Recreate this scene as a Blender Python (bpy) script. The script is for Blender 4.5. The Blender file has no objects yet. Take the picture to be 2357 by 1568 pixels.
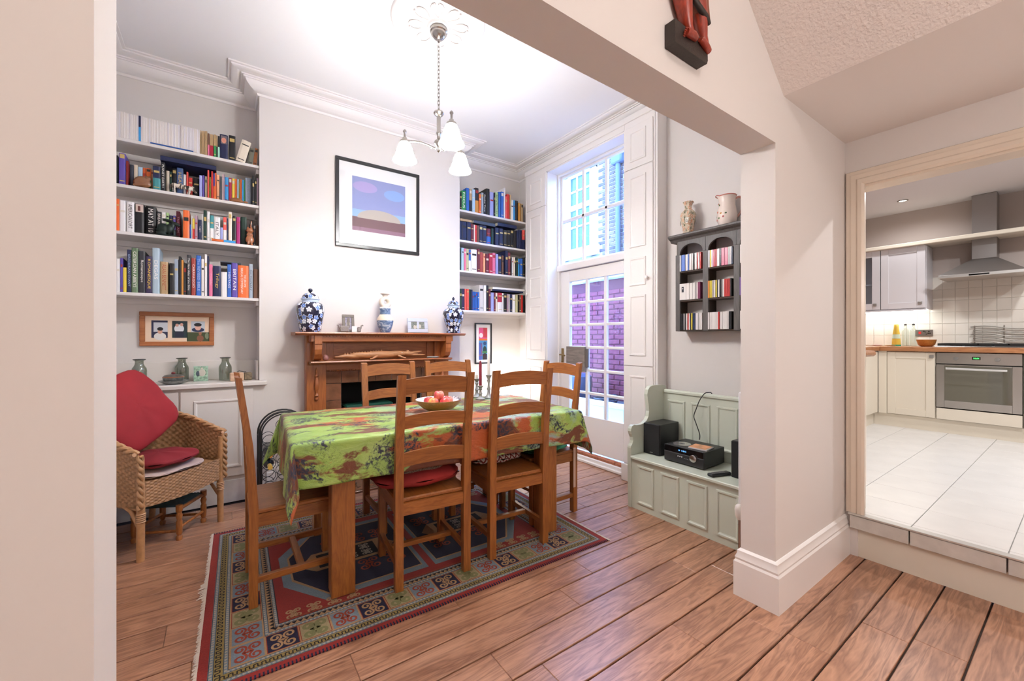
import bpy, bmesh, math, random
from mathutils import Vector, Matrix, Euler
random.seed(11)
S = bpy.context.scene
C = S.collection
PI = math.pi
R = math.radians

# ------------------------------------------------------------------ camera, world, exposure
cd = bpy.data.cameras.new('camera')
cd.sensor_width = 36.0
cd.lens = 36.0 * 945.0 / 2357.0
cd.shift_y = -5.0 / 2357.0
cd.clip_start = 0.02
cam = bpy.data.objects.new('camera', cd)
C.objects.link(cam)
cam.location = (0, 0, 1.25)
cam.rotation_euler = (R(90), 0, R(-35.1))
S.camera = cam
W = bpy.data.worlds.new('daylight')
S.world = W
W.use_nodes = True
W.node_tree.nodes['Background'].inputs[0].default_value = (0.27, 0.47, 1.0, 1)
W.node_tree.nodes['Background'].inputs[1].default_value = 21.0
S.view_settings.view_transform = 'Standard'
S.view_settings.look = 'None'
S.view_settings.exposure = 0.0
S.view_settings.gamma = 1.0
S.view_settings.use_curve_mapping = False
cy_ = S.cycles
cy_.debug_bvh_type = 'STATIC_BVH'; cy_.use_light_tree = False; cy_.max_bounces = 6; cy_.diffuse_bounces = 4; cy_.glossy_bounces = 3; cy_.transmission_bounces = 4; cy_.transparent_max_bounces = 8
cy_.caustics_reflective = False; cy_.caustics_refractive = False
LAMP = 110.0        # radiance of the chandelier shades
BULB = 860.0      # radiance of the bulbs in the shades
HALL = 46.0        # base radiance of the hall pendant and the added fill globe
KITCHEN = 4.2     # watts per kitchen downlight

# ------------------------------------------------------------------ materials
MATS = {}
def new_mat(name):
    m = bpy.data.materials.new(name)
    m.use_nodes = True
    nt = m.node_tree
    return m, nt, nt.nodes['Principled BSDF']
def c4(c):
    return (c[0], c[1], c[2], 1.0)
def hexc(h):
    h = h.lstrip('#')
    r = []
    for i in (0, 2, 4):
        v = int(h[i:i+2], 16) / 255.0
        r.append(v / 12.92 if v <= 0.04045 else ((v + 0.055) / 1.055) ** 2.4)
    return tuple(r)
def coords(nt, kind='Object', scale=(1, 1, 1), rnd=False):
    tc = nt.nodes.new('ShaderNodeTexCoord')
    mp = nt.nodes.new('ShaderNodeMapping')
    mp.inputs['Scale'].default_value = scale
    nt.links.new(tc.outputs[kind], mp.inputs['Vector'])
    if rnd:
        oi = nt.nodes.new('ShaderNodeObjectInfo')
        mul = nt.nodes.new('ShaderNodeMath'); mul.operation = 'MULTIPLY'; mul.inputs[1].default_value = 37.0
        nt.links.new(oi.outputs['Random'], mul.inputs[0])
        nt.links.new(mul.outputs[0], mp.inputs['Location'])
    return mp.outputs['Vector']
def noise(nt, vec, scale, detail=4, rough=.55, dist=0.0):
    n = nt.nodes.new('ShaderNodeTexNoise')
    n.inputs['Scale'].default_value = scale
    n.inputs['Detail'].default_value = detail
    n.inputs['Roughness'].default_value = rough
    n.inputs['Distortion'].default_value = dist
    nt.links.new(vec, n.inputs['Vector'])
    return n.outputs['Fac']
def ramp(nt, fac, stops):
    r = nt.nodes.new('ShaderNodeValToRGB')
    e = r.color_ramp.elements
    while len(e) > 1:
        e.remove(e[-1])
    e[0].position = stops[0][0]; e[0].color = c4(stops[0][1])
    for p, c in stops[1:]:
        k = e.new(p); k.color = c4(c)
    nt.links.new(fac, r.inputs['Fac'])
    return r.outputs['Color']
def mixc(nt, fac, a, b):
    m = nt.nodes.new('ShaderNodeMix'); m.data_type = 'RGBA'
    for k, v in ((0, fac), (6, a), (7, b)):
        if hasattr(v, 'is_output'):
            nt.links.new(v, m.inputs[k])
        else:
            m.inputs[k].default_value = v if k == 0 else c4(v)
    return m.outputs[2]
def mth(nt, op, a, b=None, c=None):
    m = nt.nodes.new('ShaderNodeMath'); m.operation = op
    for k, v in enumerate((a, b, c)):
        if v is None:
            continue
        if hasattr(v, 'is_output'):
            nt.links.new(v, m.inputs[k])
        else:
            m.inputs[k].default_value = v
    return m.outputs[0]
def bump(nt, p, fac, strength=.2, dist=.01):
    b = nt.nodes.new('ShaderNodeBump')
    b.inputs['Strength'].default_value = strength
    b.inputs['Distance'].default_value = dist
    nt.links.new(fac, b.inputs['Height'])
    nt.links.new(b.outputs['Normal'], p.inputs['Normal'])
def mat(name, col, rough=.5, metal=0.0, spec=.5, var=0.0, vscale=6.0, bmp=None, emit=None, coat=0.0, sheen=0.0):
    if name in MATS:
        return MATS[name]
    m, nt, p = new_mat(name)
    if isinstance(col, str):
        col = hexc(col)
    p.inputs['Base Color'].default_value = c4(col)
    p.inputs['Roughness'].default_value = rough
    p.inputs['Metallic'].default_value = metal
    p.inputs['Specular IOR Level'].default_value = spec
    p.inputs['Coat Weight'].default_value = coat
    p.inputs['Sheen Weight'].default_value = sheen
    if var:
        f = noise(nt, coords(nt), vscale, 5)
        lo = tuple(max(0, x * (1 - var)) for x in col); hi = tuple(min(1, x * (1 + var)) for x in col)
        nt.links.new(ramp(nt, f, [(.3, lo), (.7, hi)]), p.inputs['Base Color'])
    if bmp:
        bump(nt, p, noise(nt, coords(nt), bmp[0], 6, .6), bmp[1], .004)
    if emit:
        p.inputs['Emission Color'].default_value = c4(emit[0])
        p.inputs['Emission Strength'].default_value = emit[1]
    MATS[name] = m
    return m
def wood(name, dark, light, axis='x', rough=.42, scale=1.0, coat=.15, vary=.12, grain=.6):
    if name in MATS:
        return MATS[name]
    m, nt, p = new_mat(name)
    dark = hexc(dark) if isinstance(dark, str) else dark
    light = hexc(light) if isinstance(light, str) else light
    st = {'x': (.9, 9, 9), 'y': (9, .9, 9), 'z': (9, 9, .9)}[axis]
    v = coords(nt, 'Object', tuple(a * scale for a in st), rnd=True)
    n1 = noise(nt, v, 1.6, 3, .6, 1.2)
    w = mth(nt, 'FRACT', mth(nt, 'MULTIPLY', n1, 5.0))
    w = mth(nt, 'ABSOLUTE', mth(nt, 'SUBTRACT', w, .5))
    n2 = noise(nt, v, 11.0, 2, .7)
    f = mth(nt, 'ADD', mth(nt, 'MULTIPLY', w, grain), mth(nt, 'MULTIPLY', n2, .45))
    f = mth(nt, 'ADD', f, .25 * (1.05 - grain))
    mid = tuple((a + b) / 2 for a, b in zip(dark, light))
    col = ramp(nt, f, [(.12, dark), (.42, mid), (.75, light)])
    oi = nt.nodes.new('ShaderNodeObjectInfo')
    hsv = nt.nodes.new('ShaderNodeHueSaturation')
    nt.links.new(col, hsv.inputs['Color'])
    nt.links.new(mth(nt, 'ADD', mth(nt, 'MULTIPLY', oi.outputs['Random'], 2 * vary), 1 - vary), hsv.inputs['Value'])
    nt.links.new(hsv.outputs[0], p.inputs['Base Color'])
    p.inputs['Roughness'].default_value = rough
    p.inputs['Coat Weight'].default_value = coat
    p.inputs['Coat Roughness'].default_value = .3
    MATS[name] = m
    return m
def glass_mat(name, tint=(1, 1, 1), refl=.09, rough=0.02):
    if name in MATS:
        return MATS[name]
    m, nt, p = new_mat(name)
    nt.nodes.remove(p)
    t = nt.nodes.new('ShaderNodeBsdfTransparent'); t.inputs[0].default_value = c4(tint)
    g = nt.nodes.new('ShaderNodeBsdfGlossy'); g.inputs['Roughness'].default_value = rough
    x = nt.nodes.new('ShaderNodeMixShader'); x.inputs[0].default_value = refl
    nt.links.new(t.outputs[0], x.inputs[1]); nt.links.new(g.outputs[0], x.inputs[2])
    nt.links.new(x.outputs[0], nt.nodes['Material Output'].inputs[0])
    MATS[name] = m
    return m

# ------------------------------------------------------------------ mesh builder
class MB:
    def __init__(s):
        s.v = []; s.f = []; s.m = []; s.mi = 0; s.uv = {}
    def add(s, vs, fs, T=None):
        n = len(s.v)
        if T is not None:
            vs = [tuple(T @ Vector(a)) for a in vs]
        s.v += [tuple(a) for a in vs]
        s.f += [tuple(i + n for i in f) for f in fs]
        s.m += [s.mi] * len(fs)
        return s
    def box(s, x0, x1, y0, y1, z0, z1, b=0.0, T=None):
        if x0 > x1: x0, x1 = x1, x0
        if y0 > y1: y0, y1 = y1, y0
        if z0 > z1: z0, z1 = z1, z0
        if b <= 0:
            vs = [(x, y, z) for z in (z0, z1) for y in (y0, y1) for x in (x0, x1)]
            fs = [(0, 2, 3, 1), (4, 5, 7, 6), (0, 1, 5, 4), (1, 3, 7, 5), (3, 2, 6, 7), (2, 0, 4, 6)]
            return s.add(vs, fs, T)
        b = min(b, (x1 - x0) * .49, (y1 - y0) * .49, (z1 - z0) * .49)
        vs = []; idx = {}
        for i, x in enumerate((x0, x1)):
            for j, y in enumerate((y0, y1)):
                for k, z in enumerate((z0, z1)):
                    sx = b if i == 0 else -b; sy = b if j == 0 else -b; sz = b if k == 0 else -b
                    for a, q in enumerate(((x, y + sy, z + sz), (x + sx, y, z + sz), (x + sx, y + sy, z))):
                        idx[i, j, k, a] = len(vs); vs.append(q)
        fs = []
        for i in (0, 1):
            q = [idx[i, 0, 0, 0], idx[i, 1, 0, 0], idx[i, 1, 1, 0], idx[i, 0, 1, 0]]
            fs.append(tuple(q if i else q[::-1]))
            q = [idx[0, i, 0, 1], idx[1, i, 0, 1], idx[1, i, 1, 1], idx[0, i, 1, 1]]
            fs.append(tuple(q[::-1] if i else q))
            q = [idx[0, 0, i, 2], idx[1, 0, i, 2], idx[1, 1, i, 2], idx[0, 1, i, 2]]
            fs.append(tuple(q if i else q[::-1]))
        for j in (0, 1):
            for k in (0, 1):
                q = [idx[0, j, k, 1], idx[1, j, k, 1], idx[1, j, k, 2], idx[0, j, k, 2]]
                fs.append(tuple(q if (j + k) % 2 else q[::-1]))
        for i in (0, 1):
            for k in (0, 1):
                q = [idx[i, 0, k, 0], idx[i, 1, k, 0], idx[i, 1, k, 2], idx[i, 0, k, 2]]
                fs.append(tuple(q[::-1] if (i + k) % 2 else q))
        for i in (0, 1):
            for j in (0, 1):
                q = [idx[i, j, 0, 0], idx[i, j, 1, 0], idx[i, j, 1, 1], idx[i, j, 0, 1]]
                fs.append(tuple(q if (i + j) % 2 else q[::-1]))
        for i in (0, 1):
            for j in (0, 1):
                for k in (0, 1):
                    q = [idx[i, j, k, 0], idx[i, j, k, 1], idx[i, j, k, 2]]
                    fs.append(tuple(q if (i + j + k) % 2 else q[::-1]))
        return s.add(vs, fs, T)
    def lathe(s, prof, n=24, T=None, cap=True, a0=0.0, a1=2 * PI):
        full = abs(a1 - a0 - 2 * PI) < 1e-6
        k = n if full else n + 1
        vs = []; fs = []
        for (r, z) in prof:
            for i in range(k):
                a = a0 + (a1 - a0) * i / n
                vs.append((r * math.cos(a), r * math.sin(a), z))
        for j in range(len(prof) - 1):
            for i in range(n):
                i2 = (i + 1) % k
                fs.append((j * k + i, j * k + i2, (j + 1) * k + i2, (j + 1) * k + i))
        if cap and full:
            if prof[0][0] > 1e-5: fs.append(tuple(range(n - 1, -1, -1)))
            if prof[-1][0] > 1e-5: fs.append(tuple((len(prof) - 1) * k + i for i in range(n)))
        return s.add(vs, fs, T)
    def tube(s, pts, r, n=8, closed=False, cap=True, T=None):
        pts = [Vector(p) for p in pts]
        m = len(pts)
        rr = r if isinstance(r, (list, tuple)) else [r] * m
        vs = []; fs = []
        up = None
        for i, p in enumerate(pts):
            if closed:
                d = pts[(i + 1) % m] - pts[i - 1]
            else:
                d = pts[min(i + 1, m - 1)] - pts[max(i - 1, 0)]
            d.normalize()
            if up is None:
                up = Vector((0, 0, 1)) if abs(d.z) < .9 else Vector((1, 0, 0))
            sd = d.cross(up)
            if sd.length < 1e-6:
                sd = d.cross(Vector((0, 1, 0)))
            sd.normalize(); up = sd.cross(d).normalized()
            for k in range(n):
                a = 2 * PI * k / n
                vs.append(p + (sd * math.cos(a) + up * math.sin(a)) * rr[i])
        for i in range(m if closed else m - 1):
            j = (i + 1) % m
            for k in range(n):
                k2 = (k + 1) % n
                fs.append((i * n + k, i * n + k2, j * n + k2, j * n + k))
        if cap and not closed:
            fs.append(tuple(range(n - 1, -1, -1))); fs.append(tuple((m - 1) * n + k for k in range(n)))
        return s.add(vs, fs, T)
    def prism(s, poly, a0, a1, axis='y', T=None):
        # poly in the two other axes, in cyclic order xz for y, yz for x, xy for z
        def P(u, v, w):
            return {'y': (u, w, v), 'x': (w, u, v), 'z': (u, v, w)}[axis]
        n = len(poly)
        vs = [P(u, v, a0) for u, v in poly] + [P(u, v, a1) for u, v in poly]
        fs = [tuple(range(n)), tuple(range(2 * n - 1, n - 1, -1))]
        for i in range(n):
            j = (i + 1) % n
            fs.append((j, i, n + i, n + j))
        return s.add(vs, fs, T)
    def sweep(s, prof, path, closed=False, T=None):
        # prof: (offset to the left of travel, z); path: xy, mitred corners
        m = len(path); k = len(prof); vs = []; fs = []
        for i in range(m):
            p = Vector(path[i])
            if closed or 0 < i < m - 1:
                d0 = (p - Vector(path[i - 1])).normalized(); d1 = (Vector(path[(i + 1) % m]) - p).normalized()
            elif i == 0:
                d0 = d1 = (Vector(path[1]) - p).normalized()
            else:
                d0 = d1 = (p - Vector(path[i - 1])).normalized()
            n0 = Vector((-d0.y, d0.x)); n1 = Vector((-d1.y, d1.x))
            b = (n0 + n1); b = b / max(.2, b.dot(n0))
            for d, z in prof:
                vs.append((p.x + b.x * d, p.y + b.y * d, z))
        for i in range(m if closed else m - 1):
            j = (i + 1) % m
            for a in range(k - 1):
                fs.append((i * k + a, j * k + a, j * k + a + 1, i * k + a + 1))
        if not closed:
            fs.append(tuple(range(k))); fs.append(tuple((m - 1) * k + a for a in range(k - 1, -1, -1)))
        return s.add(vs, fs, T)
    def ball(s, c, r, n=12, m=8, T=None, rot=None):
        if not isinstance(r, (tuple, list)): r = (r, r, r)
        vs = []; fs = []
        Q = Euler(rot).to_matrix() if rot else Matrix.Identity(3)
        c = Vector(c)
        for j in range(m + 1):
            t = PI * j / m
            for i in range(n):
                a = 2 * PI * i / n
                vs.append(c + Q @ Vector((r[0] * math.sin(t) * math.cos(a), r[1] * math.sin(t) * math.sin(a), -r[2] * math.cos(t))))
        for j in range(m):
            for i in range(n):
                i2 = (i + 1) % n
                fs.append((j * n + i, j * n + i2, (j + 1) * n + i2, (j + 1) * n + i))
        return s.add(vs, fs, T)
    def grid(s, fn, nu, nv, flip=False, closeu=False):
        vs = [fn(i / nu, j / nv) for j in range(nv + 1) for i in range(nu + (0 if closeu else 1))]
        k = nu if closeu else nu + 1
        fs = []
        for j in range(nv):
            for i in range(nu):
                q = (j * k + i, j * k + (i + 1) % k, (j + 1) * k + (i + 1) % k, (j + 1) * k + i)
                fs.append(q[::-1] if flip else q)
        return s.add(vs, fs)
    def mesh(s, name, mats, smooth=None):
        me = bpy.data.meshes.new(name)
        me.from_pydata(s.v, [], s.f)
        if not isinstance(mats, (list, tuple)): mats = [mats]
        for m in mats: me.materials.append(m)
        if len(mats) > 1: me.polygons.foreach_set('material_index', s.m)
        if smooth is not None:
            me.polygons.foreach_set('use_smooth', [True] * len(me.polygons))
            me.set_sharp_from_angle(angle=R(smooth))
        me.validate(); me.update()
        return me
    def build(s, name, mats, parent=None, smooth=None, loc=None, rot=None):
        o = bpy.data.objects.new(name, s.mesh(name, mats, smooth))
        C.objects.link(o)
        if parent is not None: o.parent = parent
        if loc: o.location = loc
        if rot: o.rotation_euler = rot
        return o
def recalc(o):
    bm = bmesh.new(); bm.from_mesh(o.data); bmesh.ops.recalc_face_normals(bm, faces=bm.faces); bm.to_mesh(o.data); bm.free()
    return o
def tag(o, label=None, cat=None, group=None, kind=None):
    if label: o['label'] = label
    if cat: o['category'] = cat
    if group: o['group'] = group
    if kind: o['kind'] = kind
    return o
def thing(name, label, cat, loc=(0, 0, 0), rz=0.0, group=None):
    o = bpy.data.objects.new(name, None); C.objects.link(o)
    o.empty_display_size = .05
    o.location = loc; o.rotation_euler = (0, 0, rz)
    return tag(o, label, cat, group)
def struct(name, mb, m, label=None, parent=None, smooth=None):
    o = mb.build(name, m, parent, smooth)
    if parent is None: o['kind'] = 'structure'
    if label: o['label'] = label
    return o
def share(name, me, parent=None, loc=(0, 0, 0), rot=None, scale=None):
    o = bpy.data.objects.new(name, me); C.objects.link(o)
    if parent is not None: o.parent = parent
    o.location = loc
    if rot: o.rotation_euler = rot
    if scale: o.scale = scale
    return o
def copy_tree(o, parent=None):
    c = o.copy(); C.objects.link(c)
    if parent is not None: c.parent = parent
    for ch in list(o.children): copy_tree(ch, c)
    return c
def text_mesh(txt, size, m, name, parent, T, depth=.0006, align='CENTER', sx=1.0):
    cu = bpy.data.curves.new('lettering', 'FONT'); cu.body = txt; cu.size = size; cu.extrude = depth
    cu.align_x = align; cu.align_y = 'CENTER'; cu.resolution_u = 2
    ob = bpy.data.objects.new('lettering', cu); C.objects.link(ob)
    me = bpy.data.meshes.new_from_object(ob.evaluated_get(bpy.context.evaluated_depsgraph_get()))
    bpy.data.objects.remove(ob); bpy.data.curves.remove(cu)
    if sx != 1.0:
        me.transform(Matrix.Diagonal((sx, 1, 1, 1)))
    me.transform(T)
    me.materials.clear(); me.materials.append(m)
    o = bpy.data.objects.new(name, me); C.objects.link(o)
    if parent is not None: o.parent = parent
    return o
def panel_ring(mb, P, w, h, n=(0, -1, 0), mw=.022, proud=.009, sink=.004):
    # moulding ring; P(u, v, d) maps panel plane coords and outward distance to xyz
    rings = [(0, .0005), (.004, proud), (mw * .55, proud), (mw * .75, proud * .45), (mw, .0015)]
    vs = []; fs = []
    for (ins, d) in rings:
        for (u, v) in ((ins, ins), (w - ins, ins), (w - ins, h - ins), (ins, h - ins)):
            vs.append(P(u, v, d))
    for k in range(len(rings) - 1):
        for i in range(4):
            j = (i + 1) % 4
            fs.append((k * 4 + i, k * 4 + j, k * 4 + 4 + j, k * 4 + 4 + i))
    q = (len(rings) - 1) * 4
    fs.append((q, q + 1, q + 2, q + 3))
    mb.add(vs, fs)
def remesh_blob(name, mb, m, parent=None, voxel=.004, smooth_it=4):
    me = mb.mesh(name, m)
    ob = bpy.data.objects.new(name, me); C.objects.link(ob)
    md = ob.modifiers.new('remesh', 'REMESH'); md.mode = 'VOXEL'; md.voxel_size = voxel
    sm = ob.modifiers.new('smooth', 'SMOOTH'); sm.iterations = smooth_it; sm.factor = .5
    me2 = bpy.data.meshes.new_from_object(ob.evaluated_get(bpy.context.evaluated_depsgraph_get()))
    bpy.data.objects.remove(ob)
    me2.polygons.foreach_set('use_smooth', [True] * len(me2.polygons))
    o = bpy.data.objects.new(name, me2); C.objects.link(o)
    if parent is not None: o.parent = parent
    return o
ORD = ['first', 'second', 'third', 'fourth', 'fifth', 'sixth', 'seventh', 'eighth', 'ninth', 'tenth', 'eleventh', 'twelfth', 'thirteenth', 'fourteenth', 'fifteenth', 'sixteenth', 'seventeenth', 'eighteenth', 'nineteenth', 'twentieth']
def ordn(i):
    if i < 20: return ORD[i]
    t = {20: 'twentieth', 30: 'thirtieth', 40: 'fortieth', 50: 'fiftieth', 60: 'sixtieth'}
    n = i + 1
    if n % 10 == 0: return t[n]
    return {2: 'twenty', 3: 'thirty', 4: 'forty', 5: 'fifty', 6: 'sixty'}[n // 10] + '-' + ORD[n % 10 - 1]
# ================================================================== THE SETTING
wallm = mat('wall paint', (.72, .675, .645), .75, spec=.3)
whitem = mat('white gloss trim', (.84, .80, .775), .35)
shelfm = mat('shelf paint', (.74, .70, .675), .45)
ceilm = mat('ceiling paint', (.86, .845, .845), .8, spec=.2)
hallceil = mat('textured ceiling', (.78, .72, .68), .8, spec=.2)
def _artex():
    m, nt, p = new_mat('stippled plaster')
    p.inputs['Base Color'].default_value = (.78, .71, .67, 1); p.inputs['Roughness'].default_value = .75
    v = coords(nt)
    bump(nt, p, noise(nt, v, 75, 3, .5), .9, .006)
    return m
artex = _artex()
XL, XW, XC, YB, YA, ZC = -.77, 3.02, 2.90, 3.85, 4.13, 3.30
BL, BR = .235, 2.033
YN, YF = .843, .997
XJ0, XJ1, ZO = -.155, 2.065, 2.145
XK = 2.97

# floor boards, each its own piece
sub = MB().box(-1.5, 3.09, -1.9, 4.2, -.06, -.013)
fl = struct('floor', sub, mat('floor joint', (.05, .025, .015), .8), 'warm brown oak plank floor with dark joints')
board_m = wood('oak floor board', '#70432d', '#b9886a', 'x', rough=.34, scale=1.15, coat=.5, vary=.09, grain=.75)
PITCH, Y0 = .1575, .283
ends = {9: 1.61, 8: 1.367, 7: .866, 3: 1.958, 5: 1.605, 4: .72, 6: 2.2, 2: 1.1, 1: 2.35, 10: .9, 11: 2.3, 12: 1.9, 13: -.2}
bi = 0
for k in range(-13, 23):
    ya = Y0 + k * PITCH - PITCH + .002; yb = Y0 + k * PITCH - .005
    if ya > 4.0: continue
    e = ends.get(k, random.uniform(-.5, .7))
    xs = [-1.5] + sorted(x for x in [e + 1.2 * j for j in range(-4, 5)] if -1.3 < x < 2.95) + [3.02]
    for a, b in zip(xs[:-1], xs[1:]):
        cx, cy = (a + b) / 2, (ya + yb) / 2
        hw, hd = (b - a) / 2 - .0005, (yb - ya) / 2
        MB().box(-hw, hw, -hd, hd, -.013, 0, .002).build('floor_board', board_m, fl, loc=(cx, cy, 0))

# dining room walls
struct('wall_left', MB().box(-.92, XL, YF, 4.3, 0, 3.7), wallm, 'greige painted left wall')
wb = MB()
wb.box(XL, XW + .16, YA, 4.3, 0, 3.7)
OX0, OX1, OZ = .838, 1.573, .86
wb.box(BL, OX0, YB, YA, 0, ZC + .1); wb.box(OX1, BR, YB, YA, 0, ZC + .1); wb.box(OX0, OX1, YB, YA, OZ, ZC + .1)
struct('wall_back', wb, wallm, 'greige chimney breast wall with two alcoves')
# window wall with the garden door opening
WY0, WY1, WZ = 2.40, 3.474, 3.085
ww = MB()
ww.box(XW, XW + .16, YF, WY0, 0, 3.7); ww.box(XW, XW + .16, WY1, YA, 0, 3.7)
ww.box(XW, XW + .16, WY0, WY1, WZ, 3.7)
struct('wall_right', ww, wallm, 'greige wall around the garden door')
# wall with the wide opening
wf = MB()
wf.box(-1.55, XJ0, YN, YF, 0, 3.7); wf.box(XJ1, XW + .16, YN, YF, 0, 3.7); wf.box(XJ0, XJ1, YN, YF, ZO, 3.7)
struct('wall_front', wf, wallm, 'greige wall with wide square opening and dropped beam')
struct('ceiling', MB().box(XL, XW, YF, YA, ZC, ZC + .08), ceilm, 'white dining room ceiling')
# cornice
prof = [(0, 3.185), (.012, 3.185), (.018, 3.20), (.03, 3.203), (.062, 3.215), (.088, 3.237), (.098, 3.256), (.110, 3.256), (.110, 3.266), (.124, 3.266),
        (.124, 3.275), (.136, 3.278), (.150, 3.270), (.172, 3.272), (.188, 3.281), (.188, 3.290), (.206, 3.290), (.206, 3.301), (0, 3.301)]
path = [(XL, YF), (XW, YF), (XW, YA), (BR, YA), (BR, YB), (BL, YB), (BL, YA), (XL, YA)]
struct('trim_1', MB().sweep(prof, path, closed=True), mat('cornice paint', (.86, .825, .81), .5), 'white moulded plaster cornice', smooth=25)
# hall: kitchen doorway wall, soffit, rear
DY0, DY1, DZ = -.35, .75, 2.12
DYW = .785
KF = .25
wk = MB()
wk.box(XK, 3.09, DYW, YN, 0, 3.7); wk.box(XK, 3.09, -1.9, DY0, 0, 3.7)
wk.box(XK, 3.09, DY0, DYW, DZ, 3.7); 
struct('wall_kitchen_side', wk, wallm, 'greige wall around the kitchen doorway')
struct('wall_hall_left', MB().box(-1.55, -1.4, -1.9, YN, 0, 3.7), wallm)
struct('wall_hall_rear', MB().box(-1.55, 3.09, -2.05, -1.9, 0, 3.7), wallm)
SX, SZ, SS = 2.15, 2.387, .863
xt = SX - (3.6 - SZ) / SS
struct('ceiling_hall', MB().box(-1.4, xt, -1.9, YN, 3.6, 3.68), hallceil)
struct('ceiling_slope', MB().prism([(SX, SZ), (SX, SZ + .1), (xt, 3.7), (xt, 3.6)], -1.9, YN), artex, 'stippled sloping underside of the stairs')
struct('ceiling_soffit', MB().box(SX, XK, -1.9, YN, SZ, SZ + .1), hallceil, 'flat plaster soffit by the kitchen door')
# skirtings
sk = [(0, 0), (.024, 0), (.024, .165), (.018, .175), (.020, .185), (.012, .205), (.012, .218), (.004, .226), (0, .228)]
struct('baseboard_opening', MB().sweep(sk, [(XK, YN), (XJ1, YN), (XJ1, YF), (XW, YF)]), whitem, 'tall cream moulded skirting round the pillar', smooth=30)
struct('baseboard_left', MB().sweep(sk, [(XL, YB - .06), (XL, YF), (XJ0, YF), (XJ0, YN), (-1.4, YN)]), whitem, smooth=30)
struct('baseboard_right', MB().sweep(sk, [(XW, 2.05), (XW, YF)][::-1]), whitem, smooth=30)
struct('baseboard_back', MB().sweep(sk, [(.555, YB), (BL + .05, YB)]), whitem, smooth=30)
# kitchen doorway: architrave, lining, step
ar = [(0, 0), (.018, 0), (.026, .012), (.026, .03), (.019, .038), (.022, .06), (.016, .072), (.016, .083), (.006, .088), (0, .088)]
def arch(y, z, w):  # around the opening on the hall face
    mb = MB(); vs = []; k = len(ar)
    pts = [((DY1, KF), (1, 0)), ((DY1, DZ), (1, 1)), ((DY0, DZ), (-1, 1)), ((DY0, KF), (-1, 0))]
    for (py, pz), (dy, dz) in pts:
        for d, o in ar:
            vs.append((XK - d, py + dy * o, pz + dz * o))
    fs = [(i * k + a, i * k + a + 1, (i + 1) * k + a + 1, (i + 1) * k + a) for i in range(3) for a in range(k - 1)]
    fs += [tuple(range(k)), tuple(3 * k + a for a in range(k))]
    mb.add(vs, fs); return mb
archm = mat('cream gloss architrave', (.74, .64, .53), .25)
d2 = struct('door_2', arch(0, 0, 0), archm, 'cream moulded architrave of the kitchen doorway', smooth=30)
recalc(d2)
ln = MB(); ln.box(XK, 3.09, DYW - .006, DYW + .001, KF, DZ); ln.box(XK, 3.09, DY0, DY0 + .012, KF, DZ); ln.box(XK, 3.09, DY0, DYW, DZ - .012, DZ)
ln.build('door_lining', archm, d2)
st = struct('trim_2', MB().box(2.977, 3.09, -1.9, YN, 0, .163), mat('cream step riser', (.76, .70, .60), .5), 'cream painted riser below the kitchen step')
tile_m = mat('grey stone tile', (.62, .59, .55), .3, var=.12, vscale=9)
for a, b in ((DY0 - .3, .235), (.235, .565), (.565, YN - .025)):
    MB().box(2.945, 2.977, a + .003, b - .003, .165, .238, .002).build('riser_tile', tile_m, st)
MB().box(2.938, 2.985, DY0 - .3, YN - .02, .241, .251, .002).build('step_edge', mat('aluminium edging', (.62, .6, .57), .35, .6), st)

# ------------------------------------------------------------------ kitchen shell
kfl = struct('floor_kitchen', MB().box(2.98, 6.9, -1.9, 2.1, .15, .2425), mat('tile grout', (.45, .43, .41), .8), 'pale large format kitchen floor tiles')
ktile = mat('pale floor tile', (.80, .78, .76), .28, var=.05, vscale=4)
tm = MB().box(-.1635, .1635, -.1635, .1635, 0, .008, .0015).mesh('floor_tile', ktile)
for i in range(12):
    for j in range(-6, 7):
        cx = 3.02 + .33 * i + .165 + (.0 if j % 2 else .0); cy = .235 + .33 * j + .165
        if cx < 6.8 and -1.8 < cy < 1.95:
            share('floor_tile', tm, kfl, (cx, cy, .2425))
# strip of cut tiles behind the nosing
for j in range(-6, 4):
    if DY0 - .2 < .235 + .33 * j < .8:
        MB().box(2.986, 3.017, .237 + .33 * j, .562 + .33 * j if j < 1 else .778, .2425, .2505).build('floor_tile', ktile, kfl)
kw = mat('kitchen wall paint', (.55, .47, .43), .7)
struct('wall_kitchen_far', MB().box(6.8, 6.95, -1.9, 2.2, .15, 3.0), kw)
struct('wall_kitchen_left', MB().box(3.09, 6.8, 2.05, 2.2, 0, 3.0), kw)
struct('wall_kitchen_rear', MB().box(3.09, 6.9, -2.05, -1.9, 0, 3.0), kw)
struct('wall_kitchen_near', MB().box(3.09, 3.18, .997, 2.05, 0, 3.0), kw)
struct('ceiling_kitchen', MB().box(3.09, 6.9, -1.9, 2.1, 2.787, 2.86), mat('kitchen ceiling paint', (.78, .74, .74), .7))
# wall tiles behind the hob
wt = mat('cream glazed wall tile', (.80, .755, .68), .22)
wtile = MB().box(-.006, 0, -.0495, .0495, -.064, .064, .0015).mesh('wall_tile', wt)
tiles = struct('trim_3', MB().box(6.795, 6.8, -1.2, 2.05, 1.157, 1.96), mat('tile grout pale', (.74, .70, .63), .8), 'cream square glazed tile splashback')
for i in range(24):
    for j in range(6):
        cy = 1.99 - .102 * i; cz = 1.157 + .066 + .131 * j
        if cy > -.4:
            share('wall_tile', wtile, tiles, (6.796, cy, cz))
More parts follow.
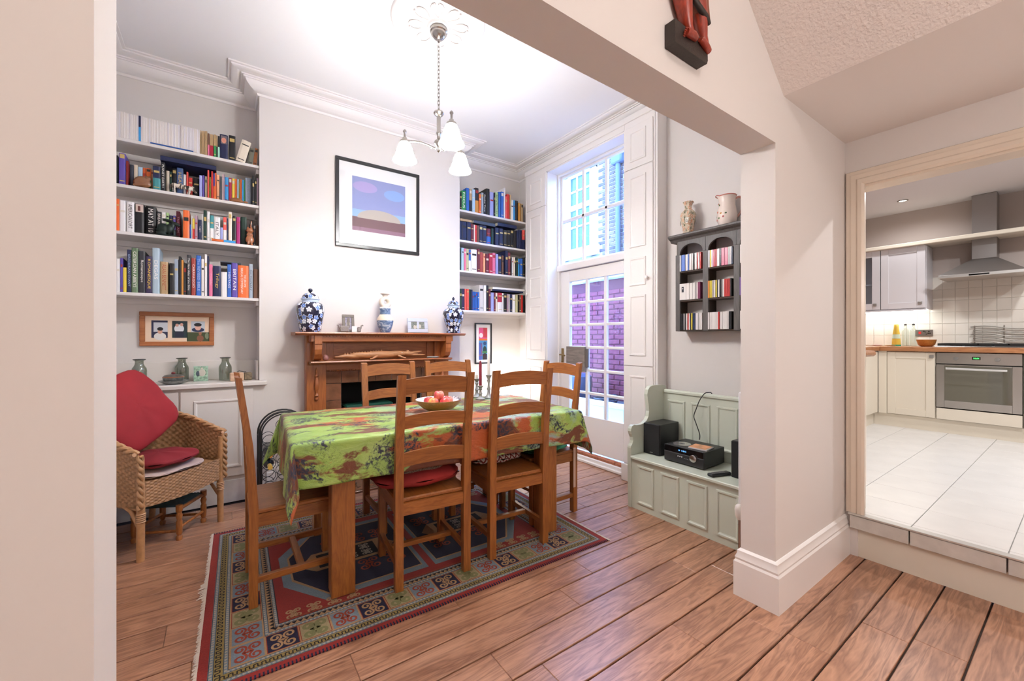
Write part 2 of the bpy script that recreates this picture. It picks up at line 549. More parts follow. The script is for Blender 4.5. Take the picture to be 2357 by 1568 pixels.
# kitchen lights (recessed downlights) -- built as fittings with real lamps
def spot(x, y, label, watts, group='recessed kitchen downlights'):
    t = thing('downlight', label, 'downlight', (x, y, 2.787), 0, group)
    MB().lathe([(.042, 0), (.047, -.004), (.045, -.008), (.034, -.008), (.032, .0)], 20, cap=False).build('bezel', mat('brushed nickel', (.6, .58, .55), .35, 1.0), t, 40)
    MB().lathe([(0.001, -.002), (.032, -.002)], 16, cap=False).build('lens', mat('downlight lens', (.9, .88, .85), .4, emit=((1, .93, .82), 9.0)), t)
    l = bpy.data.lights.new('downlight_lamp', 'SPOT'); l.energy = watts * 14; l.spot_size = R(165); l.spot_blend = .6; l.shadow_soft_size = .04; l.color = (.97, .98, 1)
    o = bpy.data.objects.new('downlight_lamp', l); C.objects.link(o); o.parent = t; o.location = (0, 0, -.012)
spot(6.2, 1.24, 'small recessed downlight in the kitchen ceiling left of the extractor', KITCHEN * .45)
spot(4.15, .12, 'small recessed downlight in the kitchen ceiling just inside the doorway', KITCHEN * 2.2)
spot(5.4, .1, 'small recessed downlight in the kitchen ceiling before the extractor hood', KITCHEN * 1.4)
spot(5.3, -.5, 'added fill downlight in the kitchen ceiling, unseen behind the door head', KITCHEN)  # extra fitting added out of view to brighten the upright cupboard faces
# hall pendant and an added fill globe
def globe(x, y, z, label, r, e, col):
    t = thing('pendant_or_fill_globe', label, 'ceiling lamp', (x, y, z), 0)
    MB().ball((0, 0, 0), r, 20, 12).build('globe', mat('lit opal globe %s' % label[:6], (.9, .9, .9), .4, emit=(col, e)), t, 60)
    MB().tube([(0, 0, r), (0, 0, 3.6 - z)], .004, 6).build('flex', mat('white flex', (.8, .8, .8), .5), t)
    MB().lathe([(.03, r - .02), (.03, r + .03), (.008, r + .05)], 16).build('lamp_holder', mat('white flex', (.8, .8, .8), .5), t, 40)
globe(.35, -1.0, 3.30, 'opal globe pendant lamp hanging in the hall beside the stairs', .12, HALL * 1.5, (1, .945, .905))
globe(1.2, -1.3, 1.75, 'lower opal globe pendant lamp at the back of the hall', .12, HALL * 2.1, (1, .95, .915))  # out of view, added to lift the soffit and pillar
# ================================================================== window casing, shutters, garden door
def PX(x):       # panel plane facing -X, u runs toward -Y
    return None
cas = struct('window_1', MB().box(XC, XW, WY1, 3.846, 0, 3.14, .003).box(XC, XW, 2.055, WY0, 0, 3.14, .003).box(XC, XW, WY0, WY1, WZ, 3.186), whitem, 'tall white panelled window casing with shutters and upper sash')
# casing cornice strip and edge architraves
ca = MB(); ca.box(XC - .012, XC, 2.048, 3.853, 3.135, 3.19, .004); ca.box(XC - .006, XC, 2.055, 2.075, .0, 3.135, .003); ca.box(XC - .006, XC, 2.078, 2.088, 0, 3.135, .002)
ca.box(XC - .006, XC, 3.826, 3.846, 0, 3.135, .003)
ca.build('casing_moulding', whitem, cas)
bs = MB(); bs.box(XC - .02, XC, 2.05, WY0 + .02, 0, .15, .004); bs.box(XC - .02, XC, WY1 - .02, 3.85, 0, .15, .004); bs.build('plinth', whitem, cas)
def shut(y0, y1, knob_y):
    for (za, zb) in ((2.715, 3.08), (1.015, 2.708), (.16, 1.008)):
        sm = MB(); sm.box(XC - .010, XC - .0005, y0, y1, za, zb, .002)
        sh = sm.build('shutter_leaf', whitem, cas)
        rows = {2.715: [(2.77, 3.03)], 1.015: [(2.03, 2.64), (1.70, 1.94), (1.10, 1.62)], .16: [(.24, .93)]}[za]
        for (a, b) in rows:
            mb = MB(); w = y1 - y0 - .13
            panel_ring(mb, lambda u, v, d, a=a: (XC - .010 - d, y1 - .065 - u, a + v), w, b - a, mw=.024, proud=.008)
            mb.build('panel', whitem, sh)
        if za == 1.015:
            kb = MB(); kb.lathe([(.006, 0), (.006, .012), (.014, .018), (.016, .026), (.010, .033), (.001, .034)], 14, T=Matrix.Translation((XC - .01, knob_y, 1.759)) @ Matrix.Rotation(R(-90), 4, 'Y'))
            kb.build('knob', whitem, sh, 40)
shut(2.098, WY0 - .003, 2.146)
shut(WY1 + .006, 3.815, 3.79)
# reveal linings and head
blind = MB(); blind.box(XC + .01, 3.06, WY1 - .012, WY1 + .001, .0, WZ); blind.box(XC + .01, 3.06, WY0, WY0 + .012, 0, WZ); blind.box(XC + .01, 3.06, WY0, WY1, WZ - .015, WZ)
blind.build('reveal_lining', whitem, cas)
# upper sash: frame, transom, muntins, panes
fr = MB(); X0, X1 = 3.055, 3.14
fr.box(X0, X1, WY1 - .035, WY1 - .012, .05, WZ - .015, .003); fr.box(X0, X1, WY0 + .012, WY0 + .035, .05, WZ - .015, .003)
fr.box(X0, X1, WY0 + .03, WY1 - .03, 3.045, WZ - .015, .003); fr.box(X0 - .012, X1, WY0 + .012, WY1 - .012, 1.99, 2.055, .004)
fr.build('window_frame', whitem, cas)
gm = glass_mat('window glass', (.97, .99, 1), .07)
yl, yr = WY1 - .062, WY0 + .062
ps = MB(); ps.box(3.085, 3.12, yl, WY1 - .035, 2.055, 3.045, .003); ps.box(3.085, 3.12, WY0 + .035, yr, 2.055, 3.045, .003); ps.box(3.085, 3.12, yr, yl, 2.055, 2.075, .003); ps.box(3.085, 3.12, yr, yl, 3.022, 3.045, .003)
ps.build('sash', whitem, cas)
ycol = [yr + (yl - yr) * i / 3 for i in range(4)]
for y in ycol[1:-1]:
    MB().box(3.085, 3.118, y - .018, y + .018, 2.07, 3.03, .006).build('glazing_bar', whitem, cas)
MB().box(3.085, 3.118, yr, yl, 2.525, 2.56, .006).build('glazing_bar', whitem, cas)
for i in range(3):
    for (a, b) in ((2.07, 2.54), (2.54, 3.03)):
        MB().box(3.100, 3.104, ycol[i], ycol[i + 1], a, b).build('pane', gm, cas)
# garden door leaf
dr = tag(thing('door_1', 'white glazed garden door with eighteen small panes', None), kind='structure')
LY0, LY1, DB, DT = WY0 + .038, WY1 - .038, .085, 1.985
df = MB(); XD0, XD1 = 3.082, 3.126
gy0, gy1, gz0, gz1 = LY0 + .12, 3.300, .445, 1.865
df.box(XD0, XD1, gy1, LY1, DB, DT, .003); df.box(XD0, XD1, LY0, gy0, DB, DT, .003); df.box(XD0, XD1, gy0, gy1, gz1, DT, .003); df.box(XD0, XD1, gy0, gy1, DB, gz0, .003)
df.build('door_leaf', whitem, dr)
wcol = .2545
dc = [gy1 - wcol * i for i in range(4)]; dc[3] = max(dc[3], gy0)
for y in dc[1:3]:
    MB().box(XD0 + .004, XD1 - .006, y - .019, y + .019, gz0, gz1, .006).build('glazing_bar', whitem, dr)
zr = [gz0 + (gz1 - gz0) * i / 6 for i in range(7)]
for z in zr[1:-1]:
    MB().box(XD0 + .005, XD1 - .006, gy0, gy1, z - .014, z + .014, .005).build('glazing_bar', whitem, dr)
for i in range(3):
    for j in range(6):
        MB().box(3.103, 3.106, dc[i + 1], dc[i], zr[j], zr[j + 1]).build('pane', gm, dr)
brass = mat('aged brass', (.35, .24, .11), .35, 1.0)
hd = MB(); hd.box(XD0 - .004, XD0, 3.385, 3.425, .965, 1.14, .002)
hd.build('handle_plate', brass, dr)
hb = MB(); hb.tube([(XD0, 3.405, 1.07), (XD0 - .045, 3.405, 1.07), (XD0 - .052, 3.38, 1.072), (XD0 - .048, 3.32, 1.062)], .009, 8); hb.ball((XD0 - .012, 3.405, .995), .012, 10, 6)
hb.build('door_handle', brass, dr, 40)
# grey wooden board fixed over one pane
bd = thing('blanking_board', 'grey weathered wooden board fixed over one pane of the garden door', 'board', (0, 0, 0))
MB().box(3.052, 3.080, 3.041, 3.318, .90, 1.163, .002).build('board', wood('grey board', '#5c534c', '#8b8077', 'y', rough=.7, coat=0), bd)
MB().box(3.062, 3.080, 3.004, 3.040, .95, 1.14, .002).build('batten', mat('dark batten', (.13, .11, .1), .7), bd)
# threshold bricks and trim
th = struct('trim_4', MB().box(2.98, 3.2, WY0, WY1, 0, .02), mat('mortar', (.33, .27, .23), .9), 'red brick threshold with white trim below the garden door')
bk = MB().box(-.03, .03, -.105, .105, 0, .055, .004).mesh('brick', mat('red threshold brick', (.42, .15, .08), .7, var=.25, vscale=30))
for i in range(5):
    share('brick', bk, th, (3.05, WY0 + .105 + .216 * i, .02))
tr = MB(); tr.box(2.975, 3.0, WY0 + .02, WY1 - .02, 0, .06, .006); tr.box(2.955, 2.98, WY0 + .02, WY1 - .02, 0, .03, .006); tr.build('threshold_trim', whitem, th)

# ================================================================== back yard seen through the door
yd = struct('ground', MB().box(3.18, 12, 2.2, 12, -.25, -.12), mat('yard paving', (.42, .42, .42), .8, var=.15, vscale=3), 'paved back yard')
# red painted brick wall running away on the far side of the yard
XB = 4.75
yw = struct('wall_yard', MB().box(XB, XB + .22, 2.3, 8.2, -.12, 2.13), mat('yard mortar', (.09, .022, .03), .9), 'red painted brick yard wall')
brm = mat('red painted brick', (.15, .020, .034), .75, var=.25, vscale=14)
bme = MB().box(-.008, .006, -.104, .104, -.031, .031, .006).mesh('brick', brm)
for j in range(28):
    zc = -.12 + .04 + .075 * j
    for i in range(15):
        yc = 3.35 + .218 * i + (.109 if j % 2 else 0)
        if zc > .42 and yc < 3.0 + (XB / 3.1) * 1.2 + .6:
            o = share('brick', bme, yw, (XB + random.uniform(-.004, .003), yc, zc)); o.rotation_euler = (random.uniform(-.03, .03), 0, 0)
cp = MB().box(XB - .05, XB + .27, 2.3, 8.2, 2.13, 2.20, .02).build('coping', mat('wet stone coping', (.30, .36, .40), .6, var=.3, vscale=5), yw)
# neighbouring house
nb = thing('neighbour_house', 'neighbouring brick house with white sash window seen through the fanlight', 'house', (0, 0, 0))
XN = 6.6
stock = mat('stock brick mortar', (.42, .42, .42), .9)
hw = MB(); hw.box(XN + .012, XN + .3, 4.3, 6.2, -.1, 5.45); hw.box(XN + .012, XN + .3, 7.35, 9.8, -.1, 5.45); hw.box(XN + .012, XN + .3, 6.2, 7.35, -.1, 3.05); hw.box(XN + .012, XN + .3, 6.2, 7.35, 5.05, 5.45)
hw.build('wall', stock, nb)
sb = [MB().box(-.006, .02, -.104, .104, -.031, .031, .004).mesh('brick', mat('stock brick %d' % i, c, .85, var=.2, vscale=20)) for i, c in enumerate(((.12, .085, .075), (.16, .12, .10), (.09, .07, .075)))]
for j in range(40):
    zc = 2.35 + .078 * j
    for i in range(13):
        yc = 4.48 + .225 * i + (.112 if j % 2 else 0)
        if (4.9 < yc < 6.1 or (zc < 3.0 and yc < 7.4)) and zc < 5.1:
            share('brick', random.choice(sb), nb, (XN, yc, zc))
sw = mat('white painted timber outside', (.80, .80, .80), .5)
win = MB(); win.box(XN - .05, XN + .1, 6.2, 6.38, 3.05, 5.1, .01); win.box(XN - .05, XN + .1, 7.05, 7.4, 3.05, 5.1, .01); win.box(XN - .05, XN + .1, 6.2, 7.4, 4.95, 5.1, .01); win.box(XN - .10, XN + .1, 6.12, 7.45, 3.05, 3.28, .01); win.box(XN - .02, XN + .06, 6.38, 7.05, 4.19, 4.30, .006)
wo = win.build('window', sw, nb)
for y in (6.6, 6.82): MB().box(XN + .0, XN + .05, y - .02, y + .02, 3.28, 4.95, .004).build('glazing_bar', sw, wo)
for z in (3.8, 4.62): MB().box(XN + .0, XN + .05, 6.38, 7.05, z - .02, z + .02, .004).build('glazing_bar', sw, wo)
for a, b in ((6.38, 6.6), (6.6, 6.82), (6.82, 7.05)):
    for c, d in ((3.28, 3.8), (3.8, 4.24), (4.24, 4.62), (4.62, 4.95)):
        MB().box(XN + .03, XN + .035, a, b, c, d).build('pane', mat('dark window glass', (.05, .10, .16), .08), wo)
ev = MB(); ev.box(XN - .35, XN + .4, 4.3, 9.8, 5.45, 5.6, .01); ev.box(XN - .12, XN + .02, 4.3, 9.8, 5.12, 5.45, .01); ev.build('eaves', sw, nb)
pp = MB(); pp.tube([(XN - .07, 5.56, 1.5), (XN - .07, 5.56, 4.95)], .05, 10); pp.box(XN - .16, XN - .005, 5.42, 5.70, 4.78, 5.08, .03); pp.build('drainpipe', mat('dark blue grey drainpipe', (.06, .09, .14), .5), nb, 40)
# low white boarded planter and things in the yard
pl = thing('raised_planter', 'white boarded raised planter outside the garden door', 'planter', (0, 0, 0))
for k in range(6):
    MB().box(3.86, 3.90, 2.9 + .3 * k + .006, 3.2 + .3 * k - .006, -.12, .40, .006).build('panel', sw, pl)
MB().box(3.84, 3.98, 2.9, 4.7, .40, .45, .01).build('capping', sw, pl)
MB().box(3.9, 4.02, 2.9, 4.7, -.12, .36).box(4.02, 4.6, 2.9, 4.15, -.12, .36).box(4.02, 4.6, 4.15, 4.7, .30, .36).build('soil', mat('dark soil', (.05, .05, .06), .9, bmp=(40, .8)), pl)
bn = thing('storage_bin', 'dark blue plastic bin with green label standing in the planter', 'bin', (4.32, 4.42, .362))
MB().lathe([(.17, 0), (.185, .06), (.20, .26), (.19, .33), (.12, .37), (.001, .38)], 20).build('body', mat('dark blue plastic', (.025, .05, .11), .35), bn, 50)
MB().box(-.03, .03, -.21, -.19, .1, .26, .01).build('label', mat('green label', (.1, .5, .35), .5), bn)
lg = thing('garden_hose', 'dark coiled hose heaped on the planter soil', 'hose', (4.15, 3.75, .37))
pts = [(.13 * math.cos(t * .7) * (1 + .1 * math.sin(t)), .16 * math.sin(t * .7), .016 + .005 * t) for t in range(26)]
MB().tube(pts, .014, 8).build('hose', mat('dark hose', (.02, .03, .04), .5), lg, 40)
# ================================================================== chandelier
CX, CY, SZC = 1.146, 2.46, 2.487
ros = struct('trim_5', MB().lathe([(.0, 3.262), (.07, 3.262), (.075, 3.275), (.19, 3.282), (.20, 3.275), (.212, 3.272), (.224, 3.28), (.24, 3.284), (.26, 3.276), (.278, 3.274), (.292, 3.284), (.30, 3.293), (.302, 3.301)], 48, T=Matrix.Translation((CX, CY, 0)), cap=False), mat('cornice paint', (.86, .825, .81), .5), 'white plaster ceiling rose', smooth=40)
for k in range(8):
    a = 2 * PI * k / 8 + .3
    pts = []
    for i in range(15):
        t = -PI * .93 + 2 * PI * .93 * i / 14
        rr = .135 - .055 * math.cos(t); aa = a + .26 * math.sin(t) * (1.0 if rr > .1 else .8)
        pts.append((CX + rr * math.cos(aa), CY + rr * math.sin(aa), 3.275))
    MB().tube(pts, .007, 6).build('petal', mat('cornice paint', (.86, .825, .81), .5), ros, 50)
ch = thing('chandelier', 'polished nickel three-arm chandelier with lit frosted glass bell shades', 'chandelier', (CX, CY, ZC))
chrome = mat('polished nickel', (.42, .39, .36), .22, 1.0)
ch0 = -ZC
MB().lathe([(.052, -.036), (.056, -.042), (.056, -.06), (.050, -.066), (.050, -.075), (.030, -.10), (.012, -.11), (.008, -.122), (.001, -.123)], 28).build('ceiling_canopy', chrome, ch, 40)
zt, nl = -.128, 17
zb_ = 2.745 - ZC
step = (zb_ - zt) / nl
for i in range(nl):
    zc = zt + step * (i + .5); hh = abs(step) * .5 + .004; ww = .0075
    pts = []
    for k in range(12):
        a = 2 * PI * k / 12
        x = ww * math.cos(a); z = zc + hh * max(-1, min(1, 1.25 * math.sin(a)))
        pts.append((x, 0, z) if i % 2 else (0, x, z))
    MB().tube(pts, .0021, 6, closed=True).build('chain_link', chrome, ch, 50)
bz = 2.49 - ZC
MB().lathe([(.002, zb_ + .004), (.008, zb_ - .002), (.012, zb_ - .012), (.030, zb_ - .022), (.034, zb_ - .032), (.026, zb_ - .044), (.013, zb_ - .052), (.012, zb_ - .15), (.016, zb_ - .155), (.016, zb_ - .166), (.011, zb_ - .172),
           (.011, zb_ - .20), (.026, zb_ - .212), (.032, zb_ - .228), (.026, zb_ - .246), (.012, zb_ - .256), (.008, zb_ - .27), (.011, zb_ - .278), (.001, zb_ - .286)], 24).build('stem', chrome, ch, 50)
shade_m = mat('lit frosted glass', (.95, .93, .9), .5, emit=((1, .99, .985), LAMP))
for k, ang in enumerate((139, 264.5, 24.6)):
    a = R(ang); dx, dy = math.cos(a), math.sin(a); rr = .228
    z1 = 2.505 - ZC
    arm = MB()
    pts = []
    for i in range(15):
        t = i / 14
        pts.append((dx * (.02 + (rr - .02) * t), dy * (.02 + (rr - .02) * t), z1 + .02 * math.sin(t * PI) - .02 * (1 - t) + .035 * t))
    arm.tube(pts, .006, 8)
    pts2 = [(dx * (.05 + (rr - .06) * t), dy * (.05 + (rr - .06) * t), z1 - .015 + .03 * math.sin(t * PI) + .04 * t) for t in [i / 12 for i in range(13)]]
    arm.tube(pts2, .004, 6)
    arm.build('arm', chrome, ch, 50)
    T = Matrix.Translation((dx * rr, dy * rr, SZC - ZC))
    hold = MB(); hold.lathe([(.003, .135), (.010, .128), (.012, .120), (.007, .112), (.007, .085), (.014, .08), (.016, .066), (.030, .060), (.034, .046), (.030, .042)], 18, T=T)
    hold.build('lamp_holder', chrome, ch, 50)
    MB().lathe([(.028, .05), (.036, .040), (.046, .015), (.054, -.015), (.062, -.040), (.074, -.062), (.078, -.072), (.074, -.072), (.058, -.04), (.048, -.01), (.030, .038), (.002, .04)], 24, T=T, cap=False).build('shade', shade_m, ch, 60)
    MB().ball((dx * rr, dy * rr, SZC - ZC - .066), (.022, .022, .026), 12, 8).build('bulb', mat('lit bulb', (.9, .9, .9), .4, emit=((1, .99, .985), BULB)), ch, 60)

# ================================================================== left alcove: cabinet and shelves
cabm = mat('cabinet paint', (.72, .675, .635), .4)
CT = .915
cab = thing('alcove_cabinet', 'built-in pale greige cupboard with panelled doors under the left bookshelves', 'cupboard', (0, 0, 0))
cb = MB(); cb.box(XL + .001, BL - .002, 3.802, YA - .002, .001, CT - .035); cb.box(BL - .002, BL + .03, 3.802, YB - .002, .001, CT - .035)
cb.build('body', cabm, cab)
MB().box(XL + .001, BL + .05, 3.765, YB - .003, CT - .035, CT, .006).box(XL + .001, BL - .003, YB - .003, YA - .002, CT - .035, CT).build('cabinet_top', cabm, cab)
MB().box(XL + .001, BL - .003, YA - .022, YA - .002, CT, 1.07, .003).box(BL - .02, BL - .003, YB + .04, YA - .022, CT, 1.07, .002).build('upstand', cabm, cab)
MB().box(XL + .001, BL + .03, 3.792, 3.802, .001, .17, .002).build('plinth', mat('marbled plinth', (.72, .69, .66), .35, var=.12, vscale=7), cab)
for i in range(2):
    x0 = XL + .06 + .455 * i; x1 = x0 + .445
    d = MB(); d.box(x0, x1, 3.785, 3.801, .20, CT - .055, .003)
    dd = d.build('door', cabm, cab)
    mb = MB(); panel_ring(mb, lambda u, v, dd_, x0=x0: (x0 + .075 + u, 3.785 - dd_, .27 + v), .295, CT - .055 - .07 - .27, mw=.026, proud=.008)
    mb.build('panel', cabm, dd)
    kb = MB(); kb.lathe([(.005, 0), (.005, .012), (.013, .02), (.012, .028), (.001, .031)], 12, T=Matrix.Translation((x1 - .03 if i == 0 else x0 + .03, 3.785, .62)) @ Matrix.Rotation(R(90), 4, 'X'))
    kb.build('knob', cabm, dd, 40)
def shelves(x0, x1, zs, where, w4):
    for k, z in enumerate(zs):
        t = thing('bookshelf', 'long pale painted shelf, %s of four in the %s' % (w4[k], where), 'shelf', (0, 0, 0), 0, 'alcove shelves')
        MB().box(x0 + .002, x1 - .002, YB + .008, YA - .002, z, z + .022, .002).build('board', shelfm, t)
        MB().box(x0 + .002, x1 - .002, YA - .022, YA - .002, z - .04, z).build('batten', shelfm, t)
        MB().box(x1 - .02, x1 - .002, YB + .04, YA - .022, z - .035, z).build('end_batten', shelfm, t)
        MB().box(x0 + .002, x0 + .02, YB + .04, YA - .022, z - .035, z).build('end_batten', shelfm, t)
LZ = [2.612, 2.292, 1.968, 1.548]
W4 = ['topmost', 'second from the top', 'third from the top', 'lowest']
shelves(XL, BL, LZ, 'left alcove', W4)
RZ = [2.592, 2.271, 1.950, 1.529]
shelves(BR, XC + .115, RZ, 'right alcove', W4)

# ================================================================== fireplace
oak = wood('mantel oak', '#824520', '#ad6634', 'x', .35, 1.2, .2, .06)
oakz = wood('mantel oak upright', '#824520', '#ad6634', 'z', .35, 1.2, .2, .06)
fp = thing('fireplace', 'carved oak mantelpiece with overshelf, turned balusters and brown tiled slips', 'fireplace', (0, 0, 0))
MC = 1.205
Yp = 3.74
def both(f):
    f(1); f(-1)
MB().prism([(3.57, 1.290), (3.575, 1.300), (3.849, 1.302), (3.849, 1.275), (3.60, 1.275), (3.585, 1.280)], MC - .748, MC + .748, 'x').build('mantel_shelf', oak, fp)
MB().box(MC - .63, MC + .63, 3.615, 3.849, 1.222, 1.275, .003).build('frieze', oak, fp)
dm = MB().box(-.0075, .0075, -.008, 0, -.012, 0, .001).mesh('dentil', oak)
for i in range(46):
    share('dentil', dm, fp, (MC - .56 + i * 1.12 / 45, 3.615, 1.274))
MB().box(MC - .55, MC + .55, 3.79, 3.849, 1.06, 1.225).build('back_panel', oak, fp)
for s_ in (-1, 1): MB().box(MC + s_ * .43, MC + s_ * .56, 3.775, 3.79, 1.06, 1.225, .002).build('back_stile', oakz, fp)
def side(s):
    x0, x1 = MC + s * .495, MC + s * .645
    MB().box(x0, x1, Yp, 3.849, 0, 1.275, .003).build('pilaster', oakz, fp)
    cx = MC + s * .578
    pr = [(3.738, 1.272), (3.600, 1.272), (3.600, 1.205), (3.607, 1.200), (3.607, 1.16), (3.615, 1.12), (3.637, 1.085), (3.668, 1.068), (3.738, 1.066)]
    MB().prism(pr, cx - .027, cx + .027, 'x').build('corbel', oakz, fp)
    bp = [(.004, .0), (.012, .008), (.014, .018), (.006, .028), (.010, .034), (.017, .042), (.008, .055), (.006, .065), (.010, .08), (.018, .115), (.019, .14), (.013, .175), (.008, .195), (.016, .205), (.017, .212), (.008, .222), (.006, .24), (.011, .252), (.006, .264), (.003, .275)]
    MB().lathe(bp, 16, T=Matrix.Translation((MC + s * .570, Yp - .012, .73))).build('baluster', oakz, fp, 50)
    MB().box(x0 - s * .01, x1 + s * .01, Yp - .012, 3.849, 0, .12, .004).build('plinth_block', oakz, fp)
both(side)
MB().prism([(3.618, 1.052), (3.622, 1.062), (3.789, 1.064), (3.789, 1.040), (3.70, 1.036), (3.64, 1.040)], MC - .63, MC + .625, 'x').build('lower_shelf', oak, fp)
MB().box(MC - .495, MC + .495, 3.752, 3.80, .968, 1.04, .003).build('lower_frieze', oak, fp)
rb = MB().ball((0, 0, 0), (.009, .006, .007), 8, 6, rot=(0, .5, 0)).mesh('bead', oak, 60)
for i in range(54):
    share('bead', rb, fp, (MC - .485 + i * .97 / 53, 3.751, .975))
tl = mat('brown glazed tile', (.20, .085, .045), .2, var=.35, vscale=9, coat=.4)
slip = MB(); slip.box(MC - .495, OX0, 3.775, 3.849, 0, .968); slip.box(OX1, MC + .495, 3.775, 3.849, 0, .968); slip.box(OX0, OX1, 3.775, 3.849, OZ, .968)
slip.build('tile_backing', mat('dark grout', (.30, .25, .22), .8), fp)
def tilebox(xa, xb, za, zb):
    MB().box(xa + .0015, xb - .0015, 3.768, 3.776, za + .0015, zb - .0015, .002).build('tile', tl, fp)
xs = [OX0 + (OX1 - OX0) * i / 5 for i in range(6)]
for a, b in zip([MC - .495] + xs, xs + [MC + .495]):
    tilebox(a, b, OZ, .968)
for k in range(6):
    za, zb = OZ - .145 * (k + 1), OZ - .145 * k
    tilebox(MC - .495, OX0, max(0.002, za), zb); tilebox(OX1, MC + .495, max(0.002, za), zb)
blk = mat('sooty black', (.012, .011, .011), .9)
fb = MB(); fb.box(OX0 - .001, OX0 + .004, 3.80, YA - .004, 0, OZ); fb.box(OX1 - .004, OX1 + .001, 3.80, YA - .004, 0, OZ); fb.box(OX0, OX1, YA - .008, YA - .003, 0, OZ); fb.box(OX0, OX1, 3.8, YA - .004, OZ - .004, OZ + .001); fb.box(OX0, OX1, 3.80, YA - .004, .001, .006)
fb.build('firebox', blk, fp)
MB().box(MC - .60, MC + .60, 3.42, Yp - .013, .0005, .018, .003).build('hearth', tl, fp)
gs = thing('stove', 'small dark green enamelled stove inside the fireplace', 'stove', (1.11, 3.97, .0068))
gn = mat('dark green enamel', (.012, .075, .05), .3)
MB().box(-.2, .2, -.1, .1, .04, .60, .02).build('body', gn, gs)
MB().box(-.215, .215, -.115, .115, .60, .64, .012).build('top_plate', gn, gs)
for sx in (-1, 1):
    for sy in (-1, 1): MB().box(sx * .15 - .02, sx * .15 + .02, sy * .07 - .02, sy * .07 + .02, 0, .04).build('foot', gn, gs)
MB().box(-.13, .13, -.112, -.1, .14, .5, .006).build('door', mat('dark green enamel door', (.01, .055, .04), .3), gs)
# ================================================================== rug
RA = R(-1.3)
rug = thing('rug', 'patterned red and blue woven rug with scroll tile border under the dining table', 'rug', (.945, 2.478, 0), RA)
RW, RD, RH = 1.015, .725, .005
def rugm(n, c):
    m, nt, p = new_mat(n)
    v = coords(nt)
    f = noise(nt, v, 160, 3, .6)
    f2 = noise(nt, v, 5, 3, .6)
    c = hexc(c)
    nt.links.new(ramp(nt, mth(nt, 'ADD', mth(nt, 'MULTIPLY', f, .6), mth(nt, 'MULTIPLY', f2, .4)), [(.3, tuple(x * .72 for x in c)), (.7, tuple(min(1, x * 1.18) for x in c))]), p.inputs['Base Color'])
    p.inputs['Roughness'].default_value = .95; p.inputs['Specular IOR Level'].default_value = .1; p.inputs['Sheen Weight'].default_value = .15
    bump(nt, p, f, .5, .002)
    return m
rr_ = rugm('rug red', '#8c2a24'); rb_ = rugm('rug navy', '#1b1a36'); rg_ = rugm('rug grey blue', '#74828c'); rs_ = rugm('rug sage', '#9a8c68'); rt_ = rugm('rug tan', '#a98560'); rk_ = rugm('rug black', '#17161d'); rc_ = rugm('rug cream', '#a89f90'); ro_ = rugm('rug rust', '#8e3b28'); ry_ = rugm('rug ochre', '#8f7a45'); rgr = rugm('rug green', '#7c7a50')
MB().box(-RW, RW, -RD, RD, .0005, RH, .003).build('rug_body', rr_, rug)
LV = [RH]
def rect(mb, x0, x1, y0, y1, z):
    mb.add([(x0, y0, z), (x1, y0, z), (x1, y1, z), (x0, y1, z)], [(0, 1, 2, 3)])
def frame_q(mb, o, i, z):
    a = [(-o[0], -o[1]), (o[0], -o[1]), (o[0], o[1]), (-o[0], o[1])]; b = [(-i[0], -i[1]), (i[0], -i[1]), (i[0], i[1]), (-i[0], i[1])]
    mb.add([(x, y, z) for x, y in a] + [(x, y, z) for x, y in b], [(k, (k + 1) % 4, 4 + (k + 1) % 4, 4 + k) for k in range(4)])
def ins(d): return (RW - d, RD - d)
bands = [(.035, .052, rg_, 'grey_band'), (.052, .082, ry_, 'ochre_band'), (.082, .098, rg_, 'grey_band'), (.098, .102, rt_, 'tan_line'), (.102, .222, rt_, 'tile_ground'), (.222, .238, rg_, 'grey_band'), (.238, .262, rt_, 'tan_band'), (.262, .276, rg_, 'grey_band'), (.276, .279, rk_, 'dark_line')]
for a, b, m_, n_ in bands:
    mb = MB(); frame_q(mb, ins(a), ins(b), RH + .0004); mb.build(n_, m_, rug)
# small repeating marks: beads on the grey bands, meander on the ochre band, triangles on the tan band
def along(d):
    x, y = ins(d)
    return [((-x, -y), (x, -y)), ((x, -y), (x, y)), ((x, y), (-x, y)), ((-x, y), (-x, -y))]
def marks(d, pitch, fn, name, m_):
    mb = MB()
    for (a, b) in along(d):
        a = Vector(a); b = Vector(b); L = (b - a).length; n = int(L / pitch); dv = (b - a).normalized(); nv = Vector((-dv.y, dv.x))
        for k in range(n):
            p = a + dv * (L * (k + .5) / n)
            fn(mb, p, dv, nv, L / n)
    o = mb.build(name, m_, rug); o['kind'] = 'stuff'
def quad(mb, p, dv, nv, pts, z=RH + .0008):
    mb.add([tuple(p + dv * u + nv * v) + (z,) for u, v in pts], [tuple(range(len(pts)))])
for d, mm in ((.0435, rc_), (.090, rc_), (.230, rc_), (.269, rc_)):
    marks(d, .016, lambda mb, p, dv, nv, s: quad(mb, p, dv, nv, [(-.0045, -.0045), (.0045, -.0045), (.0045, .0045), (-.0045, .0045)]), 'bead_row', mm)
for d in (.0360, .0512, .0827, .0973, .2225, .2375, .2625, .2755):
    mb = MB(); frame_q(mb, ins(d), ins(d + .0018), RH + .0007); mb.build('dark_line', rk_, rug)
def meander(mb, p, dv, nv, s):
    w = .0022
    for (u0, u1, v0, v1) in ((-s / 2, -s / 4 + w, -.009 - w, -.009 + w), (-s / 4 - w, -s / 4 + w, -.009, .006), (-s / 4, s / 4, .006 - w, .006 + w), (s / 4 - w, s / 4 + w, -.009, .006), (s / 4, s / 2, -.009 - w, -.009 + w)):
        quad(mb, p, dv, nv, [(u0, v0), (u1, v0), (u1, v1), (u0, v1)])
marks(.067, .026, meander, 'meander', rk_)
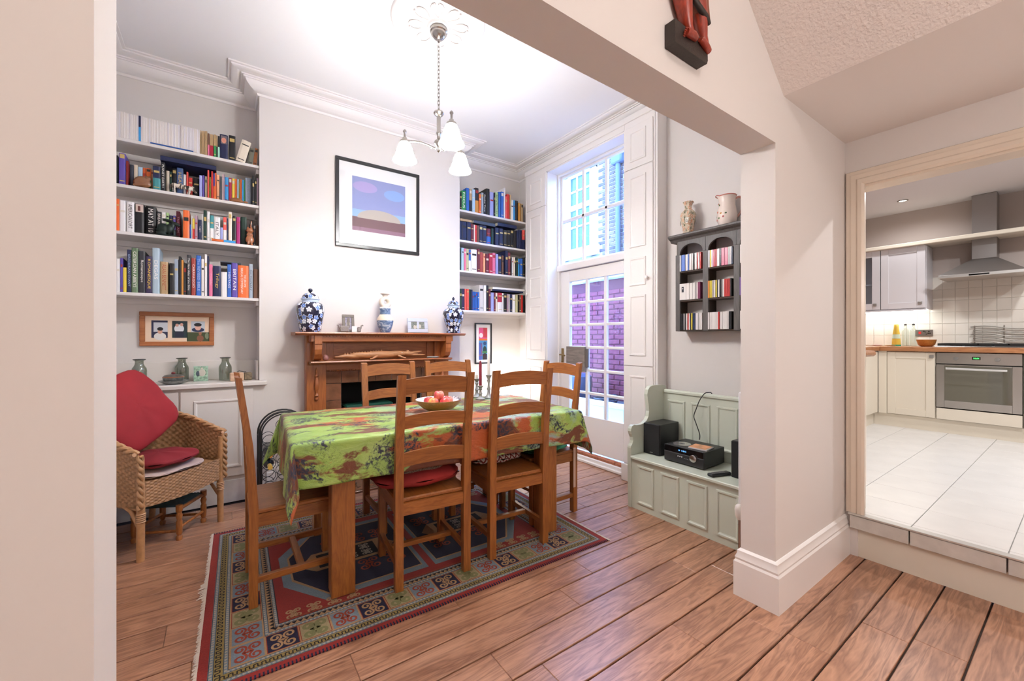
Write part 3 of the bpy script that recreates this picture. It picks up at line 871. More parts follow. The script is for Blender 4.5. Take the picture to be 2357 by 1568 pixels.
marks(.250, .024, lambda mb, p, dv, nv, s: quad(mb, p, dv, nv, [(-s / 2, .010), (0, -.008), (s / 2, .010)]), 'triangle_row', rk_)
# scroll tiles
def ribbon(mb, pts, w, z):
    vs = []; n = len(pts)
    for i in range(n):
        d = Vector(pts[min(i + 1, n - 1)]) - Vector(pts[max(i - 1, 0)]); d.normalize(); q = Vector((-d.y, d.x)) * w
        vs += [(pts[i][0] + q.x, pts[i][1] + q.y, z), (pts[i][0] - q.x, pts[i][1] - q.y, z)]
    mb.add(vs, [(2 * i, 2 * i + 1, 2 * i + 3, 2 * i + 2) for i in range(n - 1)])
def scroll(mb, cx, cy, h, w, z):
    for sx in (-1, 1):
        for sy in (-1, 1):
            pts = [(cx, cy)]
            ccx, ccy = cx + sx * h * .50, cy + sy * h * .50
            a0_ = math.atan2(-sy, -sx)
            for i in range(22):
                t = i / 21
                rr = h * (.46 - .34 * t)
                a = a0_ - sx * sy * (t * 2 * PI * 1.35 - .5)
                pts.append((ccx + rr * math.cos(a), ccy + rr * math.sin(a)))
            ribbon(mb, pts, w, z)
    d = h * .16
    mb.add([(cx - d, cy, z + .0001), (cx, cy - d, z + .0001), (cx + d, cy, z + .0001), (cx, cy + d, z + .0001)], [(0, 1, 2, 3)])
ex, ey = RW - .162, RD - .162
nx, ny = 15, 10
spots = []
for k in range(nx): spots.append((-ex + 2 * ex * k / (nx - 1), -ey))
for k in range(1, ny): spots.append((ex, -ey + 2 * ey * k / (ny - 1)))
for k in range(1, nx): spots.append((ex - 2 * ex * k / (nx - 1), ey))
for k in range(1, ny - 1): spots.append((-ex, ey - 2 * ey * k / (ny - 1)))
sxs, sys_ = 2 * ex / (nx - 1), 2 * ey / (ny - 1)
seq = [(rg_, ro_), (rb_, rt_), (rs_, rc_), (rg_, ro_), (rb_, rt_), (rs_, rc_)]
seq = [(rg_, ro_), (rb_, rt_), (rs_, rgr)]
for k, (x, y) in enumerate(spots):
    onx = abs(abs(y) - ey) < 1e-6
    hx = (sxs if onx else .118) / 2 - .003; hy = (.118 if onx else sys_) / 2 - .003
    if abs(abs(x) - ex) < 1e-6 and onx: hx = hy = .057
    bgm, fgm = seq[k % 3]
    mb = MB(); rect(mb, x - hx, x + hx, y - hy, y + hy, RH + .0008); tl_ = mb.build('tile_field', bgm, rug)
    mb = MB(); frame_q(mb, (hx + .001, hy + .001), (hx - .002, hy - .002), RH + .0012)
    mb.v = [(a + x, b + y, c) for a, b, c in mb.v]; mb.build('tile_edge', ro_ if bgm is not rg_ else rt_, tl_)
    mb = MB(); scroll(mb, x, y, min(hx, hy) * .92, .0045 if bgm is not rs_ else .007, RH + .0014)
    mb.build('scroll', fgm, tl_)
# central field: red ends, stepped medallions
fx, fy = ins(.279)
def poly(name, pts, m_, z):
    MB().add([(a, b, z) for a, b in pts], [tuple(range(len(pts)))]).build(name, m_, rug)
z0 = RH + .0006
poly('field', [(-fx, -fy), (fx, -fy), (fx, fy), (-fx, fy)], rr_, z0)
for s in (-1, 1):
    poly('medallion', [(s * (fx - .04), -.16)[:2], (s * (fx - .04), .16), (s * (fx - .2), fy - .06), (s * .02, fy - .06), (s * .02, -fy + .06), (s * (fx - .2), -fy + .06)], rg_, z0 + .0004)
    poly('medallion_inner', [(s * (fx - .08), -.13), (s * (fx - .08), .13), (s * (fx - .22), fy - .1), (s * .04, fy - .1), (s * .04, -fy + .1), (s * (fx - .22), -fy + .1)], rt_, z0 + .0006)
    poly('medallion_navy', [(s * (fx - .09), -.12), (s * (fx - .09), .12), (s * (fx - .225), fy - .11), (s * .045, fy - .11), (s * .045, -fy + .11), (s * (fx - .225), -fy + .11)], rb_, z0 + .0008)
    mb = MB()
    for yy in (-.17, .17):
        for xx in (.14, .28, .42):
            scroll(mb, s * xx, yy, .062, .005, z0 + .0012)
    mb.build('scroll_row', ro_, rug)['kind'] = 'stuff'
    poly('medallion_core', [(s * (fx - .13), -.02), (s * (fx - .2), .10), (s * .16, .10), (s * .09, 0), (s * .16, -.10), (s * (fx - .2), -.10), ], rt_, z0 + .0010)
    poly('medallion_heart', [(s * (fx - .22), -.075), (s * (fx - .22), .075), (s * .2, .075), (s * .2, -.075)], rk_, z0 + .0013)
    mb = MB()
    for xx in (.26, .34, .42):
        for yy in (-.035, .035):
            scroll(mb, s * xx, yy, .032, .0035, z0 + .0016)
    mb.build('scroll_row', rc_, rug)['kind'] = 'stuff'
    mb = MB()
    for yy in (-fy + .04, fy - .04):
        for k in range(4):
            scroll(mb, s * (fx - .06 - .085 * k), yy, .035, .004, z0 + .0010)
    mb.build('scroll_row', rt_, rug)['kind'] = 'stuff'
poly('side_band', [(-fx, -fy), (fx, -fy), (fx, -fy + .012), (-fx, -fy + .012)], ro_, z0 + .0010)
poly('side_band', [(-fx, fy - .012), (fx, fy - .012), (fx, fy), (-fx, fy)], ro_, z0 + .0010)
# navy overcast stitches on the long near edge and fringe on the ends
mb = MB()
for k in range(150):
    x = -RW + .006 + k * (2 * RW - .012) / 149
    for y, s in ((-RD, 1), (RD, -1)):
        mb.box(x - .0035, x + .0025, y - .0015 if s > 0 else y - .014, y + .014 if s > 0 else y + .0015, .001, RH + .0012)
mb.build('edge_stitching', rb_, rug)['kind'] = 'stuff'
frm = mat('fringe wool', (.66, .57, .48), .95)
mb = MB()
for s in (-1, 1):
    y = -RD
    while y < RD:
        L = random.uniform(.006, .015) if not (s < 0 and -.05 < y < .1) else random.uniform(.012, .035)
        dy = random.uniform(-.008, .008)
        mb.tube([(s * (RW - .003), y, .006), (s * (RW + L * .5), y + dy * .5, .006), (s * (RW + L), y + dy, .0025)], .0022, 4)
        y += .0045
mb.build('fringe', frm, rug)['kind'] = 'stuff'

# ================================================================== dining table
TA = R(-3.5)
tw = wood('chair wood long', '#703a17', '#a4652f', 'x', .38, 1.5, .2, .08)
twz = wood('chair wood upright', '#703a17', '#a4652f', 'z', .38, 1.5, .2, .08)
twy = wood('chair wood deep', '#703a17', '#a4652f', 'y', .38, 1.5, .2, .08)
tb = thing('dining_table', 'sturdy square-legged oak dining table covered by a green cloth', 'table', (1.117, 2.462, 0), TA)
ZR = .0082
MB().box(-.825, .825, -.444, .444, .735, .768, .004).build('table_top', tw, tb)
for sx in (-1, 1):
    for sy in (-1, 1):
        MB().box(sx * .565, sx * .673, sy * .310, sy * .418, ZR, .735, .004).build('leg', twz, tb)
MB().box(-.565, .565, -.40, -.375, .635, .735).box(-.565, .565, .375, .40, .635, .735).build('long_apron', tw, tb)
MB().box(-.65, -.625, -.31, .31, .635, .735).box(.625, .65, -.31, .31, .635, .735).build('end_apron', twy, tb)
# tablecloth
def _cloth():
    m, nt, p = new_mat('batik cloth')
    v = coords(nt, 'UV', (1, 1, 1))
    nz = nt.nodes.new('ShaderNodeTexNoise'); nz.inputs['Scale'].default_value = 5.0; nz.inputs['Detail'].default_value = 3
    nt.links.new(v, nz.inputs['Vector'])
    add = nt.nodes.new('ShaderNodeVectorMath'); add.operation = 'MULTIPLY_ADD'; add.inputs[1].default_value = (.12, .12, .12)
    nt.links.new(nz.outputs['Color'], add.inputs[0]); nt.links.new(v, add.inputs[2])
    dv = add.outputs[0]
    def streak(scale, sx, sy, off):
        mp = nt.nodes.new('ShaderNodeMapping'); mp.inputs['Scale'].default_value = (sx, sy, 1); mp.inputs['Location'].default_value = (off, off * 1.7, off * .3)
        nt.links.new(dv, mp.inputs['Vector'])
        return noise(nt, mp.outputs[0], scale, 6, .62, .4)
    base = ramp(nt, streak(5.0, 1, 1, 3.1), [(.3, hexc('#75963a')), (.5, hexc('#97b552')), (.7, hexc('#b0c674'))])
    sep = nt.nodes.new('ShaderNodeSeparateXYZ'); nt.links.new(v, sep.inputs[0])
    # cool grey-blue patches, stronger towards the window end (u grows along the table)
    cool = ramp(nt, streak(3.6, 1, 1.6, 9.3), [(.47, (0, 0, 0)), (.58, (1, 1, 1))])
    cu = mth(nt, 'MULTIPLY', cool, ramp(nt, sep.outputs[0], [(.75, (.08, .08, .08)), (1.0, (.9, .9, .9))]))
    c1 = mixc(nt, cu, base, hexc('#93b0b4'))
    of = ramp(nt, streak(3.6, .8, 1.7, 1.3), [(.535, (0, 0, 0)), (.59, (1, 1, 1))])
    c2 = mixc(nt, of, c1, hexc('#b0562a'))
    bf = ramp(nt, streak(4.1, .8, 1.6, 5.7), [(.53, (0, 0, 0)), (.575, (1, 1, 1))])
    c3 = mixc(nt, bf, c2, hexc('#6d3a24'))
    nf = ramp(nt, streak(5.2, 1.0, 1.5, 7.9), [(.525, (0, 0, 0)), (.56, (1, 1, 1))])
    fine = ramp(nt, streak(60, 1, 1, 2.2), [(.42, (0, 0, 0)), (.55, (1, 1, 1))])
    c4_ = mixc(nt, mth(nt, 'MULTIPLY', nf, fine), c3, hexc('#24283c'))
    crack = ramp(nt, streak(22, 1, 1, 4.4), [(.485, (0, 0, 0)), (.5, (1, 1, 1)), (.515, (0, 0, 0))])
    c5 = mixc(nt, mth(nt, 'MULTIPLY', crack, mth(nt, 'MULTIPLY', ramp(nt, streak(4, 1, 1, 6.6), [(.5, (0, 0, 0)), (.6, (1, 1, 1))]), .8)), c4_, hexc('#33301f'))
    nt.links.new(c5, p.inputs['Base Color'])
    p.inputs['Roughness'].default_value = .42; p.inputs['Specular IOR Level'].default_value = .45; p.inputs['Sheen Weight'].default_value = .1
    bump(nt, p, streak(14, 1, 2.5, .4), .5, .012)
    return m
HX, HY, OVX, OVY, RC = .835, .452, .255, .205, .012
def cloth_pt(u, v):
    x, y = u, v
    a = max(0, abs(x) - HX); b = max(0, abs(y) - HY); sx = 1 if x >= 0 else -1; sy = 1 if y >= 0 else -1
    zt = .7745 + .0015 * math.sin(9 * x + 3 * y) * math.sin(7 * y)
    if a == 0 and b == 0: return (x, y, zt)
    r = math.hypot(a, b); th = math.atan2(b, a)
    rip = (.007 * math.sin(x * 17 + 1.3) if b > a else .010 * math.sin(y * 15 + .4)) * min(1, r / .1) * abs(math.cos(2 * th))
    k = math.sin(2 * th)
    out = min(r, RC) * .9 + .06 * r + rip + k * r * .17
    drop = math.sqrt(max(0, r * r - (k * r * .17) ** 2)) * .99
    drop = max(0, drop - .004)
    ox = math.cos(th) if k > .0 else (1 if a > 0 else 0); oy = math.sin(th) if k > .0 else (1 if b > 0 else 0)
    # hanging corner twists a little so its fold shows
    tw_ = .075 * k * (r / .3) * (1 if sx * sy < 0 else -1)
    ex_, ey_ = min(abs(x), HX), min(abs(y), HY)
    X_ = sx * (ex_ + out * ox) + tw_ * sx * oy; Y_ = sy * (ey_ + out * oy) - tw_ * sy * ox
    return (X_, Y_, zt - drop)
def ticks(h, ov, n, m_):
    a = [-h - ov + ov * i / m_ for i in range(m_)]
    e = [-h + 2 * h * i / n for i in range(n + 1)]
    return a + e + [h + ov * (i + 1) / m_ for i in range(m_)]
ux, uy = ticks(HX, OVX, 60, 24), ticks(HY, OVY, 36, 20)
vs = []; uvs = []
for y in uy:
    for x in ux:
        hemw = 1.0
        vs.append(cloth_pt(x, y)); uvs.append((x + 1.1, y + .75))
nX = len(ux)
fs = [(j * nX + i, j * nX + i + 1, (j + 1) * nX + i + 1, (j + 1) * nX + i) for j in range(len(uy) - 1) for i in range(nX - 1)]
cmb = MB(); cmb.add(vs, fs)
me = cmb.mesh('tablecloth', _cloth(), 70)
ul = me.uv_layers.new(name='UVMap')
for lp in me.loops: ul.data[lp.index].uv = uvs[lp.vertex_index]
tc = bpy.data.objects.new('tablecloth', me); C.objects.link(tc)
tc.location = (1.117, 2.462, 0); tc.rotation_euler = (0, 0, TA)
sol = tc.modifiers.new('thickness', 'SOLIDIFY'); sol.thickness = .0015; sol.offset = 1
tag(tc, 'lime green batik tablecloth blotched orange, brown and navy on the dining table', 'tablecloth')

# ================================================================== dining chairs
def make_chair():
    t = thing('dining_chair', 'x', 'chair', (0, 0, 0), 0, 'oak ladder-back dining chairs')
    # local: faces +y, origin under the middle of the rear legs' back line; width .40
    hw = .20; lw = .036
    def post(s):
        prof = [(0, 0), (lw, 0), (lw + .002, .46), (lw * .8 - .012, .75), (lw * .7 - .052, 1.06), (-.052, 1.065), (-.012, .75), (.0, .46)]
        mb = MB(); x0, x1 = s * hw, s * (hw - .04)
        mb.prism(prof, min(x0, x1), max(x0, x1), 'x')
        return recalc(mb.build('back_post', twz, t))
    post(-1); post(1)
    for s in (-1, 1):
        MB().box(s * hw * .98 - (.038 if s > 0 else 0), s * hw * .98 + (0 if s > 0 else .038), .375, .413, 0, .425, .003).build('front_leg', twz, t)
    MB().box(-hw + .005, hw - .005, .02, .435, .425, .447, .006).build('seat', twy, t)
    MB().box(-hw + .04, hw - .04, .006, .028, .365, .425).build('rear_apron', tw, t)
    MB().box(-hw + .035, hw - .035, .383, .405, .365, .425).build('front_apron', tw, t)
    for s in (-1, 1):
        x = s * (hw - .02)
        MB().box(x - .011, x + .011, .03, .378, .365, .425).build('side_apron', twy, t)
        MB().box(x - .012, x + .012, .03, .378, .105, .135, .002).build('side_stretcher', twy, t)
    MB().box(-hw + .03, hw - .03, .205, .235, .108, .132, .002).build('cross_stretcher', tw, t)
    for (z, h) in ((.965, .075), (.795, .062), (.605, .068)):
        mb = MB(); N = 12; vs = []
        def yc(zz):
            b_ = -.012 * max(0, zz - .46) / .29 if zz < .75 else -.012 - .04 * (zz - .75) / .31
            f_ = .038 - .021 * max(0, zz - .46) / .29 if zz < .75 else .017 - .044 * (zz - .75) / .31
            return (b_ + f_) / 2
        for i in range(N + 1):
            u = -1 + 2 * i / N; x = u * (hw - .036); arc = 1 - u * u
            za = z + .012 * arc; zb_ = z + h + .016 * arc
            ya_, yb2 = yc(za) - .005 * arc, yc(zb_) - .005 * arc
            vs += [(x, ya_ - .008, za), (x, ya_ + .008, za), (x, yb2 + .008, zb_), (x, yb2 - .008, zb_)]
        fs = []
        for i in range(N):
            for k in range(4):
                fs.append((i * 4 + k, i * 4 + (k + 1) % 4, (i + 1) * 4 + (k + 1) % 4, (i + 1) * 4 + k))
        fs += [(0, 1, 2, 3), (N * 4 + 3, N * 4 + 2, N * 4 + 1, N * 4)]
        mb.add(vs, fs); recalc(mb.build('back_slat', tw, t, 30))
    return t
ch0_ = make_chair()
CH = [('oak ladder-back chair on the near side with a red cushion on its seat', (.884, 1.943, ZR), R(-5)),
      ('oak ladder-back chair on the near side, seat half bare, nearer the door', (1.418, 1.932, ZR), R(-4)),
      ('oak ladder-back chair at the left end of the table, seen side-on', (.095, 2.425, ZR), R(-90)),
      ('oak ladder-back chair on the far side, nearest the left end of the fireplace', (1.01, 3.0, ZR), R(180)),
      ('oak ladder-back chair on the far side, beside the candlesticks', (1.495, 2.994, ZR), R(179.5)),
      ('oak ladder-back chair at the right end of the table, backing onto the garden door', (2.078, 2.345, ZR), R(91))]
for i, (lb, loc, rz) in enumerate(CH):
    o = ch0_ if i == 0 else copy_tree(ch0_)
    o.location = loc; o.rotation_euler = (0, 0, rz); o['label'] = lb
# seat cushions
def cushion(name, label, loc, rz, hx, hy, hz, m_top, m_side=None, tilt=0.0, ex=3.2, cat='cushion', puff=1.0, vt=1.0):
    t = thing(name, label, cat, loc, rz)
    n, m = 40, 14
    def pt(u, v, top):
        a = 2 * PI * u
        c, s = math.cos(a), math.sin(a)
        rr = math.sin(v * PI / 2)
        e_ = 2 + (ex - 2) * rr ** 1.5
        k = 1 / (abs(c) ** e_ + abs(s) ** e_) ** (1 / e_)
        zz = math.cos(v * PI / 2) ** .75
        w = 1 + .012 * math.sin(3 * a + 1) + .006 * math.sin(11 * a)
        return (hx * c * k * rr * w, hy * s * k * rr * w, hz + (hz * zz * puff + .004 * math.sin(7 * a) * rr) * (1 if top else -1))
    A = MB().grid(lambda u, v: pt(u, v * vt, True), n, m, flip=True, closeu=True)
    B = MB().grid(lambda u, v: pt(u, v, False), n, m, closeu=True)
    if vt < 1: B.grid(lambda u, v: pt(u, vt + (1 - vt) * v, True), n, 8, flip=True, closeu=True)
    A.build('top_cover', m_top, t, 80); B.build('under_cover', m_side or m_top, t, 80)
    t.rotation_euler = (tilt, 0, rz)
    return t
redc = mat('red cotton', (.28, .016, .014), .85, var=.2, vscale=9)
def stripes():
    m, nt, p = new_mat('pale pleated cotton'); v = coords(nt, 'Object', (160, 160, 6))
    nt.links.new(ramp(nt, noise(nt, v, 1, 2), [(.4, hexc('#8f6a55')), (.6, hexc('#c9a793'))]), p.inputs['Base Color']); p.inputs['Roughness'].default_value = .9
    return m
cu = cushion('seat_cushion', 'plump red cushion with a pale pleated top on the near left chair', (.884 - .01, 2.205, ZR + .449), R(-5), .235, .20, .050, stripes(), redc, vt=.52)
def zigzag():
    m, nt, p = new_mat('red zigzag cotton'); tc_ = nt.nodes.new('ShaderNodeTexCoord'); sp = nt.nodes.new('ShaderNodeSeparateXYZ'); nt.links.new(tc_.outputs['Object'], sp.inputs[0])
    a = mth(nt, 'PINGPONG', sp.outputs[0], .022)
    zz = mth(nt, 'ADD', mth(nt, 'MULTIPLY', a, 1.2), mth(nt, 'MULTIPLY', sp.outputs[2], -1.0))
    f = mth(nt, 'PINGPONG', zz, .014)
    nt.links.new(ramp(nt, mth(nt, 'MULTIPLY', f, 1 / .014), [(.45, hexc('#7d2a22')), (.5, hexc('#c9b6aa'))]), p.inputs['Base Color']); p.inputs['Roughness'].default_value = .9
    return m
cushion('seat_cushion', 'red and white zigzag cushion pushed forward on the near chair nearer the door', (1.44, 2.285, ZR + .449), R(-3), .185, .155, .036, zigzag())
gc = mat('green cotton', (.05, .30, .13), .85)
gq = cushion('seat_cushion', 'green cushion with dangling tie on the right end chair', (1.868, 2.345, ZR + .449), R(1), .20, .192, .022, gc)
MB().box(.168, .190, -.2075, -.2050, -.27, .012, .0005).build('tie', mat('pink tape', (.62, .45, .36), .9), gq)
BOOKS = [
  [(-142, 7, 181, 'tan'), (-134, 9, 181, 'tan'), (-125, 8, 183, 'tan'), (-116, 9, 183, 'tan'), (-107, 8, 183, 'tan'), (-98, 12, 173, 'brown/pink'), (-85, 24, 171, 'tan/crimson'), (-60, 15, 173, 'tan/green'), (-45, 9, 172, 'tan/dark green'), (-35, 12, 169, 'black/mint'), (-23, 52, 189, 'navy', 0, '', '', 'pic'), (34, 44, 197, 'black'), (78, 63, 180, 'cream', 14), (158, 33, 131, 'grey olive', 6), (193, 23, 140, 'rust brown', 6)],
  [(-603, 9, 195, 'black', 0, '', ''), (-590, 35, 215, 'purple'), (-553, 11, 170, 'dark red'), (-541, 20, 165, 'slate'), (-520, 21, 171, 'cream'), (-498, 25, 159, 'pale blue'), (-473, 17, 160, 'orange/green'), (-454, 26, 162, 'orange/green'), (-427, 13, 154, 'peach'), (-413, 43, 170, 'navy/teal'), (-368, 23, 206, 'black', 0, 'PLANET EARTH', 'w'), (-343, 18, 167, 'cream'), (-324, 13, 166, 'dark green'), (-310, 26, 195, 'black'), (-283, 37, 204, 'steel blue', 0, 'HEART', 'g'), (-244, 14, 162, 'white'), (-227, 11, 187, 'coral'), (-215, 25, 146, 'scarlet'), (-187, 38, 152, 'black'), (-148, 17, 161, 'lavender'), (-129, 12, 165, 'purple'), (-114, 13, 161, 'taupe'), (-99, 11, 212, 'coral'), (-87, 9, 162, 'olive gold'), (-76, 12, 209, 'scarlet'), (-62, 9, 196, 'purple/orange'), (-52, 9, 202, 'orange'), (-41, 16, 191, 'peach'), (-24, 16, 179, 'dark grey'), (-7, 8, 204, 'pale pink'), (2, 6, 203, 'mauve'), (9, 24, 202, 'sky blue'), (35, 19, 200, 'crimson'), (56, 18, 200, 'yellow'), (76, 11, 201, 'orange'), (90, 10, 202, 'pale blue'), (101, 7, 202, 'olive gold'), (111, 8, 203, 'orange'), (122, 11, 203, 'sky blue'), (134, 7, 204, 'green'), (143, 43, 225, 'grey blue', 0, 'LOCAL HISTORY', 'b'), (188, 15, 235, 'black'), (206, 13, 225, 'black'), (220, 12, 223, 'mauve')],
  [(-602, 15, 220, 'orange'), (-587, 32, 214, 'white'), (-552, 41, 212, 'white', 0, 'AMERICAN DIRT', 'k'), (-507, 47, 208, 'black', 0, '', 'g', 'band'), (-457, 57, 211, 'black', 0, 'MAY AT 10', 'w'), (-398, 28, 183, 'black', 0, 'BREAK IN 10', 'w'), (-369, 23, 183, 'white'), (-344, 16, 184, 'pale green'), (-326, 21, 167, 'navy'), (-304, 15, 168, 'purple'), (-287, 24, 206, 'maroon', 0, 'TRISTRAM', 'p'), (-244, 38, 208, 'orange'), (-205, 8, 109, 'blue'), (-195, 6, 171, 'white'), (-188, 12, 154, 'yellow/scarlet'), (-175, 17, 180, 'mauve'), (-155, 23, 151, 'navy', 0, 'Lagos', 'w'), (-129, 5, 199, 'white'), (-123, 21, 227, 'dark green'), (-101, 16, 223, 'white'), (-83, 24, 196, 'teal/white'), (-57, 36, 187, 'white', 0, 'ITALY', 'k'), (-20, 17, 113, 'lavender'), (-1, 22, 196, 'coral/white'), (22, 8, 190, 'navy'), (32, 23, 244, 'cream'), (59, 22, 218, 'black', 0, '', 'w'), (84, 24, 214, 'magenta', 0, '', 'w'), (113, 41, 232, 'dark green'), (172, 24, 179, 'black'), (198, 17, 179, 'dark grey'), (217, 16, 182, 'brown')],
  [(-602, 18, 229, 'white'), (-583, 14, 236, 'purple'), (-568, 17, 171, 'yellow'), (-549, 22, 298, 'navy', 0, 'GREGORIAN CHANT', 'b'), (-525, 34, 313, 'sage green', 0, 'CISTERCIAN ABBEYS', 'w'), (-489, 36, 296, 'charcoal', 0, 'Romanesque', 'w'), (-451, 35, 264, 'aubergine', 0, 'ROMANESQUE', 'y'), (-415, 40, 327, 'pale blue grey', 0, 'DEGAS', 'w'), (-373, 45, 234, 'tan', 0, 'ALAN BENNETT', 'r'), (-321, 26, 226, 'black'), (-293, 22, 258, 'grey blue'), (-269, 15, 282, 'black'), (-253, 12, 258, 'amber'), (-240, 17, 236, 'charcoal', 0, '', 'w'), (-221, 22, 298, 'charcoal', 0, 'The New Atlas of the Bible', 'w'), (-195, 25, 278, 'brick red', 0, 'CARAVAGGIO', 'w'), (-167, 30, 302, 'blue', 0, 'The REVISED BIBLE', 'b'), (-136, 18, 278, 'white'), (-116, 15, 316, 'white'), (-100, 10, 304, 'navy'), (-89, 22, 242, 'pink', 0, 'Crusader', 'p'), (-64, 49, 234, 'navy', 0, 'Trilogy', 'g'), (-14, 37, 192, 'white'), (25, 25, 254, 'blue', 0, 'HERITAGE', 'w'), (52, 40, 268, 'purple', 0, 'BRITAIN', 'w'), (94, 71, 254, 'orange', 0, 'THE JEROME\nBIBLICAL COMMENTARY', 'w'), (167, 25, 272, 'grey blue', 0, 'DICTIONARY', 'k'), (197, 36, 236, 'brown')],
  [(2050, 20, 181, 'black'), (2072, 49, 209, 'green', 0, 'FOCUS', 'w'), (2124, 36, 246, 'blue'), (2164, 30, 244, 'tan/black'), (2199, 36, 247, 'pale blue'), (2239, 44, 274, 'charcoal/amber'), (2286, 23, 213, 'orange'), (2311, 27, 234, 'grey blue'), (2340, 34, 245, 'black', 0, 'Gothic Time', 'w'), (2377, 45, 294, 'black'), (2426, 52, 268, 'lavender'), (2480, 14, 268, 'black'), (2495, 40, 277, 'pale green', 0, 'ARCHITECTURE', 'k'), (2540, 28, 290, 'blue'), (2571, 37, 298, 'blue'), (2611, 16, 349, 'white'), (2631, 22, 256, 'coral'), (2655, 36, 288, 'scarlet'), (2694, 16, 285, 'tan'), (2713, 31, 235, 'white'), (2747, 20, 236, 'sky blue'), (2769, 41, 235, 'charcoal'), (2814, 27, 216, 'amber'), (2855, 28, 217, 'tan')],
  [(2048, 23, 202, 'navy'), (2074, 58, 201, 'navy'), (2134, 48, 204, 'navy'), (2184, 34, 192, 'maroon'), (2221, 12, 189, 'cream'), (2235, 24, 189, 'scarlet'), (2260, 25, 187, 'brown'), (2288, 44, 197, 'navy'), (2334, 46, 197, 'navy'), (2384, 56, 174, 'maroon/blue'), (2443, 31, 183, 'dark green'), (2490, 55, 199, 'navy'), (2550, 54, 199, 'navy'), (2606, 46, 189, 'charcoal'), (2655, 49, 199, 'black'), (2707, 40, 205, 'black'), (2749, 42, 208, 'black'), (2795, 24, 215, 'navy'), (2822, 47, 225, 'navy'), (2876, 32, 230, 'coral/navy')],
  [(2048, 16, 233, 'dark green'), (2068, 29, 241, 'pale blue'), (2100, 23, 234, 'pink'), (2125, 32, 236, 'sage'), (2160, 24, 232, 'blue/white'), (2188, 72, 241, 'white'), (2264, 28, 253, 'maroon'), (2296, 43, 222, 'brick red'), (2341, 26, 213, 'peach'), (2370, 40, 212, 'maroon'), (2414, 44, 221, 'crimson'), (2462, 39, 234, 'pink'), (2504, 27, 225, 'lavender'), (2533, 48, 220, 'navy'), (2585, 24, 217, 'brown'), (2628, 37, 278, 'navy'), (2669, 35, 262, 'maroon'), (2708, 12, 208, 'black'), (2724, 18, 216, 'white'), (2745, 17, 218, 'cream'), (2765, 16, 214, 'black'), (2784, 29, 218, 'dark green'), (2815, 19, 204, 'sky blue'), (2839, 36, 212, 'blue'), (2880, 28, 228, 'black')],
  [(2048, 23, 225, 'dark green', 0, '', 'w'), (2073, 32, 227, 'aubergine', 0, '', 'w'), (2108, 22, 227, 'coral'), (2132, 24, 227, 'coral'), (2158, 20, 225, 'dark green'), (2182, 19, 223, 'navy'), (2204, 17, 205, 'blue'), (2225, 17, 205, 'blue'), (2246, 17, 203, 'blue'), (2266, 19, 203, 'blue'), (2290, 52, 281, 'pale grey'), (2346, 30, 282, 'white'), (2379, 27, 283, 'black', 0, '', 'w'), (2408, 24, 245, 'maroon'), (2435, 39, 209, 'lavender'), (2477, 20, 211, 'maroon'), (2499, 26, 209, 'cream'), (2529, 56, 213, 'crimson/white'), (2589, 18, 211, 'white'), (2611, 40, 211, 'black'), (2655, 17, 207, 'mauve'), (2675, 17, 205, 'pale grey'), (2695, 30, 207, 'navy'), (2729, 41, 203, 'white'), (2773, 32, 205, 'sage'), (2809, 16, 205, 'black'), (2829, 24, 205, 'brown'), (2858, 25, 207, 'scarlet'), (2887, 21, 205, 'black')]]
# ================================================================== books
PAL = {'tan': '#b59871', 'brown': '#6b4a38', 'pink': '#d86f92', 'crimson': '#a81f3a', 'green': '#2f8a4b', 'dark green': '#17352a', 'black': '#17171a', 'mint': '#a8dcc8', 'navy': '#1c2448', 'cream': '#e2d6c3', 'grey olive': '#6b6a5c', 'rust brown': '#8a5228',
       'purple': '#5a489c', 'dark red': '#7a1c1c', 'slate': '#3e4452', 'pale blue': '#a8c6dc', 'orange': '#e06a32', 'peach': '#e0a078', 'teal': '#3f8a8e', 'steel blue': '#46608e', 'white': '#e8e4e2', 'coral': '#e0584f', 'scarlet': '#c9302a', 'lavender': '#9aa0d4',
       'taupe': '#9a8c76', 'olive gold': '#8a7a30', 'dark grey': '#46464a', 'pale pink': '#e2c0c4', 'mauve': '#a08496', 'sky blue': '#3f9ad8', 'yellow': '#e2c648', 'grey blue': '#98a4b2', 'pale green': '#a9c98f', 'blue': '#2f62b4', 'maroon': '#641f30', 'magenta': '#a21d68',
       'sage green': '#64785a', 'charcoal': '#2c2c30', 'aubergine': '#2e2248', 'pale blue grey': '#aabcc8', 'amber': '#c98a3c', 'brick red': '#9c4038', 'pale grey': '#cfcac8', 'sage': '#b9b68a'}
TXT = {'w': '#efeae2', 'k': '#161616', 'g': '#d6b25a', 'b': '#a9bcdc', 'y': '#e6c14a', 'p': '#e2a8b8', 'r': '#a0452e'}
def bookmat(n): return mat('book ' + n, PAL[n], .45, spec=.4)
paper = mat('page edges', (.70, .63, .52), .9)
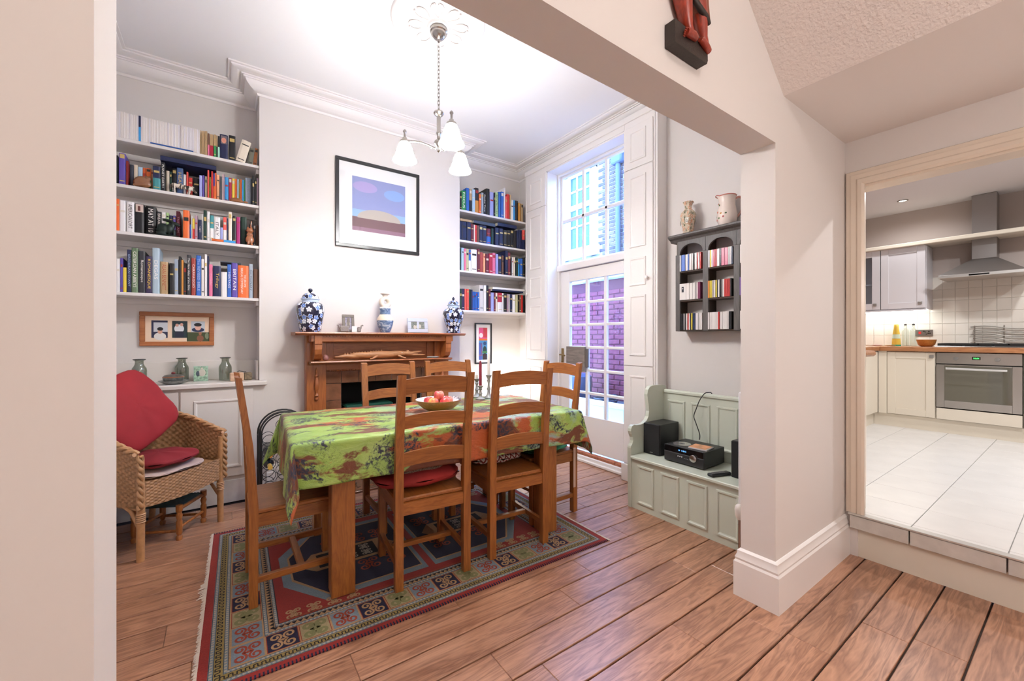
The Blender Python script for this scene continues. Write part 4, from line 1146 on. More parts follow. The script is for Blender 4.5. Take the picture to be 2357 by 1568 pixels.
def book_cover(w, h, d, cols, t, split=.5):
    mb = MB(); mats = [bookmat(c) for c in cols]
    zs = [0, h] if len(cols) == 1 else [0, h * split, h]
    order = [0] if len(cols) == 1 else [1, 0]
    sb = min(.006, w * .12)
    for k in range(len(zs) - 1):
        mb.mi = order[k]
        za, zb = zs[k], zs[k + 1]
        out = [(0, d), (0, sb), (w * .25, .0008), (w * .75, .0008), (w, sb), (w, d), (w - t, d), (w - t, sb + t), (t, sb + t), (t, d)]
        n = len(out)
        vs = [(x, y, za) for x, y in out] + [(x, y, zb) for x, y in out]
        fs = [(i, (i + 1) % n, n + (i + 1) % n, n + i) for i in range(n)]
        for z_ in (0, n):
            q = [(0, 1, 8, 9), (1, 2, 3, 8), (3, 4, 7, 8), (4, 5, 6, 7)]
            fs += [tuple(z_ + i for i in (f if z_ else f[::-1])) for f in q]
        mb.add(vs, fs)
    return mb, mats
def fit_text(txt, m, name, parent, L, Hh, place, up, right):
    cu = bpy.data.curves.new('lettering', 'FONT'); cu.body = txt; cu.size = 1.0; cu.extrude = .0; cu.align_x = 'CENTER'; cu.align_y = 'CENTER'; cu.resolution_u = 2
    ob = bpy.data.objects.new('lettering', cu); C.objects.link(ob)
    me = bpy.data.meshes.new_from_object(ob.evaluated_get(bpy.context.evaluated_depsgraph_get()))
    bpy.data.objects.remove(ob); bpy.data.curves.remove(cu)
    xs = [v.co.x for v in me.vertices]; ys = [v.co.y for v in me.vertices]
    sx = L / (max(xs) - min(xs)); sy = Hh / (max(ys) - min(ys)); sx = min(sx, sy * 1.6); sy = min(sy, sx * 2.6)
    mx, my = (max(xs) + min(xs)) / 2, (max(ys) + min(ys)) / 2
    up = Vector(up); right = Vector(right); nrm = right.cross(up)
    T = Matrix.Translation(place) @ Matrix((right, up, nrm)).transposed().to_4x4() @ Matrix.Diagonal((sx, sy, 1, 1)) @ Matrix.Translation((-mx, -my, 0))
    me.transform(T); me.materials.clear(); me.materials.append(m)
    o = bpy.data.objects.new(name, me); C.objects.link(o); o.parent = parent
    return o
SHN = ['topmost shelf of the left alcove', 'second shelf of the left alcove', 'third shelf of the left alcove', 'lowest shelf of the left alcove', 'topmost shelf of the right alcove', 'second shelf of the right alcove', 'third shelf of the right alcove', 'lowest shelf of the right alcove']
SHZ = [z + .0225 for z in LZ + RZ]
bands_m = [mat('gilt band', (.55, .40, .14), .4, .3), mat('pale spine label', '#d8cfc0', .6), mat('dark spine label', '#22201f', .6), mat('red spine label', '#a02c28', .5)]
def make_book(label, group, x, z, w, h, d, cols, title='', tc='w', y=3.872, extra='', seedk=0):
    t = min(.0022, w * .2)
    b = thing('book', label, 'book', (x, y, z), 0, group)
    mb, ms = book_cover(w, h, d, cols, t)
    mb.build('cover', ms, b)
    MB().box(t, w - t, min(.006, w * .12) + t, d - .003, .003, h - .003).build('pages', paper, b)
    tm = mat('lettering ' + tc, TXT[tc], .5)
    if title:
        fit_text(title, tm, 'spine_title', b, h * .80, w * .5, (w / 2, .0003, h * .52), (1, 0, 0), (0, 0, -1))
    elif w > .011 and not extra:
        r = random.Random(seedk)
        k = r.random()
        if k < .75:
            m_ = bands_m[0] if cols[0] in ('navy', 'black', 'maroon', 'dark green') and k < .6 else bands_m[int(r.random() * 4)]
            zz = h * r.uniform(.62, .85); hh = h * r.uniform(.03, .14)
            MB().box(w * .14, w * .86, .0002, .001, zz, zz + hh).build('spine_band', m_, b)
            if r.random() < .6:
                MB().box(w * .14, w * .86, .0002, .001, h * .10, h * .10 + .006).build('spine_band', m_, b)
    if extra == 'pic':
        MB().box(w * .12, w * .88, .0002, .001, h * .62, h * .95).build('spine_picture', mat('spine picture', '#6f6468', .5), b)
        MB().lathe([(.001, 0), (w * .3, 0)], 16, cap=False, T=Matrix.Translation((w / 2, 0, h * .76)) @ Matrix.Rotation(R(90), 4, 'X') @ Matrix.Diagonal((1, 1.4, 1, 1))).build('spine_portrait', mat('portrait tone', '#d88f78', .6), b)
    if extra == 'band':
        MB().box(w * .06, w * .94, .0002, .001, h * .72, h * .985).build('spine_picture', mat('pale picture', '#c9b5aa', .5), b)
        MB().box(w * .3, w * .6, .0000, .0008, h * .76, h * .92).build('spine_figure', mat('dark picture figure', '#5a2a26', .5), b)
    return b
FIG = {1: ((-530, -420), (-345, -165), (20, 170)), 2: ((-425, -260), (125, 222))}
for si, row in enumerate(BOOKS):
    for bi_, bk_ in enumerate(row):
        x, w, h, col = bk_[:4]
        lean = bk_[4] if len(bk_) > 4 else 0
        ttl = bk_[5] if len(bk_) > 5 else ''
        tcx = (bk_[6] if len(bk_) > 6 else '') or 'w'
        ex = bk_[7] if len(bk_) > 7 else ''
        nxt = row[bi_ + 1][0] if bi_ + 1 < len(row) else None
        w_ = max(4, w - 1) / 1000.0
        if nxt is not None: w_ = min(w_, (nxt - x) / 1000.0 - .0006) if not lean else w_
        cols = col.split('/')
        rnd = random.Random(si * 100 + bi_)
        d = min(.215, max(.11, h / 1000 * .72)) + rnd.uniform(-.008, .008)
        size = 'thick' if w > 34 else ('slim' if w < 13 else 'medium')
        cname = cols[0] if len(cols) == 1 else cols[0] + ' and ' + cols[1]
        what = ' with lettering' if ttl else ''
        lb = '%s %s book%s, %s along the %s' % (size, cname, what if len(cols) == 1 else '', ordn(bi_), SHN[si])
        push = .052 if any(p0 < x + w and x < p1 for p0, p1 in FIG.get(si, ())) else 0
        o = make_book(lb, 'books on the ' + SHN[si], x / 1000.0, SHZ[si], w_, h / 1000.0, d, cols, ttl, tcx, 3.872 + push + rnd.uniform(-.004, .006), ex, si * 100 + bi_)
        if lean: 
            o.rotation_euler = (0, R(lean), 0)
            o.location.z += w_ * math.sin(R(lean)) + .0003
# journals: a long run of thin white spines
jw = [mat('journal white %d' % i, c, .6) for i, c in enumerate(('#ece6e2', '#e4dcd6', '#ded9dc'))]
jmesh = []
for k in range(3):
    mb = MB(); mb.box(0, .0081, 0, .16, 0, .183, .0006); jmesh.append(mb.mesh('journal', jw[k]))
x = -.752; k = 0
while x < -.151:
    if abs(x + .488) < .006:
        j = thing('journal', 'blue journal with dark top standing among the white journals on the topmost left shelf', 'journal', (x, 3.874, SHZ[0]))
        MB().box(0, .011, 0, .16, 0, .105, .0006).build('lower_spine', bookmat('sky blue'), j); MB().box(0, .011, 0, .16, .105, .184, .0006).build('upper_spine', bookmat('navy'), j)
        x += .0116; continue
    j = share('journal', jmesh[random.randrange(3)], None, (x, 3.874 + random.uniform(-.002, .002), SHZ[0]))
    j.scale = (1, 1, random.uniform(.985, 1.01))
    tag(j, 'thin white journal in the long row on the topmost shelf of the left alcove', 'journal', 'white journals on the topmost left shelf')
    MB_ = None
    x += .0085; k += 1
# books lying flat
def flat_book(label, x0, x1, z, th, d, y, cols, tilt=0.0, rot=0.0):
    b = thing('book', label, 'book', (x0, y, z), 0, 'books lying flat')
    w = x1 - x0
    MB().box(0, w, 0, d, 0, .002).box(0, w, 0, d, th - .002, th).box(0, w, 0, .002, 0, th).build('cover', bookmat(cols), b)
    MB().box(.003, w - .003, .002, d - .004, .002, th - .002).build('pages', paper, b)
    b.rotation_euler = (tilt, rot, 0)
    return b
flat_book('thin blue booklet lying at the front edge of the topmost left shelf', -.425, -.183, SHZ[0], .009, .010, 3.859, 'blue')
flat_book('large dark navy book lying across the books on the second left shelf', -.371, -.045, SHZ[1] + .2162, .034, .24, 3.862, 'navy')
lf = flat_book('orange and pale blue paperback lying at the front of the third left shelf', -.073, .076, SHZ[2], .018, .007, 3.859, 'orange')
MB().box(.075, .149, -.0006, .002, .0002, .0178).build('spine_half', bookmat('sky blue'), lf)
flat_book('grey magazine lying on top of the books on the lowest left shelf', -.02, .115, SHZ[3] + .2697, .006, .2, 3.88, 'grey blue')
flat_book('small cream book lying on the navy volumes of the second right shelf', 2.054, 2.191, SHZ[5] + .2052, .026, .18, 3.874, 'tan')
flat_book('old slate volume lying on the navy volumes of the second right shelf', 2.215, 2.493, SHZ[5] + .2052, .036, .18, 3.874, 'slate')
flat_book('old navy volume with gilt lying on the dark volumes of the second right shelf', 2.525, 2.79, SHZ[5] + .2262, .038, .18, 3.874, 'navy')
flat_book('large white book, upper of two lying on the lowest right shelf', 2.455, 2.90, SHZ[7] + .2484, .026, .22, 3.866, 'white', rot=0)
flat_book('large navy book, lower of two lying on the lowest right shelf', 2.45, 2.88, SHZ[7] + .2282, .020, .22, 3.870, 'navy', rot=0)

# ================================================================== shelf ornaments
def sculpt(name, label, cat, loc, rz, balls, m_, voxel=.003, it=4, scale=1.0):
    t = thing(name, label, cat, loc, rz)
    mb = MB()
    for bl in balls:
        c, r = bl[0], bl[1]; rot = bl[2] if len(bl) > 2 else None
        mb.ball(c, r, 14, 10, rot=rot)
    o = remesh_blob('body', mb, m_, t, voxel, it)
    o.scale = (scale,) * 3
    return t
dkw = mat('polished brown wood carving', (.22, .09, .035), .25, coat=.5)
ZS = SHZ
sculpt('cat_figurine', 'polished brown carving of a curled sleeping cat on the second left shelf', 'figurine', (-.470, 3.886, ZS[1]), 0,
       [((0, 0, .042), (.046, .026, .042)), ((.016, -.012, .03), (.034, .016, .028)), ((-.02, 0, .035), (.03, .024, .035)), ((.03, -.006, .07), (.018, .016, .017)), ((.021, -.004, .086), (.006, .004, .009)), ((.040, -.004, .085), (.006, .004, .009)), ((.0, -.022, .018), (.04, .008, .009), (0, -.3, 0)), ((-.03, -.018, .012), (.02, .008, .010))], dkw)
def zebra_m():
    m, nt, p = new_mat('zebra stripes'); v = coords(nt, 'Object', (70, 8, 22))
    n = noise(nt, v, 1.0, 2, .5, .6)
    nt.links.new(ramp(nt, n, [(.44, hexc('#3c352f')), (.52, hexc('#d6cabb'))]), p.inputs['Base Color']); p.inputs['Roughness'].default_value = .35
    return m
zb = [((0, 0, .052), (.05, .015, .017)), ((-.04, 0, .054), (.02, .016, .019)), ((.045, 0, .05), (.02, .014, .017)), ((.068, 0, .042), (.02, .009, .010), (0, .5, 0)), ((.084, 0, .026), (.014, .007, .008), (0, .9, 0)), ((.07, 0, .06), (.012, .003, .007), (0, .6, 0)), ((.073, .006, .057), (.004, .003, .009)), ((.073, -.006, .057), (.004, .003, .009)), ((-.062, 0, .038), (.004, .004, .022))]
for sx in (-.046, -.036, .036, .046):
    for k in range(4): zb.append(((sx + (.003 * k if sx > 0 else -.001 * k), .007 if sx in (-.046, .036) else -.007, .006 + .012 * k), (.0055, .0055, .009)))
sculpt('zebra_figurine', 'grey striped zebra figurine grazing on the second left shelf', 'figurine', (-.255, 3.884, ZS[1] + .003), 0, zb, zebra_m(), .0022, 2)
sculpt('turtle_figurine', 'carved brown wooden turtle on the second left shelf', 'figurine', (.085, 3.882, ZS[1] + .0035), 0,
       [((0, 0, .016), (.042, .014, .020)), ((.0, 0, .008), (.046, .015, .007)), ((.058, 0, .012), (.018, .008, .008)), ((.03, -.010, .006), (.016, .008, .006)), ((-.035, -.010, .005), (.012, .007, .005))], wood('turtle wood', '#5c3419', '#a3683a', 'x', .4), .002, 2)
hz_ = [((-.02, 0, .055), (.036, .022, .038)), ((.012, 0, .055), (.026, .019, .036)), ((.048, 0, .098), (.024, .013, .015), (0, .25, 0)), ((.068, 0, .090), (.012, .010, .010)), ((.032, 0, .078), (.016, .014, .026)), ((.008, -.008, .118), (.036, .006, .008), (0, .2, 0)), ((.004, .008, .114), (.034, .006, .008), (0, .15, 0)), ((.042, -.008, .03), (.007, .007, .03)), ((.048, .008, .03), (.007, .007, .03)), ((-.03, -.014, .022), (.03, .009, .014)), ((-.03, .012, .022), (.03, .009, .014)), ((.0, 0, .008), (.074, .02, .008)), ((-.052, 0, .045), (.01, .008, .01))]
sculpt('hare_figurine', 'dark bronze crouching hare on a base on the third left shelf', 'figurine', (-.338, 3.886, ZS[2] + .0005), 0, hz_, mat('dark bronze', (.012, .022, .018), .35, .5), .0028, 3)
cz = [((0, 0, .045), (.030, .016, .036)), ((0, 0, .084), (.023, .016, .019)), ((0, 0, .118), (.026, .015, .020)), ((-.012, 0, .137), (.007, .005, .011)), ((.012, 0, .137), (.007, .005, .011)), ((-.011, -.006, .022), (.008, .010, .024)), ((.011, -.006, .022), (.008, .010, .024)), ((-.011, -.012, .006), (.010, .008, .007)), ((.011, -.012, .006), (.010, .008, .007))]
for k in range(8): cz.append(((.004 + .001 * k, .004, .13 + .0085 * k), (.006 - .0002 * k, .005, .008)))
sculpt('cat_figurine', 'polished brown standing cat with raised tail on the third left shelf', 'figurine', (.172, 3.884, ZS[2] + .001), 0, cz, mat('orange brown polished wood', (.30, .10, .035), .2, coat=.6), .0028, 2)

# ================================================================== left cabinet top
smoke = glass_mat('smoky grey glass', (.74, .77, .73), .12, .05)
def glass_jar(label, x, y, s=1.0):
    t = thing('glass_vase', label, 'vase', (x, y, CT + .0008), 0, 'smoky glass bottle vases')
    pr = [(.001, .004), (.038, .004), (.042, .008), (.043, .10), (.040, .118), (.030, .135), (.0245, .150), (.0245, .170), (.034, .178), (.036, .181), (.034, .183), (.023, .176), (.0225, .150), (.028, .133), (.038, .116), (.041, .10), (.040, .010), (.001, .008)]
    MB().lathe([(a * s, b * s) for a, b in pr], 28, cap=False).build('glass_body', smoke, t, 50)
    MB().lathe([(.033 * s, .177 * s), (.037 * s, .180 * s), (.036 * s, .184 * s), (.030 * s, .184 * s)], 28, cap=False).build('rim', mat('dark glass rim', (.06, .06, .055), .15), t, 50)
glass_jar('smoky grey glass vase, leftmost on the alcove cabinet', -.497, 3.97)
glass_jar('smoky grey glass vase standing behind the lidded pot on the alcove cabinet', -.262, 4.05)
glass_jar('smoky grey glass vase beside the wooden box on the alcove cabinet', .012, 3.965)
dkgl = mat('grey green slip glaze', (.10, .11, .105), .3, var=.5, vscale=40)
pt = thing('plate', 'grey glazed plate under the lidded pot on the alcove cabinet', 'plate', (-.30, 3.885, CT + .0008))
MB().lathe([(.045, 0), (.05, .004), (.085, .022), (.088, .026), (.082, .026), (.048, .010), (.001, .008)], 32).build('dish', mat('grey plate glaze', (.25, .26, .25), .3, var=.4, vscale=50), pt, 40)
lp = thing('lidded_pot', 'dark patterned lidded pot standing on the grey plate', 'pot', (-.30, 3.887, CT + .0115))
MB().lathe([(.042, 0), (.055, .010), (.062, .03), (.060, .040), (.001, .041)], 28).build('bowl', dkgl, lp, 40)
MB().lathe([(.061, .0405), (.062, .044), (.050, .055), (.030, .060), (.012, .062), (.001, .063)], 28).build('lid', mat('dark glazed lid', (.09, .085, .08), .3, var=.6, vscale=30), lp, 40)
MB().lathe([(.0605, .037), (.0632, .039), (.0632, .043), (.0605, .045)], 28, cap=False).build('rust_line', mat('rust glaze line', (.35, .12, .05), .4), lp, 40)
MB().ball((0, 0, .069), (.013, .009, .009), 12, 8).build('finial', mat('dark red finial', (.16, .02, .02), .3), lp, 60)
gp = thing('glass_photo_frame', 'upright frameless glass photo of two people on the alcove cabinet', 'photo frame', (-.144, 4.005, CT + .0008), R(-4))
MB().box(-.045, .045, 0, .012, 0, .118, .001).build('glass_block', mat('pale green glass edge', (.45, .62, .56), .1), gp)
ph = MB(); ph.mi = 0; ph.box(-.042, .042, -.001, 0, .003, .115); ph.build('photo', mat('leafy photo', (.30, .45, .33), .3, var=.6, vscale=60), gp)
MB().ball((.008, -.001, .066), (.022, .002, .028), 12, 8).ball((.006, -.001, .098), (.008, .002, .010), 10, 6).build('photo_figure', mat('photo pale figure', '#c9c2b6', .4), gp)
MB().ball((-.018, -.001, .06), (.012, .002, .022), 12, 8).build('photo_figure', mat('photo dark figure', '#4a5560', .4), gp)
bx = thing('wooden_box', 'pale wooden box with a dark cord on the right end of the alcove cabinet', 'box', (.085, 3.885, CT + .0008), R(3))
MB().box(-.045, .045, -.03, .03, 0, .065, .006).build('box_body', wood('pale box wood', '#c09878', '#e2c0a2', 'x', .5), bx)
MB().tube([(-.0, -.01, .066), (.015, .0, .078), (.035, .005, .074), (.05, .0, .068), (.06, .01, .07)], .003, 6).build('cord', mat('dark cord', (.03, .03, .03), .7), bx, 40)
sb2 = thing('stone_block', 'small dark carved block behind the wooden box on the alcove cabinet', 'ornament', (.162, 3.93, CT + .0008))
MB().box(-.026, .026, -.025, .025, 0, .06, .004).build('block', mat('dark carved stone', (.17, .13, .08), .6, var=.5, vscale=60), sb2)
cc = thing('candle', 'cream pillar candle at the left end of the alcove cabinet', 'candle', (-.575, 3.90, CT + .0008))
MB().lathe([(.022, 0), (.022, .075), (.019, .08), (.003, .078)], 18).build('wax', mat('cream wax', (.85, .75, .62), .5), cc, 40)
MB().tube([(0, 0, .078), (0, 0, .088)], .0012, 5).build('wick', mat('dark cord', (.03, .03, .03), .7), cc)
# wooden frame with photographs
def pic_shape(parent, name, kind, c, r, col, y, n=16):
    if kind == 'e':
        MB().lathe([(.0005, 0), (1, 0)], n, cap=False, T=Matrix.Translation((c[0], y, c[1])) @ Matrix.Rotation(R(90), 4, 'X') @ Matrix.Diagonal((r[0], r[1], 1, 1))).build(name, mat('print ' + col, col, .6), parent)
    else:
        MB().add([(c[0], y, c[1]), (r[0], y, c[1]), (r[0], y, r[1]), (c[0], y, r[1])], [(0, 1, 2, 3)]).build(name, mat('print ' + col, col, .6), parent)
def frame_thing(name, label, x0, x1, z0, z1, yw, fw, dep, fm, mount):
    t = thing(name, label, 'picture frame', (0, 0, 0))
    for n_, a in (('frame_rail', (x0, x1, z0, z0 + fw)), ('frame_rail', (x0, x1, z1 - fw, z1)), ('frame_stile', (x0, x0 + fw, z0 + fw, z1 - fw)), ('frame_stile', (x1 - fw, x1, z0 + fw, z1 - fw))):
        MB().box(a[0], a[1], yw - dep, yw - .001, a[2], a[3], .003).build(n_, fm, t)
    MB().box(x0 + fw * .8, x1 - fw * .8, yw - dep * .45, yw - .002, z0 + fw * .8, z1 - fw * .8).build('mount', mount, t)
    return t
wfm = wood('photo frame wood', '#8a4a22', '#b4703e', 'x', .45)
yq = YA - .022 * .45 - .0012
pf = frame_thing('photo_frame', 'light wood frame with four family photographs below the left shelves', -.515, -.062, 1.192, 1.452, YA, .032, .022, wfm, mat('cream mount', '#f0d6bc', .8))
for x0, x1, z0, z1, c in ((-.447, -.352, 1.254, 1.387, '#23284a'), (-.325, -.232, 1.254, 1.385, '#1f3338'), (-.21, -.122, 1.30, 1.385, '#c6ccd4'), (-.236, -.095, 1.226, 1.298, '#414c2e')):
    pic_shape(pf, 'photo', 'r', (x0, z0), (x1, z1), c, yq)
for a in ((('r'), (-.435, 1.30), (-.352, 1.372), '#cfd2da'), ('e', (-.397, 1.265), (.036, .030), '#e6e2e0'), ('e', (-.397, 1.302), (.014, .018), '#d8a58f'), ('e', (-.396, 1.322), (.018, .014), '#17181f'), ('e', (-.283, 1.325), (.03, .034), '#e0e2e6'), ('r', (-.307, 1.256), (-.255, 1.305), '#1c2236'), ('e', (-.296, 1.352), (.010, .012), '#d0a090'), ('e', (-.268, 1.357), (.010, .012), '#d0a090'),
          ('e', (-.166, 1.318), (.04, .018), '#1e2a52'), ('e', (-.166, 1.337), (.02, .024), '#e0b0a0'), ('e', (-.167, 1.358), (.025, .014), '#17181f'), ('e', (-.152, 1.25), (.022, .026), '#8a5a44'), ('e', (-.152, 1.288), (.010, .012), '#a56a50'), ('e', (-.108, 1.27), (.014, .026), '#7a8468')):
    yq -= .00008
    pic_shape(pf, 'photo_detail', a[0], a[1], a[2], a[3], yq)
# ================================================================== pictures on the breast and in the right alcove
blackf = mat('black lacquer frame', (.02, .02, .022), .3)
ar_ = frame_thing('framed_print', 'large black-framed square print with a wide white mount above the fireplace', .803, 1.579, 2.066, 2.857, YB, .030, .022, blackf, mat('white mount', (.88, .87, .86), .6))
yy = YB - .022 * .45 - .0011
for k, (z0, z1, c) in enumerate(((2.40, 2.714, '#8b95c8'), (2.345, 2.42, '#8fb4dc'), (2.226, 2.352, '#7a5560'))):
    pic_shape(ar_, 'print_band', 'r', (.945, z0), (1.437, z1), c, yy - .0001 * k)
yy -= .0004
pic_shape(ar_, 'print_cloud', 'e', (1.06, 2.63), (.11, .05), '#a99bd0', yy); pic_shape(ar_, 'print_cloud', 'e', (1.33, 2.60), (.10, .05), '#86a8de', yy)
pic_shape(ar_, 'print_hill', 'e', (1.19, 2.352), (.20, .085), '#b5aba0', yy - .0001, 28)
pic_shape(ar_, 'print_field', 'r', (.945, 2.226), (1.437, 2.345), '#6d4a50', yy - .0002); pic_shape(ar_, 'print_field', 'r', (.945, 2.226), (1.437, 2.262), '#8a6478', yy - .0003)
MB().box(.835, 1.547, YB - .0125, YB - .0118, 2.098, 2.825).build('glazing', glass_mat('picture glass', (1, 1, 1), .05, .05), ar_)
sp_ = frame_thing('framed_print', 'narrow black-framed colourful sunset print in the right alcove', 2.372, 2.600, .952, 1.428, YA, .016, .02, blackf, mat('white mount', (.88, .87, .86), .6))
y2 = YA - .02 * .45 - .0011
for a in (('r', (2.425, 1.235), (2.54, 1.375), '#d8588a'), ('r', (2.485, 1.26), (2.54, 1.375), '#c0404a'), ('e', (2.455, 1.285), (.026, .028), '#f4e4ec'), ('r', (2.425, 1.225), (2.54, 1.245), '#d8742c'), ('r', (2.425, 1.0), (2.54, 1.225), '#4a8ac0'), ('r', (2.425, 1.0), (2.466, 1.20), '#4a5aa8'), ('e', (2.505, 1.19), (.022, .022), '#2a4a78'), ('e', (2.505, 1.11), (.026, .05), '#1c3a3a'), ('r', (2.472, 1.075), (2.538, 1.10), '#3f7a4a'), ('r', (2.475, 1.0), (2.535, 1.068), '#2a1a24'), ('r', (2.462, 1.06), (2.468, 1.19), '#a04a2a'), ('r', (2.425, 1.05), (2.47, 1.056), '#b05a3a')):
    y2 -= .00012
    pic_shape(sp_, 'print_shape', a[0], a[1], a[2], a[3], y2)
# lit globe lamp low in the right alcove
lt = thing('side_stand', 'low white stand in the right alcove behind the chairs', 'stand', (2.66, 3.97, 0))
MB().box(-.20, .20, -.13, .13, .56, .585, .004).build('top', whitem, lt)
for sx in (-1, 1):
    for sy in (-1, 1): MB().box(sx * .18 - .015, sx * .18 + .015, sy * .11 - .015, sy * .11 + .015, 0, .56).build('leg', whitem, lt)
gl = thing('table_lamp', 'lit white globe lamp on the low stand in the right alcove', 'lamp', (2.69, 3.96, .5855))
MB().lathe([(.05, 0), (.05, .012), (.03, .02), (.03, .035)], 20).build('base', whitem, gl, 40)
MB().ball((0, 0, .145), .118, 24, 16).build('globe', mat('lit lamp globe', (.9, .9, .9), .5, emit=((1, .93, .84), 16.0)), gl, 60)

# ================================================================== mantel ornaments
def jar_m():
    m, nt, p = new_mat('blue and white flower glaze')
    v = coords(nt, 'UV')
    def flowers(scale, off, seed):
        mp = nt.nodes.new('ShaderNodeMapping'); mp.inputs['Location'].default_value = (off, off * .7, 0); nt.links.new(v, mp.inputs['Vector'])
        vo = nt.nodes.new('ShaderNodeTexVoronoi'); vo.voronoi_dimensions = '2D'; vo.inputs['Scale'].default_value = scale; vo.inputs['Randomness'].default_value = .75
        nt.links.new(mp.outputs[0], vo.inputs['Vector'])
        sb_ = nt.nodes.new('ShaderNodeVectorMath'); sb_.operation = 'SUBTRACT'; 
        nt.links.new(mp.outputs[0], sb_.inputs[0]); nt.links.new(vo.outputs['Position'], sb_.inputs[1])
        sp = nt.nodes.new('ShaderNodeSeparateXYZ'); nt.links.new(sb_.outputs[0], sp.inputs[0])
        ang = mth(nt, 'ARCTAN2', sp.outputs[1], sp.outputs[0])
        sc_ = nt.nodes.new('ShaderNodeSeparateColor'); nt.links.new(vo.outputs['Color'], sc_.inputs[0])
        ang = mth(nt, 'ADD', ang, mth(nt, 'MULTIPLY', sc_.outputs[1], 6.28))
        pet = mth(nt, 'ABSOLUTE', mth(nt, 'COSINE', mth(nt, 'MULTIPLY', ang, 2.5)))
        rad = mth(nt, 'MULTIPLY', vo.outputs['Distance'], 1.0)
        edge = mth(nt, 'ADD', mth(nt, 'MULTIPLY', pet, .20), .27)
        d = mth(nt, 'SUBTRACT', rad, edge)
        return d, rad, sc_.outputs[0], pet
    d, rad, rc, pet = flowers(21.0, .0, 0)
    inside = mth(nt, 'LESS_THAN', d, 0.0)
    rim = mth(nt, 'MULTIPLY', inside, mth(nt, 'GREATER_THAN', d, -.07))
    isblue = mth(nt, 'GREATER_THAN', rc, .5)
    fillc = mixc(nt, isblue, (.86, .87, .90), hexc('#5f86cc'))
    vein = mth(nt, 'MULTIPLY', mth(nt, 'LESS_THAN', pet, .30), mth(nt, 'LESS_THAN', rad, .30))
    fillc = mixc(nt, vein, fillc, hexc('#16205a'))
    fillc = mixc(nt, mth(nt, 'LESS_THAN', rad, .07), fillc, hexc('#e8e8f0'))
    col = mixc(nt, inside, hexc('#0c1030'), fillc)
    col = mixc(nt, rim, col, (.84, .86, .90))
    nt.links.new(col, p.inputs['Base Color']); p.inputs['Roughness'].default_value = .12; p.inputs['Coat Weight'].default_value = .5
    return m
jm = jar_m(); paleb = mat('pale blue glaze', (.55, .66, .82), .15); cobalt = mat('dark cobalt glaze', (.01, .012, .035), .12)
def lathe_uv(name, prof, m_, parent, n=40):
    mb = MB(); mb.lathe(prof, n, a0=0, a1=2 * PI - 1e-4, cap=False)
    me = mb.mesh(name, m_, 60); ul = me.uv_layers.new(name='UVMap')
    L = [0]
    for a, b in zip(prof[:-1], prof[1:]): L.append(L[-1] + math.hypot(b[0] - a[0], b[1] - a[1]))
    rm = max(a for a, _ in prof); k = n + 1
    for lp_ in me.loops:
        i = lp_.vertex_index; ul.data[lp_.index].uv = ((i % k) / n * 2 * PI * rm, L[i // k])
    o = bpy.data.objects.new(name, me); C.objects.link(o); o.parent = parent
    return o
def ginger_jar(label, x, y, body, lid, knob, neck):
    t = thing('ginger_jar', label, 'jar', (x, y, 1.3025), R(40), 'blue and white lidded jars')
    lathe_uv('body', body, jm, t)
    MB().lathe(neck, 32, cap=False).build('neck', paleb, t, 40)
    lathe_uv('lid', lid, jm, t)
    MB().lathe(knob, 16).build('lid_knob', cobalt, t, 60)
ginger_jar('large blue and white flowered lidded jar, broad shouldered, left end of the mantel', .582, 3.70,
           [(.001, 0), (.078, 0), (.080, .004), (.088, .06), (.100, .13), (.105, .175), (.104, .205), (.095, .225), (.078, .238), (.064, .243)],
           [(.068, .266), (.070, .268), (.064, .276), (.058, .296), (.044, .310), (.020, .318), (.012, .320)],
           [(.006, .318), (.006, .326), (.014, .330), (.018, .340), (.014, .352), (.001, .356)], [(.063, .242), (.062, .262), (.070, .265), (.071, .269), (.066, .271)])
ginger_jar('slimmer blue and white flowered lidded jar with narrow waist, right end of the mantel', 1.878, 3.69,
           [(.001, 0), (.070, 0), (.072, .006), (.062, .03), (.070, .06), (.088, .11), (.103, .165), (.106, .19), (.100, .215), (.080, .238), (.062, .246), (.055, .252)],
           [(.062, .275), (.063, .277), (.054, .283), (.050, .30), (.036, .316), (.014, .324)],
           [(.006, .322), (.006, .33), (.012, .335), (.014, .343), (.006, .355), (.001, .362)], [(.054, .250), (.053, .268), (.063, .273), (.064, .277), (.058, .279)])
# two-part studio vase
sv = thing('ceramic_vase', 'blue and cream studio pottery vase, its cream upper half pierced, at mid mantel', 'vase', (1.197, 3.70, 1.3025))
def blueglaze():
    m, nt, p = new_mat('blue swirl glaze'); v = coords(nt, 'Object', (8, 8, 14))
    nt.links.new(ramp(nt, noise(nt, v, 1.5, 3, .5, 2.5), [(.4, hexc('#4e6588')), (.55, hexc('#7d92ae')), (.6, hexc('#b9c2cc'))]), p.inputs['Base Color']); p.inputs['Roughness'].default_value = .3
    return m
bg_ = blueglaze(); crm = mat('cream glaze', (.78, .70, .60), .3, var=.06)
MB().lathe([(.001, 0), (.042, 0), (.050, .02), (.064, .06), (.072, .098), (.072, .108)], 36).build('lower_body', bg_, sv, 50)
MB().lathe([(.072, .108), (.068, .130), (.052, .152), (.046, .162)], 36, cap=False).build('shoulder', mat('peach glaze', (.72, .58, .45), .3), sv, 50)
MB().lathe([(.046, .162), (.046, .205), (.050, .218)], 36, cap=False).build('neck', bg_, sv, 50)
ub = MB(); tor = []
N, Mn = 28, 12
for i in range(N):
    a = 2 * PI * i / N
    for k in range(Mn):
        b = 2 * PI * k / Mn; rr = .034 + .020 * math.cos(b)
        tor.append((rr * math.cos(a) * 1.02, .022 * math.sin(b) * 1.35, .272 + rr * math.sin(a) * 1.02))
